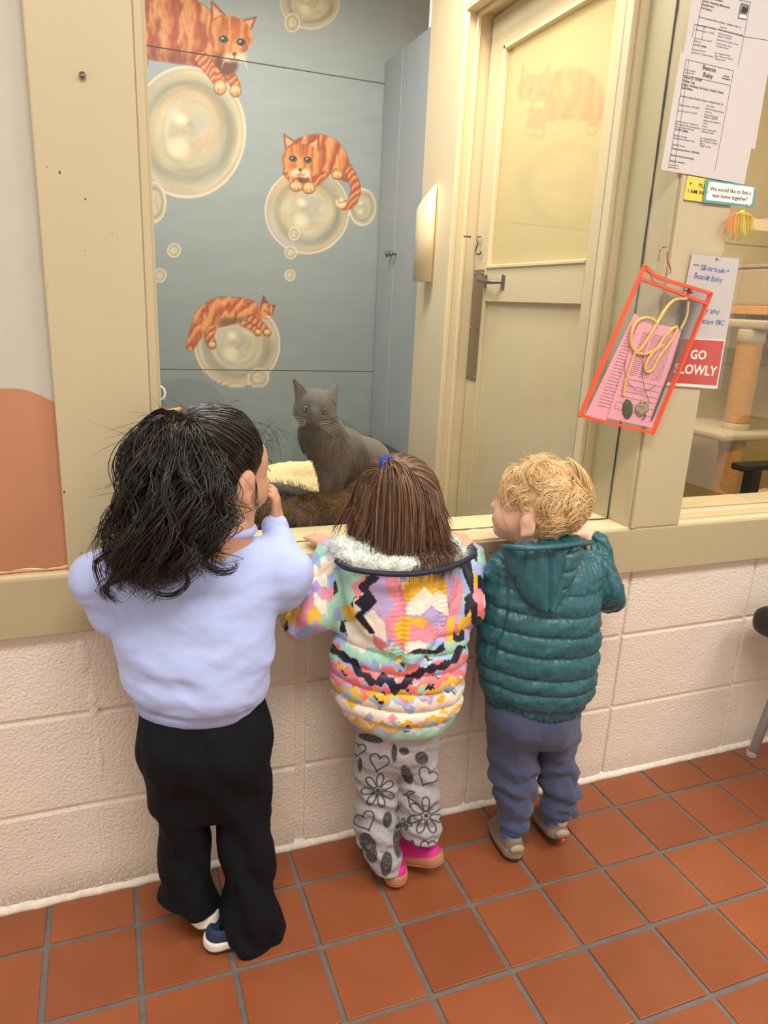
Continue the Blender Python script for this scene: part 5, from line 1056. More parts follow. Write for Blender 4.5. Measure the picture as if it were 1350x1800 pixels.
def jacket_paint(v, F, hood=False):
    x, y = proj(v); n = normals(v, F); view = unit(CAM-v.mean(0)); fc = (n @ view) > 0.12
    ang = np.arctan2(v[:, 0]-np.interp(v[:, 2], T2['z'], T2['cx']), -(v[:, 1]+0.155)); u = ang*115+700
    xx = np.where(fc, x, u); dx = (xx-698)/112.0
    yy = y+26*dx*dx*np.clip((y-1100)/100, 0, 1)+0.06*(xx-700)
    # stepped zigzag bands, coarse to fine
    z1 = zig(xx, 46)*20+zig(xx, 17, 0.3)*7; q = yy+z1; cell = np.floor(xx/23.0+np.floor(q/24)*0.5)
    h = _h(cell.astype(np.int64), np.floor(q/24).astype(np.int64), np.zeros(len(q), np.int64)); c = PAL[(h*7.99).astype(int)].copy()
    bands = [(1140, MI), (1166, LB), (1176, CO), (1190, PK), (1204, CO), (1218, YE), (1232, LB), (1240, CR), (1270, CR), (1274, YE), (1284, LA), (1290, MI), (1400, MI)]
    low = yy > 1128
    for (ya, ca), (yb, _) in zip(bands[:-1], bands[1:]):
        zz = yy+zig(xx, 44, 0.2+ya*0.013)*15+zig(xx, 15, 0.1)*5-10; c[low & (zz >= ya) & (zz < yb)] = ca
    for k, (ex, ey, es, ec) in enumerate(((610, 1215, 9, LA), (640, 1228, 8, CO), (668, 1205, 8, LA), (742, 1218, 9, MI), (770, 1198, 8, LB), (722, 1250, 10, LB), (600, 1180, 8, YE), (690, 1262, 9, PK), (650, 1262, 8, LB), (618, 1245, 10, YE), (776, 1245, 10, YE), (735, 1180, 9, CO), (700, 1160, 8, YE))):
        c[low & (np.abs(xx-ex)+np.abs(yy-ey) < es)] = ec
    nb_ = sm([(584, 1128), (600, 1142), (618, 1152), (634, 1172), (660, 1186), (678, 1176), (694, 1198), (716, 1184), (745, 1172), (790, 1168), (812, 1142)], 60); dn = dline(xx, yy-14, nb_)
    c[(yy > 1110) & (dn+zig(xx, 22)*7 < 11)] = NV
    if hood or True:
        up_ = fc & (y < 1150)
        for col, pl_ in ART: c[up_ & inpoly(x, y, pl_)] = col
    c[fc & inpoly(x, y, cr((778, 1526), (805, 1484), (814, 1500), (822, 1490), (834, 1516), (820, 1511), (812, 1522), (804, 1511)))] = NV
    return nlin(c)
jo, jv, jF = garment('jacket', S, JAC, g2, fold3, 1, 1); set_col(jo, jacket_paint(jv, jF), 'print')
# hood lying on the back
hc = px(722, 1062, -0.245); S = SDF(hc-0.17, hc+0.17, 0.0046)
def hoodf(X, Y, Z):
    zl = Z-hc[2]; wd = np.interp((0*X+0*Y+zl).ravel(), [-0.105, -0.085, -0.04, 0.0, 0.06, 0.09], [0.02, 0.055, 0.092, 0.108, 0.117, 0.112]).reshape(np.broadcast(X, Y, Z).shape)
    xc = X-hc[0]+0.02*zl; yc = Y-(hc[1]+0.016+0.10*zl+1.6*xc*xc); d = (np.sqrt((xc/wd)**2+(yc/0.030)**2)-1)*0.028; cap = np.maximum(zl-0.078-0.25*(np.abs(xc)-0.06)*0, -0.108-zl)
    return np.maximum(d, cap)
S.op(hoodf, hc-0.15, hc+0.15)
xs1, xs2 = px(714, 1060, -0.27)[0], px(787, 1060, -0.27)[0]
def foldh(v):
    s1, s2 = np.abs(v[:, 0]-xs1-0.01*(v[:, 2]-hc[2])), np.abs(v[:, 0]-xs2+0.02*(v[:, 2]-hc[2])); g = np.exp(-(s1/0.006)**2)+np.exp(-(s2/0.006)**2); pk = np.exp(-(np.minimum(s1, s2)/0.016)**2)*np.sin(v[:, 2]*700)*0.0009
    return -0.008*g+pk+0.010*(fbm(v, 30, 3, 2)-0.5)
ho, hv, hF = garment('hood', S, JAC, g2, foldh, 1, 2); set_col(ho, jacket_paint(hv, hF, True), 'print')
# navy piping and white fleece lining
NAVYT = mat('navy_trim', (30, 32, 56), 0.6, 0.1, 60); FLW = mat('white_fleece', (226, 234, 226), 0.95, 0.08, 200, 0.9, 260, bdist=0.004)
pip = arr((592, 986, -0.20), (610, 998, -0.238), (645, 1005, -0.264), (690, 1009, -0.278), (735, 1008, -0.278), (780, 1000, -0.266), (815, 987, -0.24), (834, 975, -0.205)); tube('piping', spline(pip, 60), 0.0052, NAVYT, ho, 8)
S = SDF(nb2-0.16, nb2+0.16, 0.0045)
ps = spline(arr((604, 972, -0.185), (622, 984, -0.215), (655, 990, -0.235), (700, 993, -0.245), (740, 992, -0.24), (774, 986, -0.23), (796, 979, -0.21), (806, 972, -0.18)), 24)
for k in range(23): S.cone(ps[k], ps[k+1], 0.014, 0.014, 0.01)
for k in range(23): S.cone(ps[k]+V3(0, 0.03, 0.004), ps[k+1]+V3(0, 0.03, 0.004), 0.016, 0.016, 0.012)
fo, fv, fF = garment('fleece_lining', S, FLW, ho, lambda v: 0.010*(fbm(v, 110, 2, 4)-0.5))
nn = normals(fv, fF); pick = np.random.choice(len(fv), 2200); tt_ = np.linspace(0, 1, 4)[None, :, None]; strands('fleece_fibres', fv[pick][:, None]+tt_*0.0055*(nn[pick]+np.random.randn(2200, 3)*0.6)[:, None], 0.0005, FLW, fo)
# cuff of the right sleeve and zip tag
# trousers with doodles
GREYD = mat('doodle_jersey', (170, 168, 170), 0.85, 0.07, 220, 0.2, 500, attr='print', sheen=0.2)
TP2 = rowset([(622, 772, 1255, -0.15, 0.066), (622, 770, 1280, -0.15, 0.068), (624, 766, 1300, -0.15, 0.068), (626, 764, 1322, -0.148, 0.060), (627, 763, 1340, -0.148, 0.05)])
TQ = rowset([(626, 702, 1320, -0.142, 0.050), (626, 697, 1360, -0.14, 0.046), (627, 693, 1400, -0.14, 0.044), (626, 693, 1440, -0.142, 0.046), (628, 698, 1475, -0.146, 0.049), (636, 703, 1498, -0.150, 0.048), (654, 700, 1522, -0.152, 0.042)])
TR = rowset([(700, 764, 1320, -0.152, 0.048), (700, 766, 1360, -0.155, 0.044), (700, 768, 1400, -0.158, 0.042), (701, 771, 1430, -0.160, 0.043), (703, 773, 1452, -0.162, 0.044), (704, 773, 1468, -0.164, 0.044)])
lo, hi = bounds(TP2, TQ, TR, pad=0.03); S = SDF(lo, hi, 0.0060); S.rows(TP2, 0.0); S.rows(TQ, 0.006); S.rows(TR, 0.006)
def fold4(v):
    n = fbm(v, 24, 3, 9)-0.5; z = v[:, 2]; return 0.010*n+0.0035*np.sin(z*150+v[:, 0]*60+n*8)*np.interp(z, [0.06, 0.12, 0.24, 0.30], [0.6, 1, 1, 0.2])
to, tv, tF = garment('trousers', S, GREYD, g2, fold4, 2, 1)
def cq(x, y): return (600+x/5.806, 1260+y/5.806)
def doodle(v, F):
    x, y = proj(v); fc = (normals(v, F) @ unit(CAM-v.mean(0))) > 0.0; d = np.full(len(x), 99.0); fill = np.full(len(x), 99.0)
    x = np.where(fc, x, 1400-x+9*np.sin(y*0.07))
    def heart(cx, cy, s, rot, f=False):
        t = np.linspace(0, 6.283, 40); hx_ = 16*np.sin(t)**3/17; hy_ = -(13*np.cos(t)-5*np.cos(2*t)-2*np.cos(3*t)-np.cos(4*t))/17; c, k = math.cos(rot), math.sin(rot); p = [(cx+s*(a*c-b*k), cy+s*(a*k+b*c)) for a, b in zip(hx_, hy_)]
        return p, f
    def flower(cx, cy, R, n, rot):
        out = []
        for k in range(n):
            a = rot+k*6.283/n; ca, sa = math.cos(a), math.sin(a); t = np.linspace(0, 6.283, 16); ex = R*(0.60+0.40*np.cos(t)); ey = R*0.22*np.sin(t)*(0.5+0.6*(ex/R)); out.append([(cx+p*ca-q*sa, cy+p*sa+q*ca) for p, q in zip(ex, ey)])
        return out
    lines = [heart(*cq(385, 460), 18, 0.25)[0], heart(*cq(240, 1060), 20, -0.4)[0], heart(*cq(880, 610), 19, 0.5)[0], heart(*cq(170, 330), 14, 0.2)[0], heart(*cq(890, 1330), 15, 0.0)[0], [cq(680, 800), cq(700, 920)], [cq(660, 800), cq(780, 890)], [cq(270, 1500), cq(380, 1640)], [cq(640, 800), cq(700, 755), cq(750, 770), cq(690, 800), cq(640, 800)]]
    lines += flower(*cq(375, 752), 30, 7, 0.4)+flower(*cq(865, 1010), 33, 7, 0.2)+flower(*cq(662, 1090), 11, 5, 0.3)
    for l in lines: d = np.minimum(d, dline(x, y, l))
    for cx, cy in (cq(375, 752), cq(865, 1010)): d = np.minimum(d, np.abs(np.hypot(x-cx, y-cy)-2.2)-0.6)
    g = np.zeros(len(x))
    for cx, cy, a, b, r in ((cq(470, 1050)+(8, 14, 0.1)), (cq(270, 1290)+(13, 20, -0.5)), (cq(310, 1400)+(10, 16, -0.2)), (cq(460, 1500)+(10, 22, 0.1)), (cq(570, 1300)+(7, 24, -0.1)), (cq(540, 370)+(5, 16, 0.0)), (cq(670, 590)+(9, 18, -0.4)), (cq(820, 420)+(12, 11, 0.3)), (cq(640, 350)+(9, 7, 0.2)), (cq(300, 220)+(22, 7, 0.25)), (cq(190, 490)+(4, 13, 0)), (cq(710, 1330)+(6, 13, 0.2)), (cq(620, 1260)+(4, 13, -0.3))):
        g = np.maximum(g, soft(e_d(x, y, cx, cy, a, b, r), 1.5)*np.where(np.sin(x*2.3+y*0.5) > 0.93, 0.3, 1.0))
    c = np.tile(np.array([168., 166, 170]), (len(x), 1)); hea = fbm(v, 500, 2, 3)[:, None]; c = c*(0.9+0.2*hea)
    ink = np.array([46., 46, 50]); a = np.maximum(soft(d-1.15, 1.4), g*0.92)[:, None]; return nlin(c*(1-a)+ink*a)
set_col(to, doodle(tv, tF), 'print')
PINK = mat('pink_suede', (214, 42, 140), 0.65, 0.1, 80); TAN = mat('tan_rubber', (176, 122, 88), 0.65, 0.1, 50)
for hl, d, pt, rl in (((0.672, -0.195, 0.0), (0.2, 1.0), 0.10, 0.0), ((0.778, -0.200, 0.0), (-0.55, 0.83), 0.36, 0.0)):
    sh_ = bpy.data.objects.new('shoe', None); COL.objects.link(sh_); sh_.parent = g2; sh_.matrix_parent_inverse = parent_world(g2).inverted(); _PW[sh_.name] = Matrix.Identity(4); shoe(sh_, hl, d, 0.135, 0.058, pt, PINK, TAN, TAN, rl, 0.045)
# hair
keep2 = lambda lx, ly, lz: np.maximum(ly*0.95-lz*0.30-0.034, -lz-0.085)
hair_cap(g2, H2, R2, K2, HAIR2, keep2, 1.06, 0.003, 5)
S = SDF(H2-V3(0.16, 0.16, 0.22), H2+V3(0.16, 0.12, 0.05), 0.0048)
hs = [(0.0, 0.066, 0.074), (-0.03, 0.070, 0.070), (-0.07, 0.078, 0.056), (-0.105, 0.086, 0.040), (-0.125, 0.088, 0.028)]
def hcore(X, Y, Z):
    zl = (0*X+0*Y+(Z-H2[2])).ravel(); sh = np.broadcast(X, Y, Z).shape; wx = np.interp(zl, [q[0] for q in hs[::-1]], [q[1] for q in hs[::-1]]).reshape(sh); wy = np.interp(zl, [q[0] for q in hs[::-1]], [q[2] for q in hs[::-1]]).reshape(sh)
    cy_ = H2[1]-0.018-0.45*np.maximum(H2[2]-0.02-Z, 0); d = (np.sqrt(((X-H2[0]-0.004)/wx)**2+((Y-cy_)/wy)**2)-1)*0.035; return np.maximum(np.maximum(d, (Z-H2[2]-0.02)), H2[2]-0.128-Z)
S.op(hcore, H2-V3(0.13, 0.14, 0.15), H2+V3(0.13, 0.1, 0.03)); garment('hair_core', S, mat('hair_brown_core', (52, 34, 25), 0.7, 0.3, 120, 0.8, 160, stretch=(3, 3, 0.2), spec=0.2), g2, lambda v: 0.008*(fbm(v*np.array([1, 1, 0.15]), 120, 3, 5)-0.5))
tie2 = px(681, 817, -0.192); tl2 = np.array([(tie2-H2) @ R2[0], (tie2-H2) @ R2[1], (tie2-H2) @ R2[2]])/K2; cen = np.array([0, -0.012, 0.022]); rad = np.array([0.070, 0.084, 0.074]); td2 = unit((tl2-cen)/rad)
def fall(p, d, L_, K, grow=1.08, grav=0.35, push=None):
    C = [p]; N = len(p); ds = (L_/K)[:, None]
    for k in range(K-1):
        d = d+np.array([0, 0, -grav]); d /= np.linalg.norm(d, axis=1, keepdims=True); p = p+d*ds
        l = np.stack([(p-H2) @ R2[i] for i in range(3)], 1)/K2; e = (l-cen)/(rad*grow); r = np.linalg.norm(e, axis=1); ins = r < 1
        if ins.any():
            q = cen+e[ins]/r[ins][:, None]*rad*grow; w_ = H2+K2*(q[:, :1]*R2[0]+q[:, 1:2]*R2[1]+q[:, 2:]*R2[2]); p = p.copy(); d = d.copy(); d[ins] = d[ins]+(w_-p[ins])/ds[ins]*0.8; p[ins] = w_
        lim = -0.262+0.09*np.clip(np.abs(p[:, 0]-0.665)/0.10, 0, 1)**2; low = (p[:, 2] < 0.765) & (p[:, 1] > lim)
        p = p.copy(); p[low, 1] = lim[low]+(p[low, 1]-lim[low])*0.2
        C.append(p)
    return np.stack(C, 1)
np.random.seed(12)
D = rdirs(1900, lambda d: (d[:, 2] < 0.62) & (0.95*(d[:, 1]*0.084-0.012)-0.30*(d[:, 2]*0.074+0.022) < 0.028) & (d[:, 2] > -0.75))
cl_ = rdirs(120, lambda d: d[:, 2] < 2); ci = (D @ cl_.T).argmax(1); joff = np.random.randn(120, 3)*0.10
P0 = to_world(cen+D*rad*1.07, H2, R2, K2); tg_ = np.stack([D[:, 0], D[:, 1], D[:, 2]-1.2], 1); tg_ -= (tg_*D).sum(1, keepdims=True)*D*0.8
dd = tg_[:, :1]*R2[0]+tg_[:, 1:2]*R2[1]+tg_[:, 2:]*R2[2]+joff[ci]; zend = 0.775-0.040*np.random.rand(1900)**2+0.010*np.random.randn(120)[ci]; C = fall(P0, dd+np.array([0, -0.15, 0]), np.maximum(P0[:, 2]-zend, 0.05)*1.06+0.008*np.random.randn(1900), 18, 1.085)
wv = np.linspace(0, 1, 18)[None, :, None]; C = C+wv**1.5*(joff[ci][:, None]*0.07+np.random.randn(1900, 1, 3)*0.0035)
sp = C[:, :, 0:1]-H2[0]; C[:, :, 0:1] += np.clip(wv-0.45, 0, 1)*sp*0.30; C[:, :, 2:3] += np.clip(wv-0.7, 0, 1)*np.abs(sp)*0.08*np.random.rand(1900, 1, 1)
strands('long_hair', C, 0.0008, HAIR2, g2)
D = rdirs(900, lambda d: (d[:, 2] > 0.25) & (0.95*(d[:, 1]*0.084-0.012)-0.30*(d[:, 2]*0.074+0.022) < 0.03)); K = 14; t = np.linspace(0, 1, K)[None, :, None]; om = np.arccos(np.clip(D @ td2, -1, 1))[:, None, None]+1e-4
sl = (np.sin((1-t)*om)*D[:, None]+np.sin(t*om)*td2[None, None])/np.sin(om); gr = 0.075+0.05*np.random.rand(len(D), 1, 1)*np.sin(np.pi*t)+0.03*t
strands('gathered_hair', to_world(cen+sl*rad*(1+gr), H2, R2, K2), 0.0010, HAIR2, g2)
N = 520; P0 = tie2[None]+np.random.randn(N, 3)*0.004; dd = np.stack([0.25+0.55*np.random.randn(N)*0.8, -0.8+0.25*np.random.randn(N), 0.15+0.3*np.random.randn(N)], 1); C = fall(P0, dd, 0.175+0.028*np.random.rand(N), 18, 1.16, 0.42)
C = C+wv**1.5*np.random.randn(N, 1, 3)*0.004; strands('ponytail', C, 0.0011, HAIR2, g2)
tube('hair_tie', [tie2+V3(0.0, -0.004, 0.0)+0.0125*(math.cos(a)*unit(V3(0.2, 0.75, 0.9))+math.sin(a)*V3(0.9, 0, -0.2)) for a in np.linspace(0, 6.283, 24, endpoint=False)], 0.0062, mat('blue_band', (30, 52, 150), 0.8, 0.2, 300), g2, 10, True)
fl = []
for k in range(70):
    d = unit(np.random.randn(3)+V3(0, -0.3, 0.4)); s0 = H2+d*0.082; tt_ = np.linspace(0, 1, 10)[:, None]; fl.append(s0+tt_*0.03*unit(d+np.random.randn(3)*0.6)+tt_**2*V3(0, 0, -0.03))
strands('flyaway_hair', np.array(fl), 0.00035, HAIR2, g2)
# ------------------------------------------------------------ boy: teal puffer jacket
g3 = thing('person', 'small blond boy in teal puffer jacket and blue-grey joggers looking left', 'person', (0.98, -0.17, 0.0))
HAIR3 = hair_mat('hair_blond', (240, 198, 140), (255, 234, 188))
H3 = px(940, 893, -0.135); R3 = frame((-0.66, 0.74, 0.20)); K3 = 0.885
legs3 = [(px(900, 1290, -0.155), px(900, 1370, -0.155), px(902, 1452, -0.165), px(898, 1485, -0.13)), (px(978, 1290, -0.155), px(982, 1360, -0.16), px(984, 1440, -0.175), px(980, 1465, -0.15))]
w3l, w3r = V3(0.985, -0.062, 0.668), px(1036, 948, -0.052)+V3(0, 0, 0.008)
arms3 = [dict(p=(px(882, 1010, -0.15), px(881, 1078, -0.122), w3l), d=V3(0, 0.30, 0.95), n=V3(0, -0.95, 0.30), th=1, sc=0.9, curl=(0.7, 0.6, 0.3)),
         dict(p=(px(1030, 1000, -0.15), px(1066, 1042, -0.135), w3r), d=V3(-0.55, 0.68, 0.35), n=V3(0.25, -0.45, 0.85), th=-1, sc=0.95, curl=(0.40, 0.50, 0.4))]
W3, _ = person_body(g3, SK3, H3, R3, K3, px(952, 955, -0.15), px(952, 1030, -0.155), px(945, 1230, -0.155), arms3, legs3)
eyes_brows(W3, R3, K3, g3, (96, 120, 150), (190, 150, 104))
TEAL = mat('teal_nylon', (34, 92, 102), 0.40, 0.08, 14, 0.22, 160, spec=0.6, bdist=0.003)
T3 = rowset([(905, 1012, 962, -0.15, 0.048), (872, 1046, 985, -0.15, 0.066), (860, 1048, 1015, -0.152, 0.080), (854, 1044, 1060, -0.155, 0.088), (846, 1043, 1110, -0.156, 0.092), (845, 1040, 1150, -0.157, 0.094), (848, 1034, 1190, -0.157, 0.093), (854, 1022, 1222, -0.156, 0.088), (860, 1016, 1240, -0.156, 0.082)])
b0, b1, b2 = px(884, 1008, -0.15), px(881, 1080, -0.120), w3l+V3(0, -0.012, -0.006); e0, e1, e2, e3 = px(1030, 1000, -0.15), px(1062, 1034, -0.150), px(1070, 1050, -0.12), w3r+V3(0.010, -0.012, -0.016)
lo, hi = bounds(T3, pts=(b1, b2, e1, e2, e3), pad=0.06); S = SDF(lo, hi, 0.0052); S.rows(T3, 0.0)
S.cone(b0, b1, 0.038, 0.034, 0.015); S.cone(b1, b2, 0.034, 0.027, 0.012); S.cone(e0, e1, 0.038, 0.034, 0.015); S.cone(e1, e2, 0.034, 0.031, 0.01); S.cone(e2, e3, 0.032, 0.025, 0.01)
nb3 = px(952, 945, -0.15); S.cone(nb3, nb3+V3(0, 0, 0.09), 0.040, 0.044, 0.005, 's')
ZS = sorted([px(950, y, -0.245)[2] for y in (1024, 1060, 1097, 1131, 1166, 1205, 1231, 1262)])
def chan(zs):
    i = np.clip(np.searchsorted(ZS, zs)-1, 0, len(ZS)-2); z0 = np.array(ZS)[i]; z1 = np.array(ZS)[i+1]; t = np.clip((zs-z0)/(z1-z0), 0, 1); return np.sqrt(np.sin(np.pi*t).clip(0, 1)), t
XP = px(885, 1110, -0.23)[0]
def fold5(v):
    zs = v[:, 2]-T3['sh']*(v[:, 0]-T3['x0']); q, t = chan(zs); P_ = (v[:, 0], v[:, 1], v[:, 2]); dT = d_rows(*P_, T3)
    dL = np.minimum(d_cone(*P_, b0, b1, 0.038, 0.034), d_cone(*P_, b1, b2, 0.034, 0.027)); dR = np.minimum(d_cone(*P_, e0, e1, 0.038, 0.034), np.minimum(d_cone(*P_, e1, e2, 0.034, 0.031), d_cone(*P_, e2, e3, 0.032, 0.025)))
    dS = np.minimum(dL, dR); ww = np.clip((dT-dS)/0.012+0.5, 0, 1); ta = np.where(dL < dR, segt(v, b0, b2)*0.16, segt(v, e0, e3)*0.17); qs = np.sqrt(np.abs(np.sin(np.pi*ta/0.036)))
    wr_ = fbm(np.stack([v[:, 0]*60, v[:, 1]*60, zs*24], 1), 1.0, 3, 4)-0.5; cr_ = fbm(np.stack([v[:, 0]*24+v[:, 2]*40, v[:, 1]*24, v[:, 2]*46-v[:, 0]*20], 1), 1.0, 3, 8)-0.5; up_ = np.interp(v[:, 2], [0.62, 0.66], [1, 0.4])
    seam = np.exp(-((v[:, 0]-XP-0.02*np.sin(v[:, 2]*12))/0.004)**2)*(v[:, 1] < -0.18); ey = (1-q)*np.sin(v[:, 0]*420+wr_*9)*0.0012
    return ((1-ww)*(0.0085*(q-0.62)*up_-0.004*seam)+ww*0.008*(qs-0.6)+0.009*wr_*(0.4+0.6*q)+0.007*cr_+ey*1.4)
garment('jacket', S, TEAL, g3, fold5, 1, 1)
hc3 = px(968, 1004, -0.235); S = SDF(hc3-0.16, hc3+0.16, 0.0042)
def hood3(X, Y, Z):
    zl = Z-hc3[2]-0.03*(X-hc3[0]); wd = np.interp((0*X+0*Y+zl).ravel(), [-0.080, -0.065, -0.03, 0.0, 0.04, 0.075], [0.016, 0.034, 0.062, 0.080, 0.091, 0.091]).reshape(np.broadcast(X, Y, Z).shape)
    xc = X-hc3[0]-0.03*zl; yc = Y-(hc3[1]+0.014+0.10*zl+2.2*xc*xc); d = (np.sqrt((xc/wd)**2+(yc/0.032)**2)-1)*0.03; cap = np.maximum(zl-0.054, -0.082-zl); rr = 0.01
    return np.minimum(np.maximum(d+rr, cap+rr), 0)+np.sqrt(np.maximum(d+rr, 0)**2+np.maximum(cap+rr, 0)**2)-rr
S.op(hood3, hc3-0.14, hc3+0.14)
hx1, hx2 = px(932, 990, -0.26)[0], px(975, 1000, -0.262)[0]; hx3 = px(1000, 990, -0.26)[0]
def foldh3(v):
    x, z = v[:, 0], v[:, 2]-hc3[2]; g = 0
    for xx, sl_ in ((hx1, 0.10), (hx2, -0.05), (hx3, 0.30)): g = g+np.exp(-((x-xx-sl_*z)/0.0045)**2)*(0.6 if xx == hx1 else 1.0)
    hz = np.exp(-((z+0.002)/0.004)**2)+np.exp(-((z-0.034)/0.004)**2)+np.exp(-((z+0.036)/0.004)**2); rt = np.clip((x-hx3)/0.006, 0, 1); top = np.exp(-((z-0.052)/0.006)**2)
    gath = np.sin(x*330+z*40)*0.0016*np.interp(z, [0.0, 0.05], [0.15, 1]); return -0.007*g-0.005*hz*rt-0.004*top+gath+0.012*(fbm(np.stack([x*40, v[:, 1]*20, z*18], 1), 1, 3, 2)-0.5)
hd3, _, _ = garment('hood', S, TEAL, g3, foldh3, 1, 1)
tube('hood_edge', spline(arr((884, 952, -0.19), (900, 953, -0.225), (930, 955, -0.25), (970, 953, -0.258), (1010, 948, -0.24), (1042, 945, -0.20)), 40)-V3(0, 0, 0.010), 0.0055, TEAL, hd3, 8)
JOG = mat('slate_jersey', (68, 76, 108), 0.85, 0.06, 60, 0.5, 420, stretch=(6, 6, 0.5), sheen=0.2)
TP3 = rowset([(858, 1014, 1236, -0.155, 0.075), (859, 1013, 1255, -0.155, 0.076), (860, 1012, 1278, -0.155, 0.070), (862, 1012, 1296, -0.155, 0.058)])
TQ3 = rowset([(862, 940, 1275, -0.152, 0.056), (862, 940, 1310, -0.15, 0.050), (860, 942, 1345, -0.148, 0.048), (864, 938, 1368, -0.15, 0.042), (868, 936, 1390, -0.152, 0.044), (876, 929, 1410, -0.156, 0.036), (878, 928, 1430, -0.16, 0.036), (882, 922, 1452, -0.165, 0.030)])
TR3 = rowset([(943, 1012, 1275, -0.156, 0.056), (945, 1008, 1305, -0.156, 0.050), (948, 1008, 1335, -0.157, 0.046), (952, 1012, 1365, -0.16, 0.048), (956, 1014, 1388, -0.165, 0.046), (957, 1010, 1405, -0.17, 0.038), (958, 1010, 1430, -0.175, 0.035)])
lo, hi = bounds(TP3, TQ3, TR3, pad=0.03); S = SDF(lo, hi, 0.0042); S.rows(TP3, 0.0); S.rows(TQ3, 0.008); S.rows(TR3, 0.008)
for x, y, Yp, r in ((905, 1268, -0.19, 0.036), (970, 1268, -0.19, 0.036)): S.ell(px(x, y, Yp), (r, r*0.8, r), 0.04)
def fold6(v):
    n = fbm(v, 22, 3, 12)-0.5; z = v[:, 2]; return 0.012*n+0.005*np.sin(z*128+v[:, 0]*36+n*7)*np.interp(z, [0.07, 0.10, 0.20, 0.27], [0.7, 1, 1, 0.1])
garment('joggers', S, JOG, g3, fold6, 0, 1)
SOCK = mat('blue_sock', (70, 112, 172), 0.85, 0.08, 80, 0.5, 300); SUE = mat('grey_suede', (134, 118, 104), 0.85, 0.12, 60, 0.5, 300); BAD = mat('badge', (172, 156, 136), 0.6, 0.06, 60); ORG = mat('orange_dot', (240, 100, 50), 0.5); TSO = mat('teal_black_sole', (42, 52, 60), 0.6, 0.1, 50)
for hl, d, pt, an in (((0.952, -0.200, 0.0), (0.18, 0.98), 0.08, px(904, 1440, -0.172)), ((1.066, -0.200, 0.0), (0.22, 0.97), 0.24, px(984, 1425, -0.178))):
    hl = np.array(hl); d3 = unit(V3(d[0], d[1], 0)); sh_ = bpy.data.objects.new('shoe', None); COL.objects.link(sh_); sh_.parent = g3; sh_.matrix_parent_inverse = parent_world(g3).inverted(); _PW[sh_.name] = Matrix.Identity(4)
    shoe(sh_, hl, d, 0.128, 0.060, pt, SUE, SUE, TSO, 0.0, 0.058)
    ls = math.sin(pt)*0.1; bc = hl+V3(0, 0, 0.034+ls)+d3*(0.002-0.03*pt); Rb = np.array([V3(d3[1], -d3[0], 0), d3, V3(0, 0, 1)])
    S = SDF(bc-0.03, bc+0.03, 0.0016); S.ell(bc, (0.0165, 0.006, 0.0105), 0, Rb); v, F = S.mesh(1); bg = mobj('heel_badge', v, F, BAD, sh_, True)
    for k in range(6): q = bc-d3*0.0058+Rb[0]*(k-2.5)*0.0026; box('badge_mark', q[0]-0.0009, q[0]+0.0009, q[1]-0.0008, q[1]+0.0008, q[2]-0.0014, q[2]+0.0014, ORG, bg, 0.0)
    q = hl+V3(0, 0, 0.010+ls*1.05)+d3*0.0015+Rb[0]*0.006; S = SDF(q-0.012, q+0.012, 0.001); S.ell(q, (0.006, 0.003, 0.0035), 0, Rb); v, F = S.mesh(1); mobj('sole_dot', v, F, ORG, sh_, True)
    ft = hl+d3*0.045+V3(0, 0, 0.03+ls*0.8); S = SDF(np.minimum(an, ft)-0.05, np.maximum(an, ft)+0.05, 0.003); S.cone(an-V3(0, 0, 0.004), ft, 0.0205, 0.023, 0); garment('sock', S, SOCK, g3, lambda v: 0.0022*np.sin(v[:, 2]*500))
# curly blond hair
np.random.seed(21)
keep3 = lambda lx, ly, lz: np.maximum(ly*0.90-lz*0.45-0.014+np.maximum(-lz, 0)*0.9, -lz-0.048+np.maximum(ly+0.03, 0)*0.6)
hair_cap(g3, H3, R3, K3, HAIR3, keep3, 1.04, 0.004, 9)
N = 3000
D = rdirs(N, lambda d: (0.90*(d[:, 1]*0.084-0.012)-0.45*(d[:, 2]*0.074+0.022)+0.9*np.maximum(-(d[:, 2]*0.074+0.022), 0) < 0.012) & ((d[:, 1]+0.02)**2+(d[:, 2]+0.52)**2 > 0.17) & ((d[:, 2]*0.074+0.022) > -0.046+np.maximum(d[:, 1]*0.084+0.018, 0)*0.6))
ncl = 85; cdir = rdirs(ncl, lambda d: d[:, 2] < 2); ci = (D @ cdir.T).argmax(1); sw = np.random.randn(ncl, 3)
tg_ = np.cross(D, np.array([0.2, 0.35, 1.0]))*0.9+sw[ci]*0.75+np.array([0, -0.12, -0.15]); tg_ -= (tg_*D).sum(1, keepdims=True)*D; tg_ /= np.linalg.norm(tg_, axis=1, keepdims=True)
K = 11; s = np.linspace(0, 1, K)[None, :, None]; L_ = (0.020+0.022*np.random.rand(ncl))[ci][:, None, None]*(1.15 if True else 1); phs = (np.random.rand(ncl)*6.28)[ci][:, None, None]; turn = (2.6+2.4*np.random.rand(ncl))[ci][:, None, None]
bn_ = np.cross(D, tg_); base = cen[None]+D*rad*1.02; ca = turn*s
C = base[:, None]+tg_[:, None]*L_*np.sin(ca)/turn*2.2+bn_[:, None]*L_*(1-np.cos(ca))/turn*2.2*np.sign(np.sin(phs))+D[:, None]*(0.003+0.007*np.sin(np.pi*s*0.9)*np.clip(D[:, 2]+0.7, 0.2, 1.2)[:, None, None]+0.004*np.sin(ca+phs))
C = C+np.random.randn(N, 1, 3)*0.0020; de = np.linalg.norm(C-np.array([-0.0775, -0.008, -0.020]), axis=2).min(1); C = C[de > 0.027]; strands('curly_hair', to_world(C, H3, R3, K3), 0.00065, HAIR3, g3, 3, 0.2)
fl = []
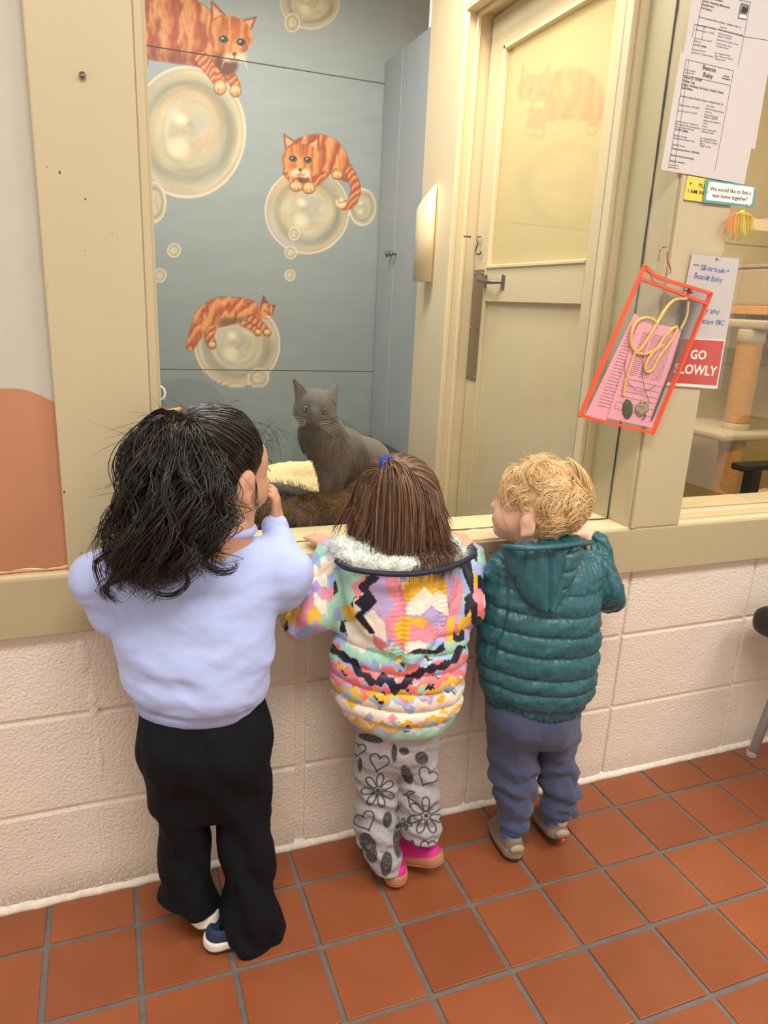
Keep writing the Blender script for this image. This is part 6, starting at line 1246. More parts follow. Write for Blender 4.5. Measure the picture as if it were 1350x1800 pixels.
for k in range(80):
    d = unit(np.random.randn(3)+V3(0, 0, 0.6)); s0 = W3(0, -0.012, 0.03)+d*0.075; tt_ = np.linspace(0, 1, 10)[:, None]; fl.append(s0+tt_*0.022*unit(d+np.random.randn(3)*0.7)+tt_**2*0.014*np.random.randn(3))
strands('flyaway_hair', np.array(fl), 0.00035, HAIR3, g3)
# ------------------------------------------------------------ grey cat and its beds
BROWNF = mat('brown_shag', (96, 66, 34), 0.95, 0.35, 120, 1.0, 170, bdist=0.008); CREAMF = mat('cream_fleece', (240, 214, 164), 0.95, 0.12, 150, 1.0, 200, bdist=0.005)
bb = thing('cat_bed', 'brown shaggy cat bed on the sill behind the glass', 'cat bed', (0.58, 0.226, 0.69))
S = SDF((0.30, 0.10, 0.66), (0.90, 0.62, 0.84), 0.006); bc = (0.60, 0.365)
rg = [V3(0.33+0.50*k/10, 0.226+0.010*math.sin(k), 0.722) for k in range(11)]
for a, b in zip(rg[:-1], rg[1:]): S.cone(a, b, 0.052, 0.052, 0.012, flat=(V3(0, 0, 1), 0.68))
v, F = S.mesh(1); v = v+normals(v, F)*(0.014*(fbm(v, 60, 3, 3)-0.5))[:, None]; v[:, 2] = np.maximum(v[:, 2], 0.692); bo = mobj('bolster', v, F, BROWNF, bb, True)
n = normals(v, F); fr = np.where((v[:, 1] < 0.42) & (v[:, 2] > 0.708))[0]; pk = np.random.choice(fr, 5200); cl = fbm(v[pk], 45, 2, 6)[:, None]*6.28; dr_ = n[pk]*0.5+np.concatenate([np.cos(cl), -0.2+0*cl, np.sin(cl)-0.4], 1)*0.9+np.random.randn(5200, 3)*0.25
tt_ = np.linspace(0, 1, 3)[None, :, None]; strands('shag', v[pk][:, None]+tt_*0.010*dr_[:, None]+tt_**2*V3(0, 0, -0.004)+V3(0, 0, 0.002), 0.0009, hair_mat('shag_fibre', (70, 46, 24), (118, 84, 46)), bo)
bl = thing('blanket', 'cream fleece blanket bunched up behind the grey cat', 'blanket', (0.55, 0.55, 0.69))
S = SDF((0.30, 0.26, 0.66), (0.90, 0.68, 0.86), 0.006); S.ell((0.60, 0.43, 0.700), (0.20, 0.13, 0.034), 0); S.ell((0.64, 0.50, 0.71), (0.15, 0.08, 0.062), 0.04); v, F = S.mesh(1); v = v+normals(v, F)*(0.018*(fbm(v, 34, 3, 3)-0.5))[:, None]; v[:, 2] = np.maximum(v[:, 2], 0.692); mobj('fleece', v, F, CREAMF, bl, True)

np.random.seed(8)
kt = thing('cat', 'grey cat with yellow-green eyes sitting behind the glass', 'cat', (0.66, 0.33, 0.73))
CATM = mat('cat_fur', (94, 84, 79), 0.75, 0.14, 90, 0.5, 350, stretch=(1, 1, 0.5), sheen=0.25, bdist=0.003); CATF = hair_mat('cat_guard_hair', (86, 77, 72), (114, 102, 93))
HC = px(554, 716, 0.235); RC = frame((-0.30, -0.90, -0.26), (0, 0, 1), 0.10); WC = lambda x, y, z: HC+x*RC[0]+y*RC[1]+z*RC[2]
S = SDF((0.42, 0.12, 0.68), (0.90, 0.48, 1.05), 0.0032)
S.ell(WC(0, -0.004, 0), (0.045, 0.041, 0.038), 0, RC); S.ell(WC(0, 0.026, -0.014), (0.024, 0.022, 0.018), 0.016, RC)
for s in (-1, 1): S.ell(WC(s*0.024, 0.012, -0.012), (0.022, 0.02, 0.019), 0.014, RC); S.ell(WC(s*0.009, 0.042, -0.021), (0.0105, 0.009, 0.0085), 0.006, RC); S.ell(WC(s*0.019, 0.036, 0.006), (0.009, 0.008, 0.0062), 0.006, RC, 's')
S.cone(WC(0, 0.034, 0.004), WC(0, 0.048, -0.012), 0.009, 0.006, 0.008); S.ell(WC(0, 0.036, -0.030), (0.011, 0.010, 0.008), 0.008, RC)
for s, tip, base in ((-1, px(517, 666, 0.240), (0.0275, -0.002, 0.020)), (1, px(591, 675, 0.240), (-0.0285, -0.002, 0.020))):
    S.cone(WC(*base), tip, 0.0205, 0.0040, 0.005, flat=(RC[1], 0.40))
nk = px(566, 765, 0.262); ch = px(584, 815, 0.268); sd = px(602, 795, 0.30); bk = px(640, 815, 0.335); hn = px(652, 862, 0.335)
S.cone(HC-RC[1]*0.012-RC[2]*0.01, nk, 0.036, 0.043, 0.02); S.cone(nk, ch, 0.043, 0.034, 0.025); S.cone(nk, sd, 0.043, 0.050, 0.025); S.cone(ch, sd, 0.034, 0.048, 0.02); S.cone(sd, bk, 0.050, 0.060, 0.03); S.cone(bk, hn, 0.060, 0.066, 0.03)
for x0, x1, Yp in ((574, 570, 0.243), (592, 594, 0.252)):
    pt = px(x1, 908, Yp); pt[2] = 0.735; kn = px((x0+x1)/2, 866, Yp+0.004); S.cone(px(x0, 815, 0.258), kn, 0.022, 0.0135, 0.012); S.cone(kn, pt, 0.0135, 0.012, 0.006); S.ell(pt+V3(-0.004, -0.010, -0.003), (0.014, 0.019, 0.010), 0.008)
for x, Yp in ((625, 0.262), (690, 0.30)): pt = px(x, 908, Yp); pt[2] = 0.738; S.ell(pt, (0.016, 0.032, 0.013), 0.01); S.cone(pt+V3(0.0, 0.02, 0.01), hn+V3(0.0 if x < 650 else 0.02, -0.02, 0), 0.018, 0.05, 0.02)
tlp = spline([hn+V3(0.01, 0.03, -0.045), px(640, 900, 0.245)+V3(0, 0, 0.01), px(600, 898, 0.222), px(560, 880, 0.222), px(515, 864, 0.222), px(474, 856, 0.232)], 14)
for k in range(13): S.cone(tlp[k], tlp[k+1], 0.0165-0.0004*k, 0.0165-0.0004*(k+1), 0.006)
v, F = S.mesh(1); v[:, 2] = np.maximum(v[:, 2], 0.728); n = normals(v, F); mobj('body', v, F, CATM, kt, True)
NF = 15000; pk = np.random.choice(len(v), NF); dn_ = np.array([0.10, 0.15, -1.0]); fd = n[pk]*0.20+dn_[None]*0.62; hd_m = np.linalg.norm(v[pk]-HC, axis=1) < 0.062
fd[hd_m] = n[pk][hd_m]*0.15-RC[1][None]*0.6+(v[pk][hd_m]-HC)*5
tm = np.array([np.linalg.norm(v[pk]-t, axis=1) for t in tlp]).min(0) < 0.024; fd[tm] = n[pk][tm]*0.9+np.array([-0.5, 0, 0.1]); fd += np.random.randn(NF, 3)*0.07
ln = np.where(hd_m, 0.0042, np.where(tm, 0.014, 0.0085))*(0.7+0.6*np.random.rand(NF)); dE = np.array([np.linalg.norm(v[pk]-WC(s*0.019, 0.037, 0.006), axis=1) for s in (-1, 1)]).min(0); ok = dE > 0.010
strands('fur', (v[pk][:, None]+tt_*(ln[:, None]*fd/np.linalg.norm(fd, axis=1, keepdims=True))[:, None]+tt_**2*V3(0, 0, -0.0015))[ok], 0.00036, CATF, kt)
EYE = mat('cat_iris', (168, 158, 98), 0.12, 0.12, 300, coat=0.8); PUP = mat('cat_pupil', (8, 8, 8), 0.05); NOSE = mat('cat_nose', (66, 54, 54), 0.5); EARI = mat('ear_inside', (112, 88, 82), 0.8, 0.1, 60)
for s in (-1, 1):
    c = WC(s*0.019, 0.0290, 0.006); r_ = 0.0074; S = SDF(c-0.012, c+0.012, 0.0011); S.ell(c, (r_, 0.0070, r_*0.86), 0, RC); vv_, FF_ = S.mesh(1); e = mobj('eye', vv_, FF_, EYE, kt, True)
    c2 = WC(s*0.019-0.0004, 0.0341, 0.006); S = SDF(c2-0.006, c2+0.006, 0.0006); S.ell(c2, (0.0030, 0.0030, 0.0046), 0, RC); vv_, FF_ = S.mesh(1); mobj('pupil', vv_, FF_, PUP, e, True)
    tube('eyelid', [WC(s*0.019+0.0076*math.cos(a), 0.0345-0.0012*abs(math.cos(a)), 0.006+0.0058*math.sin(a)) for a in np.linspace(0, 6.2832, 20, endpoint=False)], 0.0013, NOSE, e, 6, True)
    for k in range(5): b = WC(s*0.013, 0.046, -0.022+0.002*k); tube('whisker', spline([b, b+RC[0]*s*0.022+RC[1]*0.006+RC[2]*(0.004*(k-2)), b+RC[0]*s*0.040-RC[2]*(0.012-0.006*(k-2))], 10), np.linspace(0.00028, 0.00012, 10), WHITEP, kt, 4)
for s, tip, base in ((-1, px(517, 669, 0.240), (0.0275, 0.003, 0.018)), (1, px(591, 678, 0.240), (-0.0285, 0.003, 0.018))):
    A, B = WC(*base), tip+RC[1]*0.004; S = SDF(np.minimum(A, B)-0.02, np.maximum(A, B)+0.02, 0.0016); S.cone(A*0.85+B*0.15, B*0.85+A*0.15, 0.0125, 0.002, 0, flat=(RC[1], 0.22)); vv_, FF_ = S.mesh(1); mobj('inner_ear', vv_, FF_, EARI, kt, True)
c = WC(0, 0.0515, -0.0145); S = SDF(c-0.01, c+0.01, 0.0009); S.ell(c, (0.0052, 0.003, 0.0036), 0, RC); vv_, FF_ = S.mesh(1); mobj('nose', vv_, FF_, NOSE, kt, True)
tube('mouth', [WC(x, 0.0505-abs(x)*0.45, -0.026-0.25*abs(x)+0.0015*math.cos(x*400)) for x in np.linspace(-0.011, 0.011, 9)], 0.0006, NOSE, kt, 5)
# ------------------------------------------------------------ papers and cards on the middle post
PAPER = mat('paper', (206, 198, 196), 0.6, 0.015, 12); INK = mat('ink', (44, 40, 42), 0.7); INKL = mat('ink_light', (96, 90, 90), 0.7); YELC = mat('yellow_card', (246, 210, 84), 0.5, 0.03, 20); TEALC = mat('teal_card', (96, 158, 160), 0.45, 0.03, 20); WHC = mat('white_card', (246, 242, 236), 0.45, 0.02, 20)
BLUEI = mat('blue_marker', (40, 84, 176), 0.6); REDC = mat('red_sign', (206, 44, 36), 0.42, 0.03, 20); ORP = mat('orange_vinyl', (250, 84, 44), 0.4, 0.04, 30); PNK = mat('pink_paper', (242, 168, 186), 0.6, 0.03, 20)
Y1, Y2, Y3 = -0.0245, -0.0262, -0.0285
def c5(x, y): return (1150+x/6, y/6)
p1 = thing('paper_sheet', 'upper printed adoption sheet with a small grey cat picture on the post', 'paper', px(1270, 60, Y1)); pquad('sheet', [(1236, -130), (1388, -92), (1327, 262), (1183, 222)], Y1, PAPER, p1)
L1 = [("Animal ID: 305864", c5(520, -22), c5(722, 22), 3.6, 0.01), ("Status: Awaiting Behavioral", c5(513, 16), c5(795, 92), 4.4, 0.012), ("Assessment", c5(503, 52), c5(630, 86), 4.2, 0.012), ("Sub-Status:", c5(493, 88), c5(608, 122), 4.2, 0.012), ("Current Location: Novato Campus - Adoption Cats 1 #", c5(465, 184), c5(914, 298), 3.6, 0.008),
      ("Type: Cat", c5(690, 288), c5(765, 306), 3.2, 0.0), ("Date In Shelter: 10/1/2025", c5(450, 270), c5(650, 318), 3.0, 0.0), ("Breed: Domestic Short Hair, Mix", c5(680, 318), c5(935, 382), 3.0, 0.006), ("Due Date Out: 11/1/2025", c5(438, 320), c5(636, 364), 3.2, 0.0), ("Primary Microchip", c5(676, 358), c5(820, 394), 3.0, 0.0), ("985113007", c5(670, 388), c5(815, 420), 2.8, 0.0), ("Explained by: Unable To Scan", c5(662, 424), c5(888, 478), 3.0, 0.0),
      ("Primary Color: Grey", c5(655, 462), c5(812, 500), 3.0, 0.0), ("Secondary Color:", c5(652, 490), c5(785, 522), 3.0, 0.0), ("Injury Source: ACO", c5(425, 408), c5(608, 446), 3.0, 0.0), ("Impound", c5(420, 438), c5(490, 454), 3.0, 0.0), ("FOSTER ANIMAL", c5(412, 476), c5(556, 506), 3.2, 0.01), ("Adoption Amount:", c5(404, 526), c5(545, 552), 3.0, 0.0), ("Available For Adoption Date:", c5(400, 558), c5(622, 606), 3.0, 0.0),
      ("Sex: Neutered Male", c5(640, 564), c5(800, 598), 3.0, 0.0), ("Age: 3 Months 2 Weeks", c5(636, 594), c5(828, 634), 3.0, 0.0), ("Weight: 4.4 lbs", c5(634, 624), c5(745, 648), 3.0, 0.0)]
ptext(L1, Y1-0.0004, INK, p1)
def rules(segs, Yp, m, parent, wd=0.00045, name='ruled_lines'):
    v = []; f = []
    for (a, b) in segs:
        A, B = px(*a, Yp), px(*b, Yp); t = unit(B-A); n = np.cross(t, V3(0, 1, 0))*wd; i = len(v); v += [A-n, B-n, B+n, A+n]; f.append((i, i+1, i+2, i+3))
    o = mobj(name, v, f, m, parent); o['kind'] = 'stuff'; return o
rules([(c5(520, -40), c5(362, 720)), (c5(1020, 22), c5(885, 690)), (c5(900, 0), c5(1022, 26)), (c5(425, 256), c5(610, 292)), (c5(610, 292), c5(940, 385)), (c5(940, 385), c5(1200, 425)), (c5(425, 256), c5(398, 400)), (c5(528, 290), c5(505, 410))], Y1-0.0004, INKL, p1)
ph = pquad('cat_picture', [c5(913, 28), c5(1006, 50), c5(968, 216), c5(878, 196)], Y1-0.0003, mat('grey_print', (120, 118, 120), 0.6, 0.25, 80), p1)
pquad('cat_shape', [c5(932, 80), c5(945, 60), c5(958, 82), c5(975, 84), c5(990, 72), c5(985, 120), c5(960, 140), c5(915, 128)], Y1-0.0006, INK, ph, 0.0001); pquad('cat_shape', [c5(905, 150), c5(975, 164), c5(966, 195), c5(895, 180)], Y1-0.0006, WHC, ph, 0.0001)
p2 = thing('paper_sheet', 'lower printed adoption sheet titled Beanie Baby on the post', 'paper', px(1250, 200, Y2)); pquad('sheet', [(1197, 92), (1347, 128), (1308, 324), (1162, 298)], Y2, PAPER, p2)
L2 = [("Beanie", c5(510, 730), c5(648, 764), 8.2, 0.012), ("Baby", c5(515, 806), c5(618, 832), 8.2, 0.012), ("Marin Humane", c5(325, 742), c5(440, 764), 3.0, 0.0), ("Kennel Card", c5(317, 768), c5(420, 788), 3.0, 0.0), ("marin", c5(735, 806), c5(790, 820), 3.4, 0.02), ("humane", c5(715, 830), c5(800, 850), 3.6, 0.02), ("Animal ID: 307869", c5(310, 822), c5(502, 862), 4.4, 0.012), ("Shelter Tag:", c5(303, 860), c5(428, 888), 4.4, 0.012), ("Status: Awaiting Vet Exam / Health Check", c5(297, 898), c5(730, 992), 4.4, 0.012), ("Sub-Status:", c5(290, 932), c5(410, 958), 4.4, 0.012),
      ("Current Location: Novato Campus - Adoption Cats 1 #", c5(272, 1018), c5(726, 1112), 3.8, 0.008), ("Date In Shelter: 10/1/2025", c5(262, 1112), c5(472, 1150), 3.2, 0.0), ("Due Date Out: 12/1/2025", c5(250, 1172), c5(452, 1208), 3.2, 0.0), ("Type: Kitten", c5(550, 1120), c5(636, 1138), 3.2, 0.0), ("Breed: Domestic Medium", c5(540, 1152), c5(735, 1196), 3.2, 0.0), ("Hair, Mix", c5(538, 1184), c5(606, 1198), 3.0, 0.0), ("Primary Microchip", c5(530, 1214), c5(670, 1246), 3.2, 0.0), ("985113007", c5(525, 1242), c5(665, 1270), 3.0, 0.0), ("Explained by: Unable To", c5(520, 1276), c5(702, 1312), 3.2, 0.0), ("Scan", c5(518, 1304), c5(560, 1312), 3.0, 0.0), ("Primary", c5(508, 1336), c5(560, 1346), 3.0, 0.0), ("Color: Tortoiseshell", c5(500, 1366), c5(652, 1394), 3.2, 0.0), ("Secondary Color:", c5(498, 1392), c5(632, 1418), 3.2, 0.0),
      ("Intake Source: Transfer In", c5(230, 1284), c5(462, 1330), 3.2, 0.0), ("The animal was presented by", c5(225, 1312), c5(486, 1366), 3.2, 0.0), ("Marin Friends of Ferals", c5(222, 1342), c5(420, 1380), 3.2, 0.0), ("FOSTER ANIMAL", c5(216, 1372), c5(360, 1400), 3.4, 0.012), ("Adoption Amount:", c5(205, 1432), c5(345, 1458), 3.2, 0.0), ("Available For Adoption Date:", c5(203, 1462), c5(424, 1502), 3.2, 0.0), ("Sex: Spayed Female", c5(487, 1462), c5(652, 1492), 3.2, 0.0), ("Age: 2 Months 3 Weeks", c5(480, 1490), c5(667, 1526), 3.2, 0.0), ("(approx)", c5(478, 1516), c5(535, 1528), 3.0, 0.0), ("Weight: 4.19 lbs", c5(474, 1542), c5(596, 1566), 3.2, 0.0),
      ("Potential Owners:", c5(187, 1530), c5(327, 1556), 3.4, 0.0), ("Distinguishing Features / Markings:", c5(182, 1572), c5(478, 1624), 3.6, 0.01), ("Behavior Assessment Keying:", c5(172, 1642), c5(420, 1686), 3.6, 0.01), ("Adoption Summary:", c5(162, 1702), c5(326, 1730), 3.6, 0.01)]
ptext(L2, Y2-0.0004, INK, p2)
rules([(c5(335, 625), c5(835, 745)), (c5(305, 790), c5(808, 902)), (c5(335, 625), c5(150, 1780)), (c5(365, 640), c5(212, 1785)), (c5(835, 745), c5(815, 880)), (c5(808, 902), c5(640, 1800)), (c5(162, 1738), c5(255, 1752)), (c5(155, 1762), c5(265, 1778))], Y2-0.0004, INKL, p2)
ycd = thing('card', 'small yellow card half hidden behind the teal card', 'card', px(1220, 330, Y1)); pquad('board', [(1208.7, 308.5), (1262, 318), (1256, 358), (1202, 350.5)], Y1, YELC, ycd, 0.0008); SER = INK
ptext([("PLEASE", (1228, 329), (1256, 333.5), 6.6, 0.012), ("I AM IN FOSTER", (1209, 338.5), (1268, 347), 6.6, 0.012)], Y1-0.0004, SER, ycd); q = px(1214.5, 322, Y1-0.001); lathe('grommet', [(0.0022, 0.0), (0.0018, -0.001)], DARKST, ycd, tuple(q), 'Y', 10)
tcd = thing('card', 'teal bordered white card reading We would like to find a new home together', 'card', px(1283, 340, Y2)); pquad('border', [(1241, 315), (1330, 327), (1324.5, 365), (1235.4, 355.7)], Y2-0.0008, TEALC, tcd, 0.0012)
ins = [(1246, 321), (1249, 319.3), (1323, 329), (1325.5, 332), (1321.5, 358), (1319, 360.2), (1243, 351.6), (1240.8, 349)]; pquad('white_field', ins, Y2-0.0012, WHC, tcd, 0.0003)
ptext([("We would like to find a", (1248, 334.5), (1319.8, 343), 7.2, 0.008), ("new home together!", (1251.8, 346.3), (1313, 353.6), 7.2, 0.008)], Y2-0.0016, INK, tcd)
for x, y in ((1244, 337), (1326, 331), (1316, 361)): q = px(x, y, Y2-0.0016); lathe('paw_dot', [(0.0028, 0.0), (0.0022, -0.0003)], YELC, tcd, tuple(q), 'Y', 8)
# streamer tassel
ts = thing('tassel_toy', 'orange and green streamer tassel hanging under the teal card', 'cat toy', px(1301, 372, Y3)); cols = [mat('streamer_orange', (240, 150, 84), 0.5), mat('streamer_lime', (206, 226, 80), 0.5), mat('streamer_green', (70, 150, 76), 0.5), mat('streamer_cream', (242, 220, 170), 0.5)]
rt = random.Random(3)
for k in range(30):
    a = -1+2*k/29.0; x1 = 1300+a*26+rt.uniform(-2, 2); y1 = 420+rt.uniform(-12, 6)-8*a*a; yy = Y3-0.004-rt.uniform(0, 0.008); pts = spline([px(1303, 374, Y3-0.002), px(1303+a*14, 372+3*abs(a)+rt.uniform(0, 3), yy), px(1302+a*22, 385, yy), px(x1, y1, yy)], 12); ci = 0 if (rt.random() < 0.45 or a < -0.5) else rt.choice([1, 2, 1, 3]); tube('streamer', pts, 0.00085, cols[ci], ts, 5)
tube('knot', [px(1299, 377, Y3-0.006), px(1303, 372, Y3-0.006), px(1308, 371, Y3-0.006)], [0.003, 0.004, 0.003], cols[1], ts, 8); tube('clear_rod', [px(1292, 408, Y3), px(1264, 458, Y3)], 0.0016, CLEAR, ts, 8)
# handwritten sheet and red sign
wp = thing('paper_sheet', 'white sheet with blue handwriting above the red sign', 'paper', px(1245, 520, Y1)); pquad('sheet', [(1216.7, 446.4), (1300, 455), (1275, 601), (1186, 594)], Y1, PAPER, wp)
ptext([("Name", (1218.6, 466.5), (1229.5, 467.5), 3.2, 0.01)], Y1-0.0004, INK, wp)
def scrawl(txt, p0, p1, hp):
    n = len(txt); out = []; rr = random.Random(len(txt)); wds = [0.45 if c in 'iltjI' else (0.5 if c == ' ' else 1.0) for c in txt]; tot = sum(wds); acc = 0
    for c, w_ in zip(txt, wds):
        if c != ' ':
            a, b = acc/tot, (acc+w_*0.86)/tot; dy = rr.uniform(-0.8, 0.8); sl_ = rr.uniform(-0.6, 0.8); f = lambda q: (p0[0]+(p1[0]-p0[0])*q, p0[1]+(p1[1]-p0[1])*q+dy)
            A, B = f(a), f(b); out.append((c, A, (B[0], B[1]+sl_), hp*rr.uniform(0.9, 1.08), 0.006))
        acc += w_
    return out
ptext(scrawl("Silverstein +", (1231, 474.5), (1282, 481), 9.2)+scrawl("Beanie Baby", (1220, 489), (1270, 497.5), 10)+scrawl("y and", (1240, 549.5), (1263, 552.5), 9)+scrawl("stew BIC", (1233, 568), (1273, 572.5), 9.4), Y1-0.0004, BLUEI, wp, 'handwriting')
q = px(1259.7, 455.5, Y1-0.0006); lathe('pin', [(0.0026, 0.0), (0.0022, -0.0015), (0.001, -0.002)], DARKST, wp, tuple(q), 'Y', 12)
rs_ = thing('sign', 'red sign reading GO SLOWLY partly behind the orange pouch', 'sign', px(1225, 640, Y2)); pquad('board', [(1188, 594), (1275, 598), (1260.5, 683.5), (1168, 677)], Y2, WHC, rs_, 0.003); pquad('red_field', [(1190, 595), (1273, 599.5), (1259.5, 678), (1171, 672)], Y2-0.0003, REDC, rs_, 0.0004)
ptext([("GO", (1212.5, 630.5), (1240.5, 632), 15.5, 0.03), ("SLOWLY", (1184, 655), (1258.5, 661), 16.5, 0.028)], Y2-0.0008, WHC, rs_)
for x, y in ((1230.5, 602.5), (1212, 670)): q = px(x, y, Y2-0.001); lathe('pin', [(0.0016, 0.0), (0.0012, -0.001)], STEEL, rs_, tuple(q), 'Y', 8)
cs = thing('plastic_sleeve', 'clear plastic sleeve around the handwritten sheet', 'sleeve', px(1240, 560, Y2)); pquad('film', [(1211, 436), (1308, 446), (1267, 684), (1179, 676)], Y2-0.0022, CLEAR, cs, 0.0003)
cs2 = thing('plastic_sleeve', 'empty clear plastic holder on the post above the pouch', 'sleeve', px(1200, 400, Y1)); pquad('film', [(1178, 304), (1200, 352), (1190, 440), (1156, 440)], -0.0225, CLEAR, cs2, 0.0003)

# ------------------------------------------------------------ orange edged pouch
YP = -0.052
def c4(x, y): return (1000+x/3.6, 420+y/3.6)
def c6(x, y): return (1000+x/5.19, 440+y/5.19)
pc_ = thing('pouch', 'clear pouch with orange-red edges holding pink papers and cat toys', 'pouch', px(1135, 620, YP))
TLc, TRc, BRc, BLc = c4(478, 172), c4(898, 345), c4(530, 1228), c4(72, 1118); topc = [c4(478, 172), c4(520, 215), c4(600, 255), c4(720, 292), c4(898, 345)]
for nm, Yq in (('front_film', YP-0.006), ('back_film', YP+0.006)): pquad(nm, [TLc, c4(600, 255), TRc, BRc, BLc], Yq, CLEAR, pc_, 0.0002)
def strip(name, pts, wpx, m, parent, Yq, th=0.004):
    pts = sm(pts, 24) if len(pts) > 2 else pts; P3 = np.array([px(x, y, Yq) for x, y in pts]); t = np.gradient(P3, axis=0); t /= np.linalg.norm(t, axis=1, keepdims=True); n = np.cross(t, V3(0, 1, 0))*wpx*0.0009/2
    v = np.vstack([P3-n+V3(0, -th/2, 0), P3+n+V3(0, -th/2, 0), P3+n+V3(0, th/2, 0), P3-n+V3(0, th/2, 0)]); K = len(P3); f = []
    for i in range(K-1):
        for a in range(4): b = (a+1) % 4; f.append((a*K+i, a*K+i+1, b*K+i+1, b*K+i))
    f += [(0, K, 2*K, 3*K), (K-1, 4*K-1, 3*K-1, 2*K-1)]; bm = bmesh.new(); me = bpy.data.meshes.new('t'); me.from_pydata([tuple(q) for q in v], [], f); bm.from_mesh(me); bpy.data.meshes.remove(me); return bmobj(name, bm, m, parent)
strip('edge_binding', topc, 6.5, ORP, pc_, YP, 0.009); strip('edge_binding', [TRc, BRc], 6, ORP, pc_, YP, 0.009); strip('edge_binding', [BRc, BLc], 6.5, ORP, pc_, YP, 0.009); strip('edge_binding', [BLc, TLc], 6, ORP, pc_, YP, 0.009); strip('edge_binding', [c4(445, 250), c4(560, 290), c4(700, 345), c4(862, 408)], 6.5, ORP, pc_, YP, 0.010)
for q_ in (TLc, TRc, BRc, BLc): lump('binding_corner', px(*q_, YP), (0.0042, 0.0052, 0.0042), ORP, pc_, 1, 0.0012, 0.05)
pk1 = thing('pink_sheet', 'pink printed form at the back left inside the pouch', 'paper', px(1075, 660, YP)); pquad('sheet', [c6(600, 575), c6(700, 660), c6(335, 1560), c6(150, 1500)], YP+0.003, PNK, pk1, 0.0003)
pk2 = thing('pink_sheet', 'larger pink printed form at the front inside the pouch', 'paper', px(1110, 650, YP)); pquad('sheet', [c6(640, 640), c6(1030, 720), c6(760, 1620), c6(350, 1530)], YP+0.001, PNK, pk2, 0.0003)
rp = random.Random(11)
def fl_(u, w_): # sheet coordinates
    A, B, Cc, Dd = np.array((690, 700)), np.array((985, 770)), np.array((740, 1560)), np.array((400, 1480)); a = A*(1-u)+B*u; b = Dd*(1-u)+Cc*u; q = a*(1-w_)+b*w_; return c6(*q)
sg = []
for r_ in range(22):
    w_ = 0.06+r_*0.023
    for c0_, c1_ in ((0.02, 0.27), (0.33, 0.60), (0.66, 0.95)):
        u = c0_
        while u < c1_: du = rp.uniform(0.02, 0.07); sg.append((fl_(u, w_), fl_(min(u+du, c1_), w_))); u += du+0.018
rules(sg, YP+0.0006, INKL, pk2, 0.0006, 'small_print'); rules([(fl_(0, k), fl_(1, k)) for k in (0.60, 0.67, 0.74, 0.80, 0.87, 0.95)]+[(fl_(0, 0.87), fl_(0, 0.95))], YP+0.0006, INKL, pk2, 0.0004)
sg = []
for r_ in range(26):
    a = np.array((560, 700)); b = np.array((250, 1440)); q = a+(b-a)*r_/26.0; u = 0
    while u < 100: du = rp.uniform(12, 32); sg.append((c6(q[0]+u, q[1]+u*0.25), c6(q[0]+min(u+du, 105), q[1]+(u+du)*0.25))); u += du+7
rules(sg, YP+0.0026, INKL, pk1, 0.0006, 'small_print')
GLT = mat('gold_glitter', (250, 206, 110), 0.35, 0.35, 600, 0.9, 700, coat=0.5); wt_ = thing('wand_toy', 'gold glitter cord cat toy curled inside the pouch', 'cat toy', px(1130, 600, YP))
for pth, r_ in (([(1075, 440), (960, 455), (880, 540), (820, 640), (770, 720), (690, 850), (620, 925), (570, 860), (575, 740), (620, 650), (700, 615), (780, 640), (800, 700)], 0.0042), ([(590, 930), (700, 945), (800, 890), (880, 780), (960, 705), (985, 720), (930, 830), (830, 960), (760, 1090), (705, 1105), (700, 1040), (760, 940), (850, 860)], 0.0040), ([(600, 940), (560, 1060), (520, 1180), (500, 1330)], 0.0034), ([(1090, 470), (1075, 600), (1020, 720)], 0.003)):
    tube('glitter_cord', spline([px(*c6(*q), YP-0.0025) for q in pth], 60), r_*0.8, GLT, wt_, 8)
tube('black_cord', spline([px(*c6(*q), YP-0.004) for q in ((520, 1000), (510, 1090), (540, 1200), (620, 1280), (720, 1270), (800, 1230))], 30), 0.0006, BLACKP, wt_, 5); tube('black_cord', spline([px(*c6(*q), YP-0.004) for q in ((690, 920), (668, 1080), (690, 1250), (740, 1400))], 30), 0.0006, BLACKP, wt_, 5)
def toyblob(name, label, cx, r, m, seed, amp):
    t = thing(name, label, 'cat toy', px(*c6(*cx), YP)); c = px(*c6(*cx), YP); S = SDF(c-0.03, c+0.03, 0.0016); Rq = frame((0, 1, 0), (0, 0, 1), 0.25); S.ell(c, r, 0, Rq); v, F = S.mesh(1); v = v+normals(v, F)*(amp*(fbm(v, 200, 2, seed)-0.5))[:, None]; mobj('toy_body', v, F, m, t, True); return t, c
tz, cz = toyblob('felt_toy', 'dark green felt toy at the bottom of the pouch', (535, 1450), (0.0135, 0.0050, 0.0215), mat('green_felt', (66, 76, 40), 0.9, 0.1, 100), 3, 0.002); tube('stem', [cz+V3(-0.004, 0, 0.014), cz+V3(-0.007, 0, 0.021)], 0.0024, BLACKP, tz, 6); tube('tongue', [cz+V3(0.0, -0.002, -0.015), cz+V3(-0.004, -0.002, -0.021)], 0.001, REDC, tz, 5)
tz, cz = toyblob('mouse_toy', 'fuzzy grey-beige mouse toy at the bottom of the pouch', (665, 1445), (0.018, 0.006, 0.0165), mat('mouse_fur', (164, 144, 120), 0.95, 0.2, 200, 0.8, 300), 7, 0.006); tube('tail', spline([cz+V3(0.01, 0, -0.008), cz+V3(0.012, -0.001, -0.018), cz+V3(0.004, -0.001, -0.024)], 8), 0.0012, BLACKP, tz, 5)
for x, z in ((-0.006, 0.011), (0.003, 0.012)): lathe('ear', [(0.003, 0), (0.0024, -0.001)], BLACKP, tz, (cz[0]+x, cz[1]-0.003, cz[2]+z), 'Y', 8)
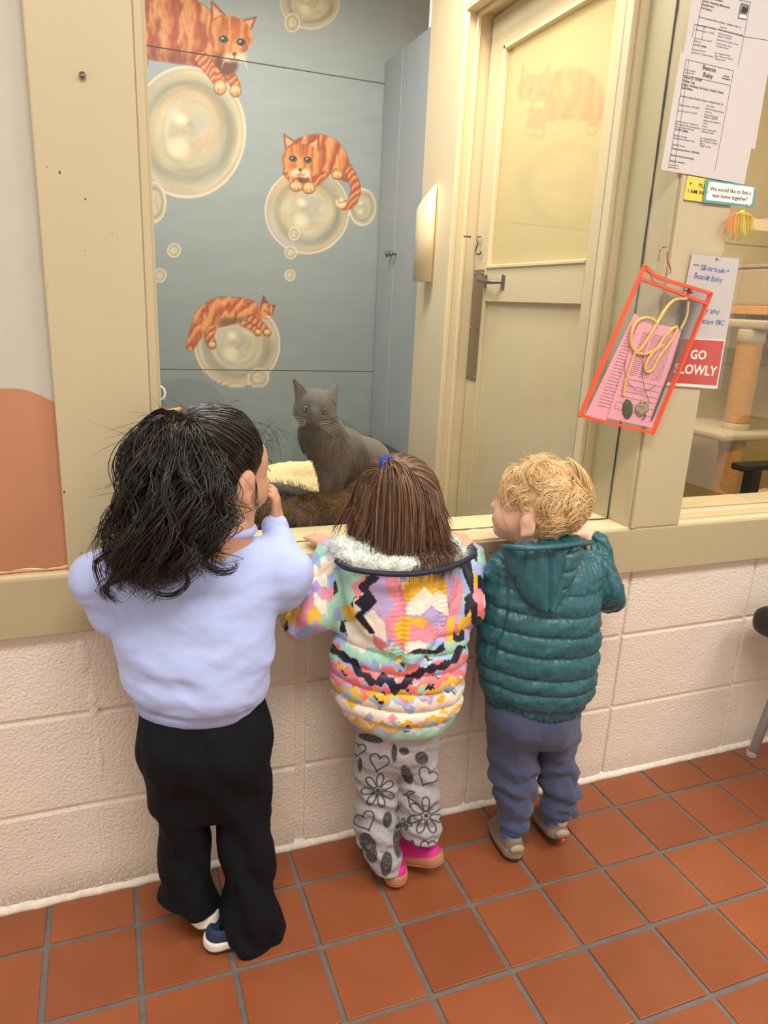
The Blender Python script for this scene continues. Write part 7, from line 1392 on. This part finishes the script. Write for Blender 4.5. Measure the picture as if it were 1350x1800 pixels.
pn_ = thing('pen', 'dark grey pen along the right side inside the pouch', 'pen', px(1170, 680, YP)); A, B = px(*c6(1012, 880), YP-0.002), px(*c6(752, 1560), YP-0.002); tube('barrel', [A, A*0.9+B*0.1, A*0.88+B*0.12, B*0.9+A*0.1, B], [0.0032, 0.0034, 0.0022, 0.0022, 0.0012], mat('pen_grey', (74, 74, 78), 0.35, 0.1), pn_, 10)
cp = px(*c4(765, 330), YP-0.008); ck = thing('clip', 'small dark red clip on the top edge of the pouch', 'clip', cp); box('jaw', cp[0]-0.004, cp[0]+0.004, cp[1]-0.003, cp[1]+0.004, cp[2]-0.006, cp[2]+0.006, mat('clip_red', (150, 14, 26), 0.3), ck, 0.002, 2); tube('wire', [cp+V3(-0.012, 0.003, 0.001), cp+V3(0.012, 0.003, -0.003)], 0.0012, BLACKP, ck, 6)
ho_ = thing('wire_hook', 'bent wire hanger hook holding the orange pouch', 'hook', px(1168, 470, YP)); tube('wire', spline([px(*c4(*q), YP-0.004 if i > 2 else -0.03) for i, q in enumerate(((575, 90), (582, 60), (606, 52), (625, 62), (622, 130), (640, 175), (642, 220), (612, 265), (578, 284), (540, 272), (522, 235), (535, 190), (562, 150), (575, 90)))], 70), 0.0013, STEEL, ho_, 8)
# ------------------------------------------------------------ chair at the right edge
chm = thing('chair', 'black seated chair with grey tube legs at the right edge', 'chair', (2.0, -0.3, 0)); CX0, CZ = 1.685, 0.44
LEG = mat('grey_tube', (150, 146, 148), 0.35, 0.05, 20, metal=0.4)
S = SDF((1.6, -0.60, 0.38), (2.22, 0.02, 0.52), 0.008); S.op(lambda X, Y, Z: np.sqrt(np.maximum(np.abs(X-1.885)-0.185, 0)**2+np.maximum(np.abs(Y+0.275)-0.185, 0)**2+np.maximum(np.abs(Z-0.45)-0.008, 0)**2)-0.03, (1.62, -0.55, 0.40), (2.16, -0.03, 0.5)); v, F = S.mesh(2); v[:, 2] -= 0.018*np.exp(-((v[:, 0]-1.885)**2+(v[:, 1]+0.275)**2)/0.02)*(v[:, 2] > 0.45); mobj('seat', v, F, BLACKP, chm, True)
for x, y, sx, sy in ((1.808, -0.045, 0.035, -0.04), (2.12, -0.045, -0.05, -0.04), (1.74, -0.50, 0.03, 0.06), (2.10, -0.50, -0.03, 0.06)):
    L_ = tube('leg', [(x, y, 0.003), (x+sx*0.1, y+sy*0.1, 0.03), (x+sx, y+sy, 0.425)], 0.0125, LEG, chm, 12); lathe('foot_cap', [(0.0135, 0.0005), (0.0145, 0.003), (0.0145, 0.016), (0.0135, 0.018)], mat('cap_grey', (176, 172, 176), 0.5), L_, (x, y, 0), 'Z', 12)
S = SDF((2.05, -0.6, 0.5), (2.28, 0.02, 0.95), 0.009); S.op(lambda X, Y, Z: np.sqrt(np.maximum(np.abs(X-2.17-0.12*(Z-0.7))-0.006, 0)**2+np.maximum(np.abs(Y+0.275)-0.18, 0)**2+np.maximum(np.abs(Z-0.74)-0.11, 0)**2)-0.025, (2.06, -0.52, 0.56), (2.26, -0.03, 0.92)); v, F = S.mesh(2); mobj('backrest', v, F, BLACKP, chm, True)
for y in (-0.42, -0.13): tube('back_support', [(2.11, y, 0.44), (2.15, y, 0.5), (2.165, y, 0.66)], 0.011, LEG, chm, 10)
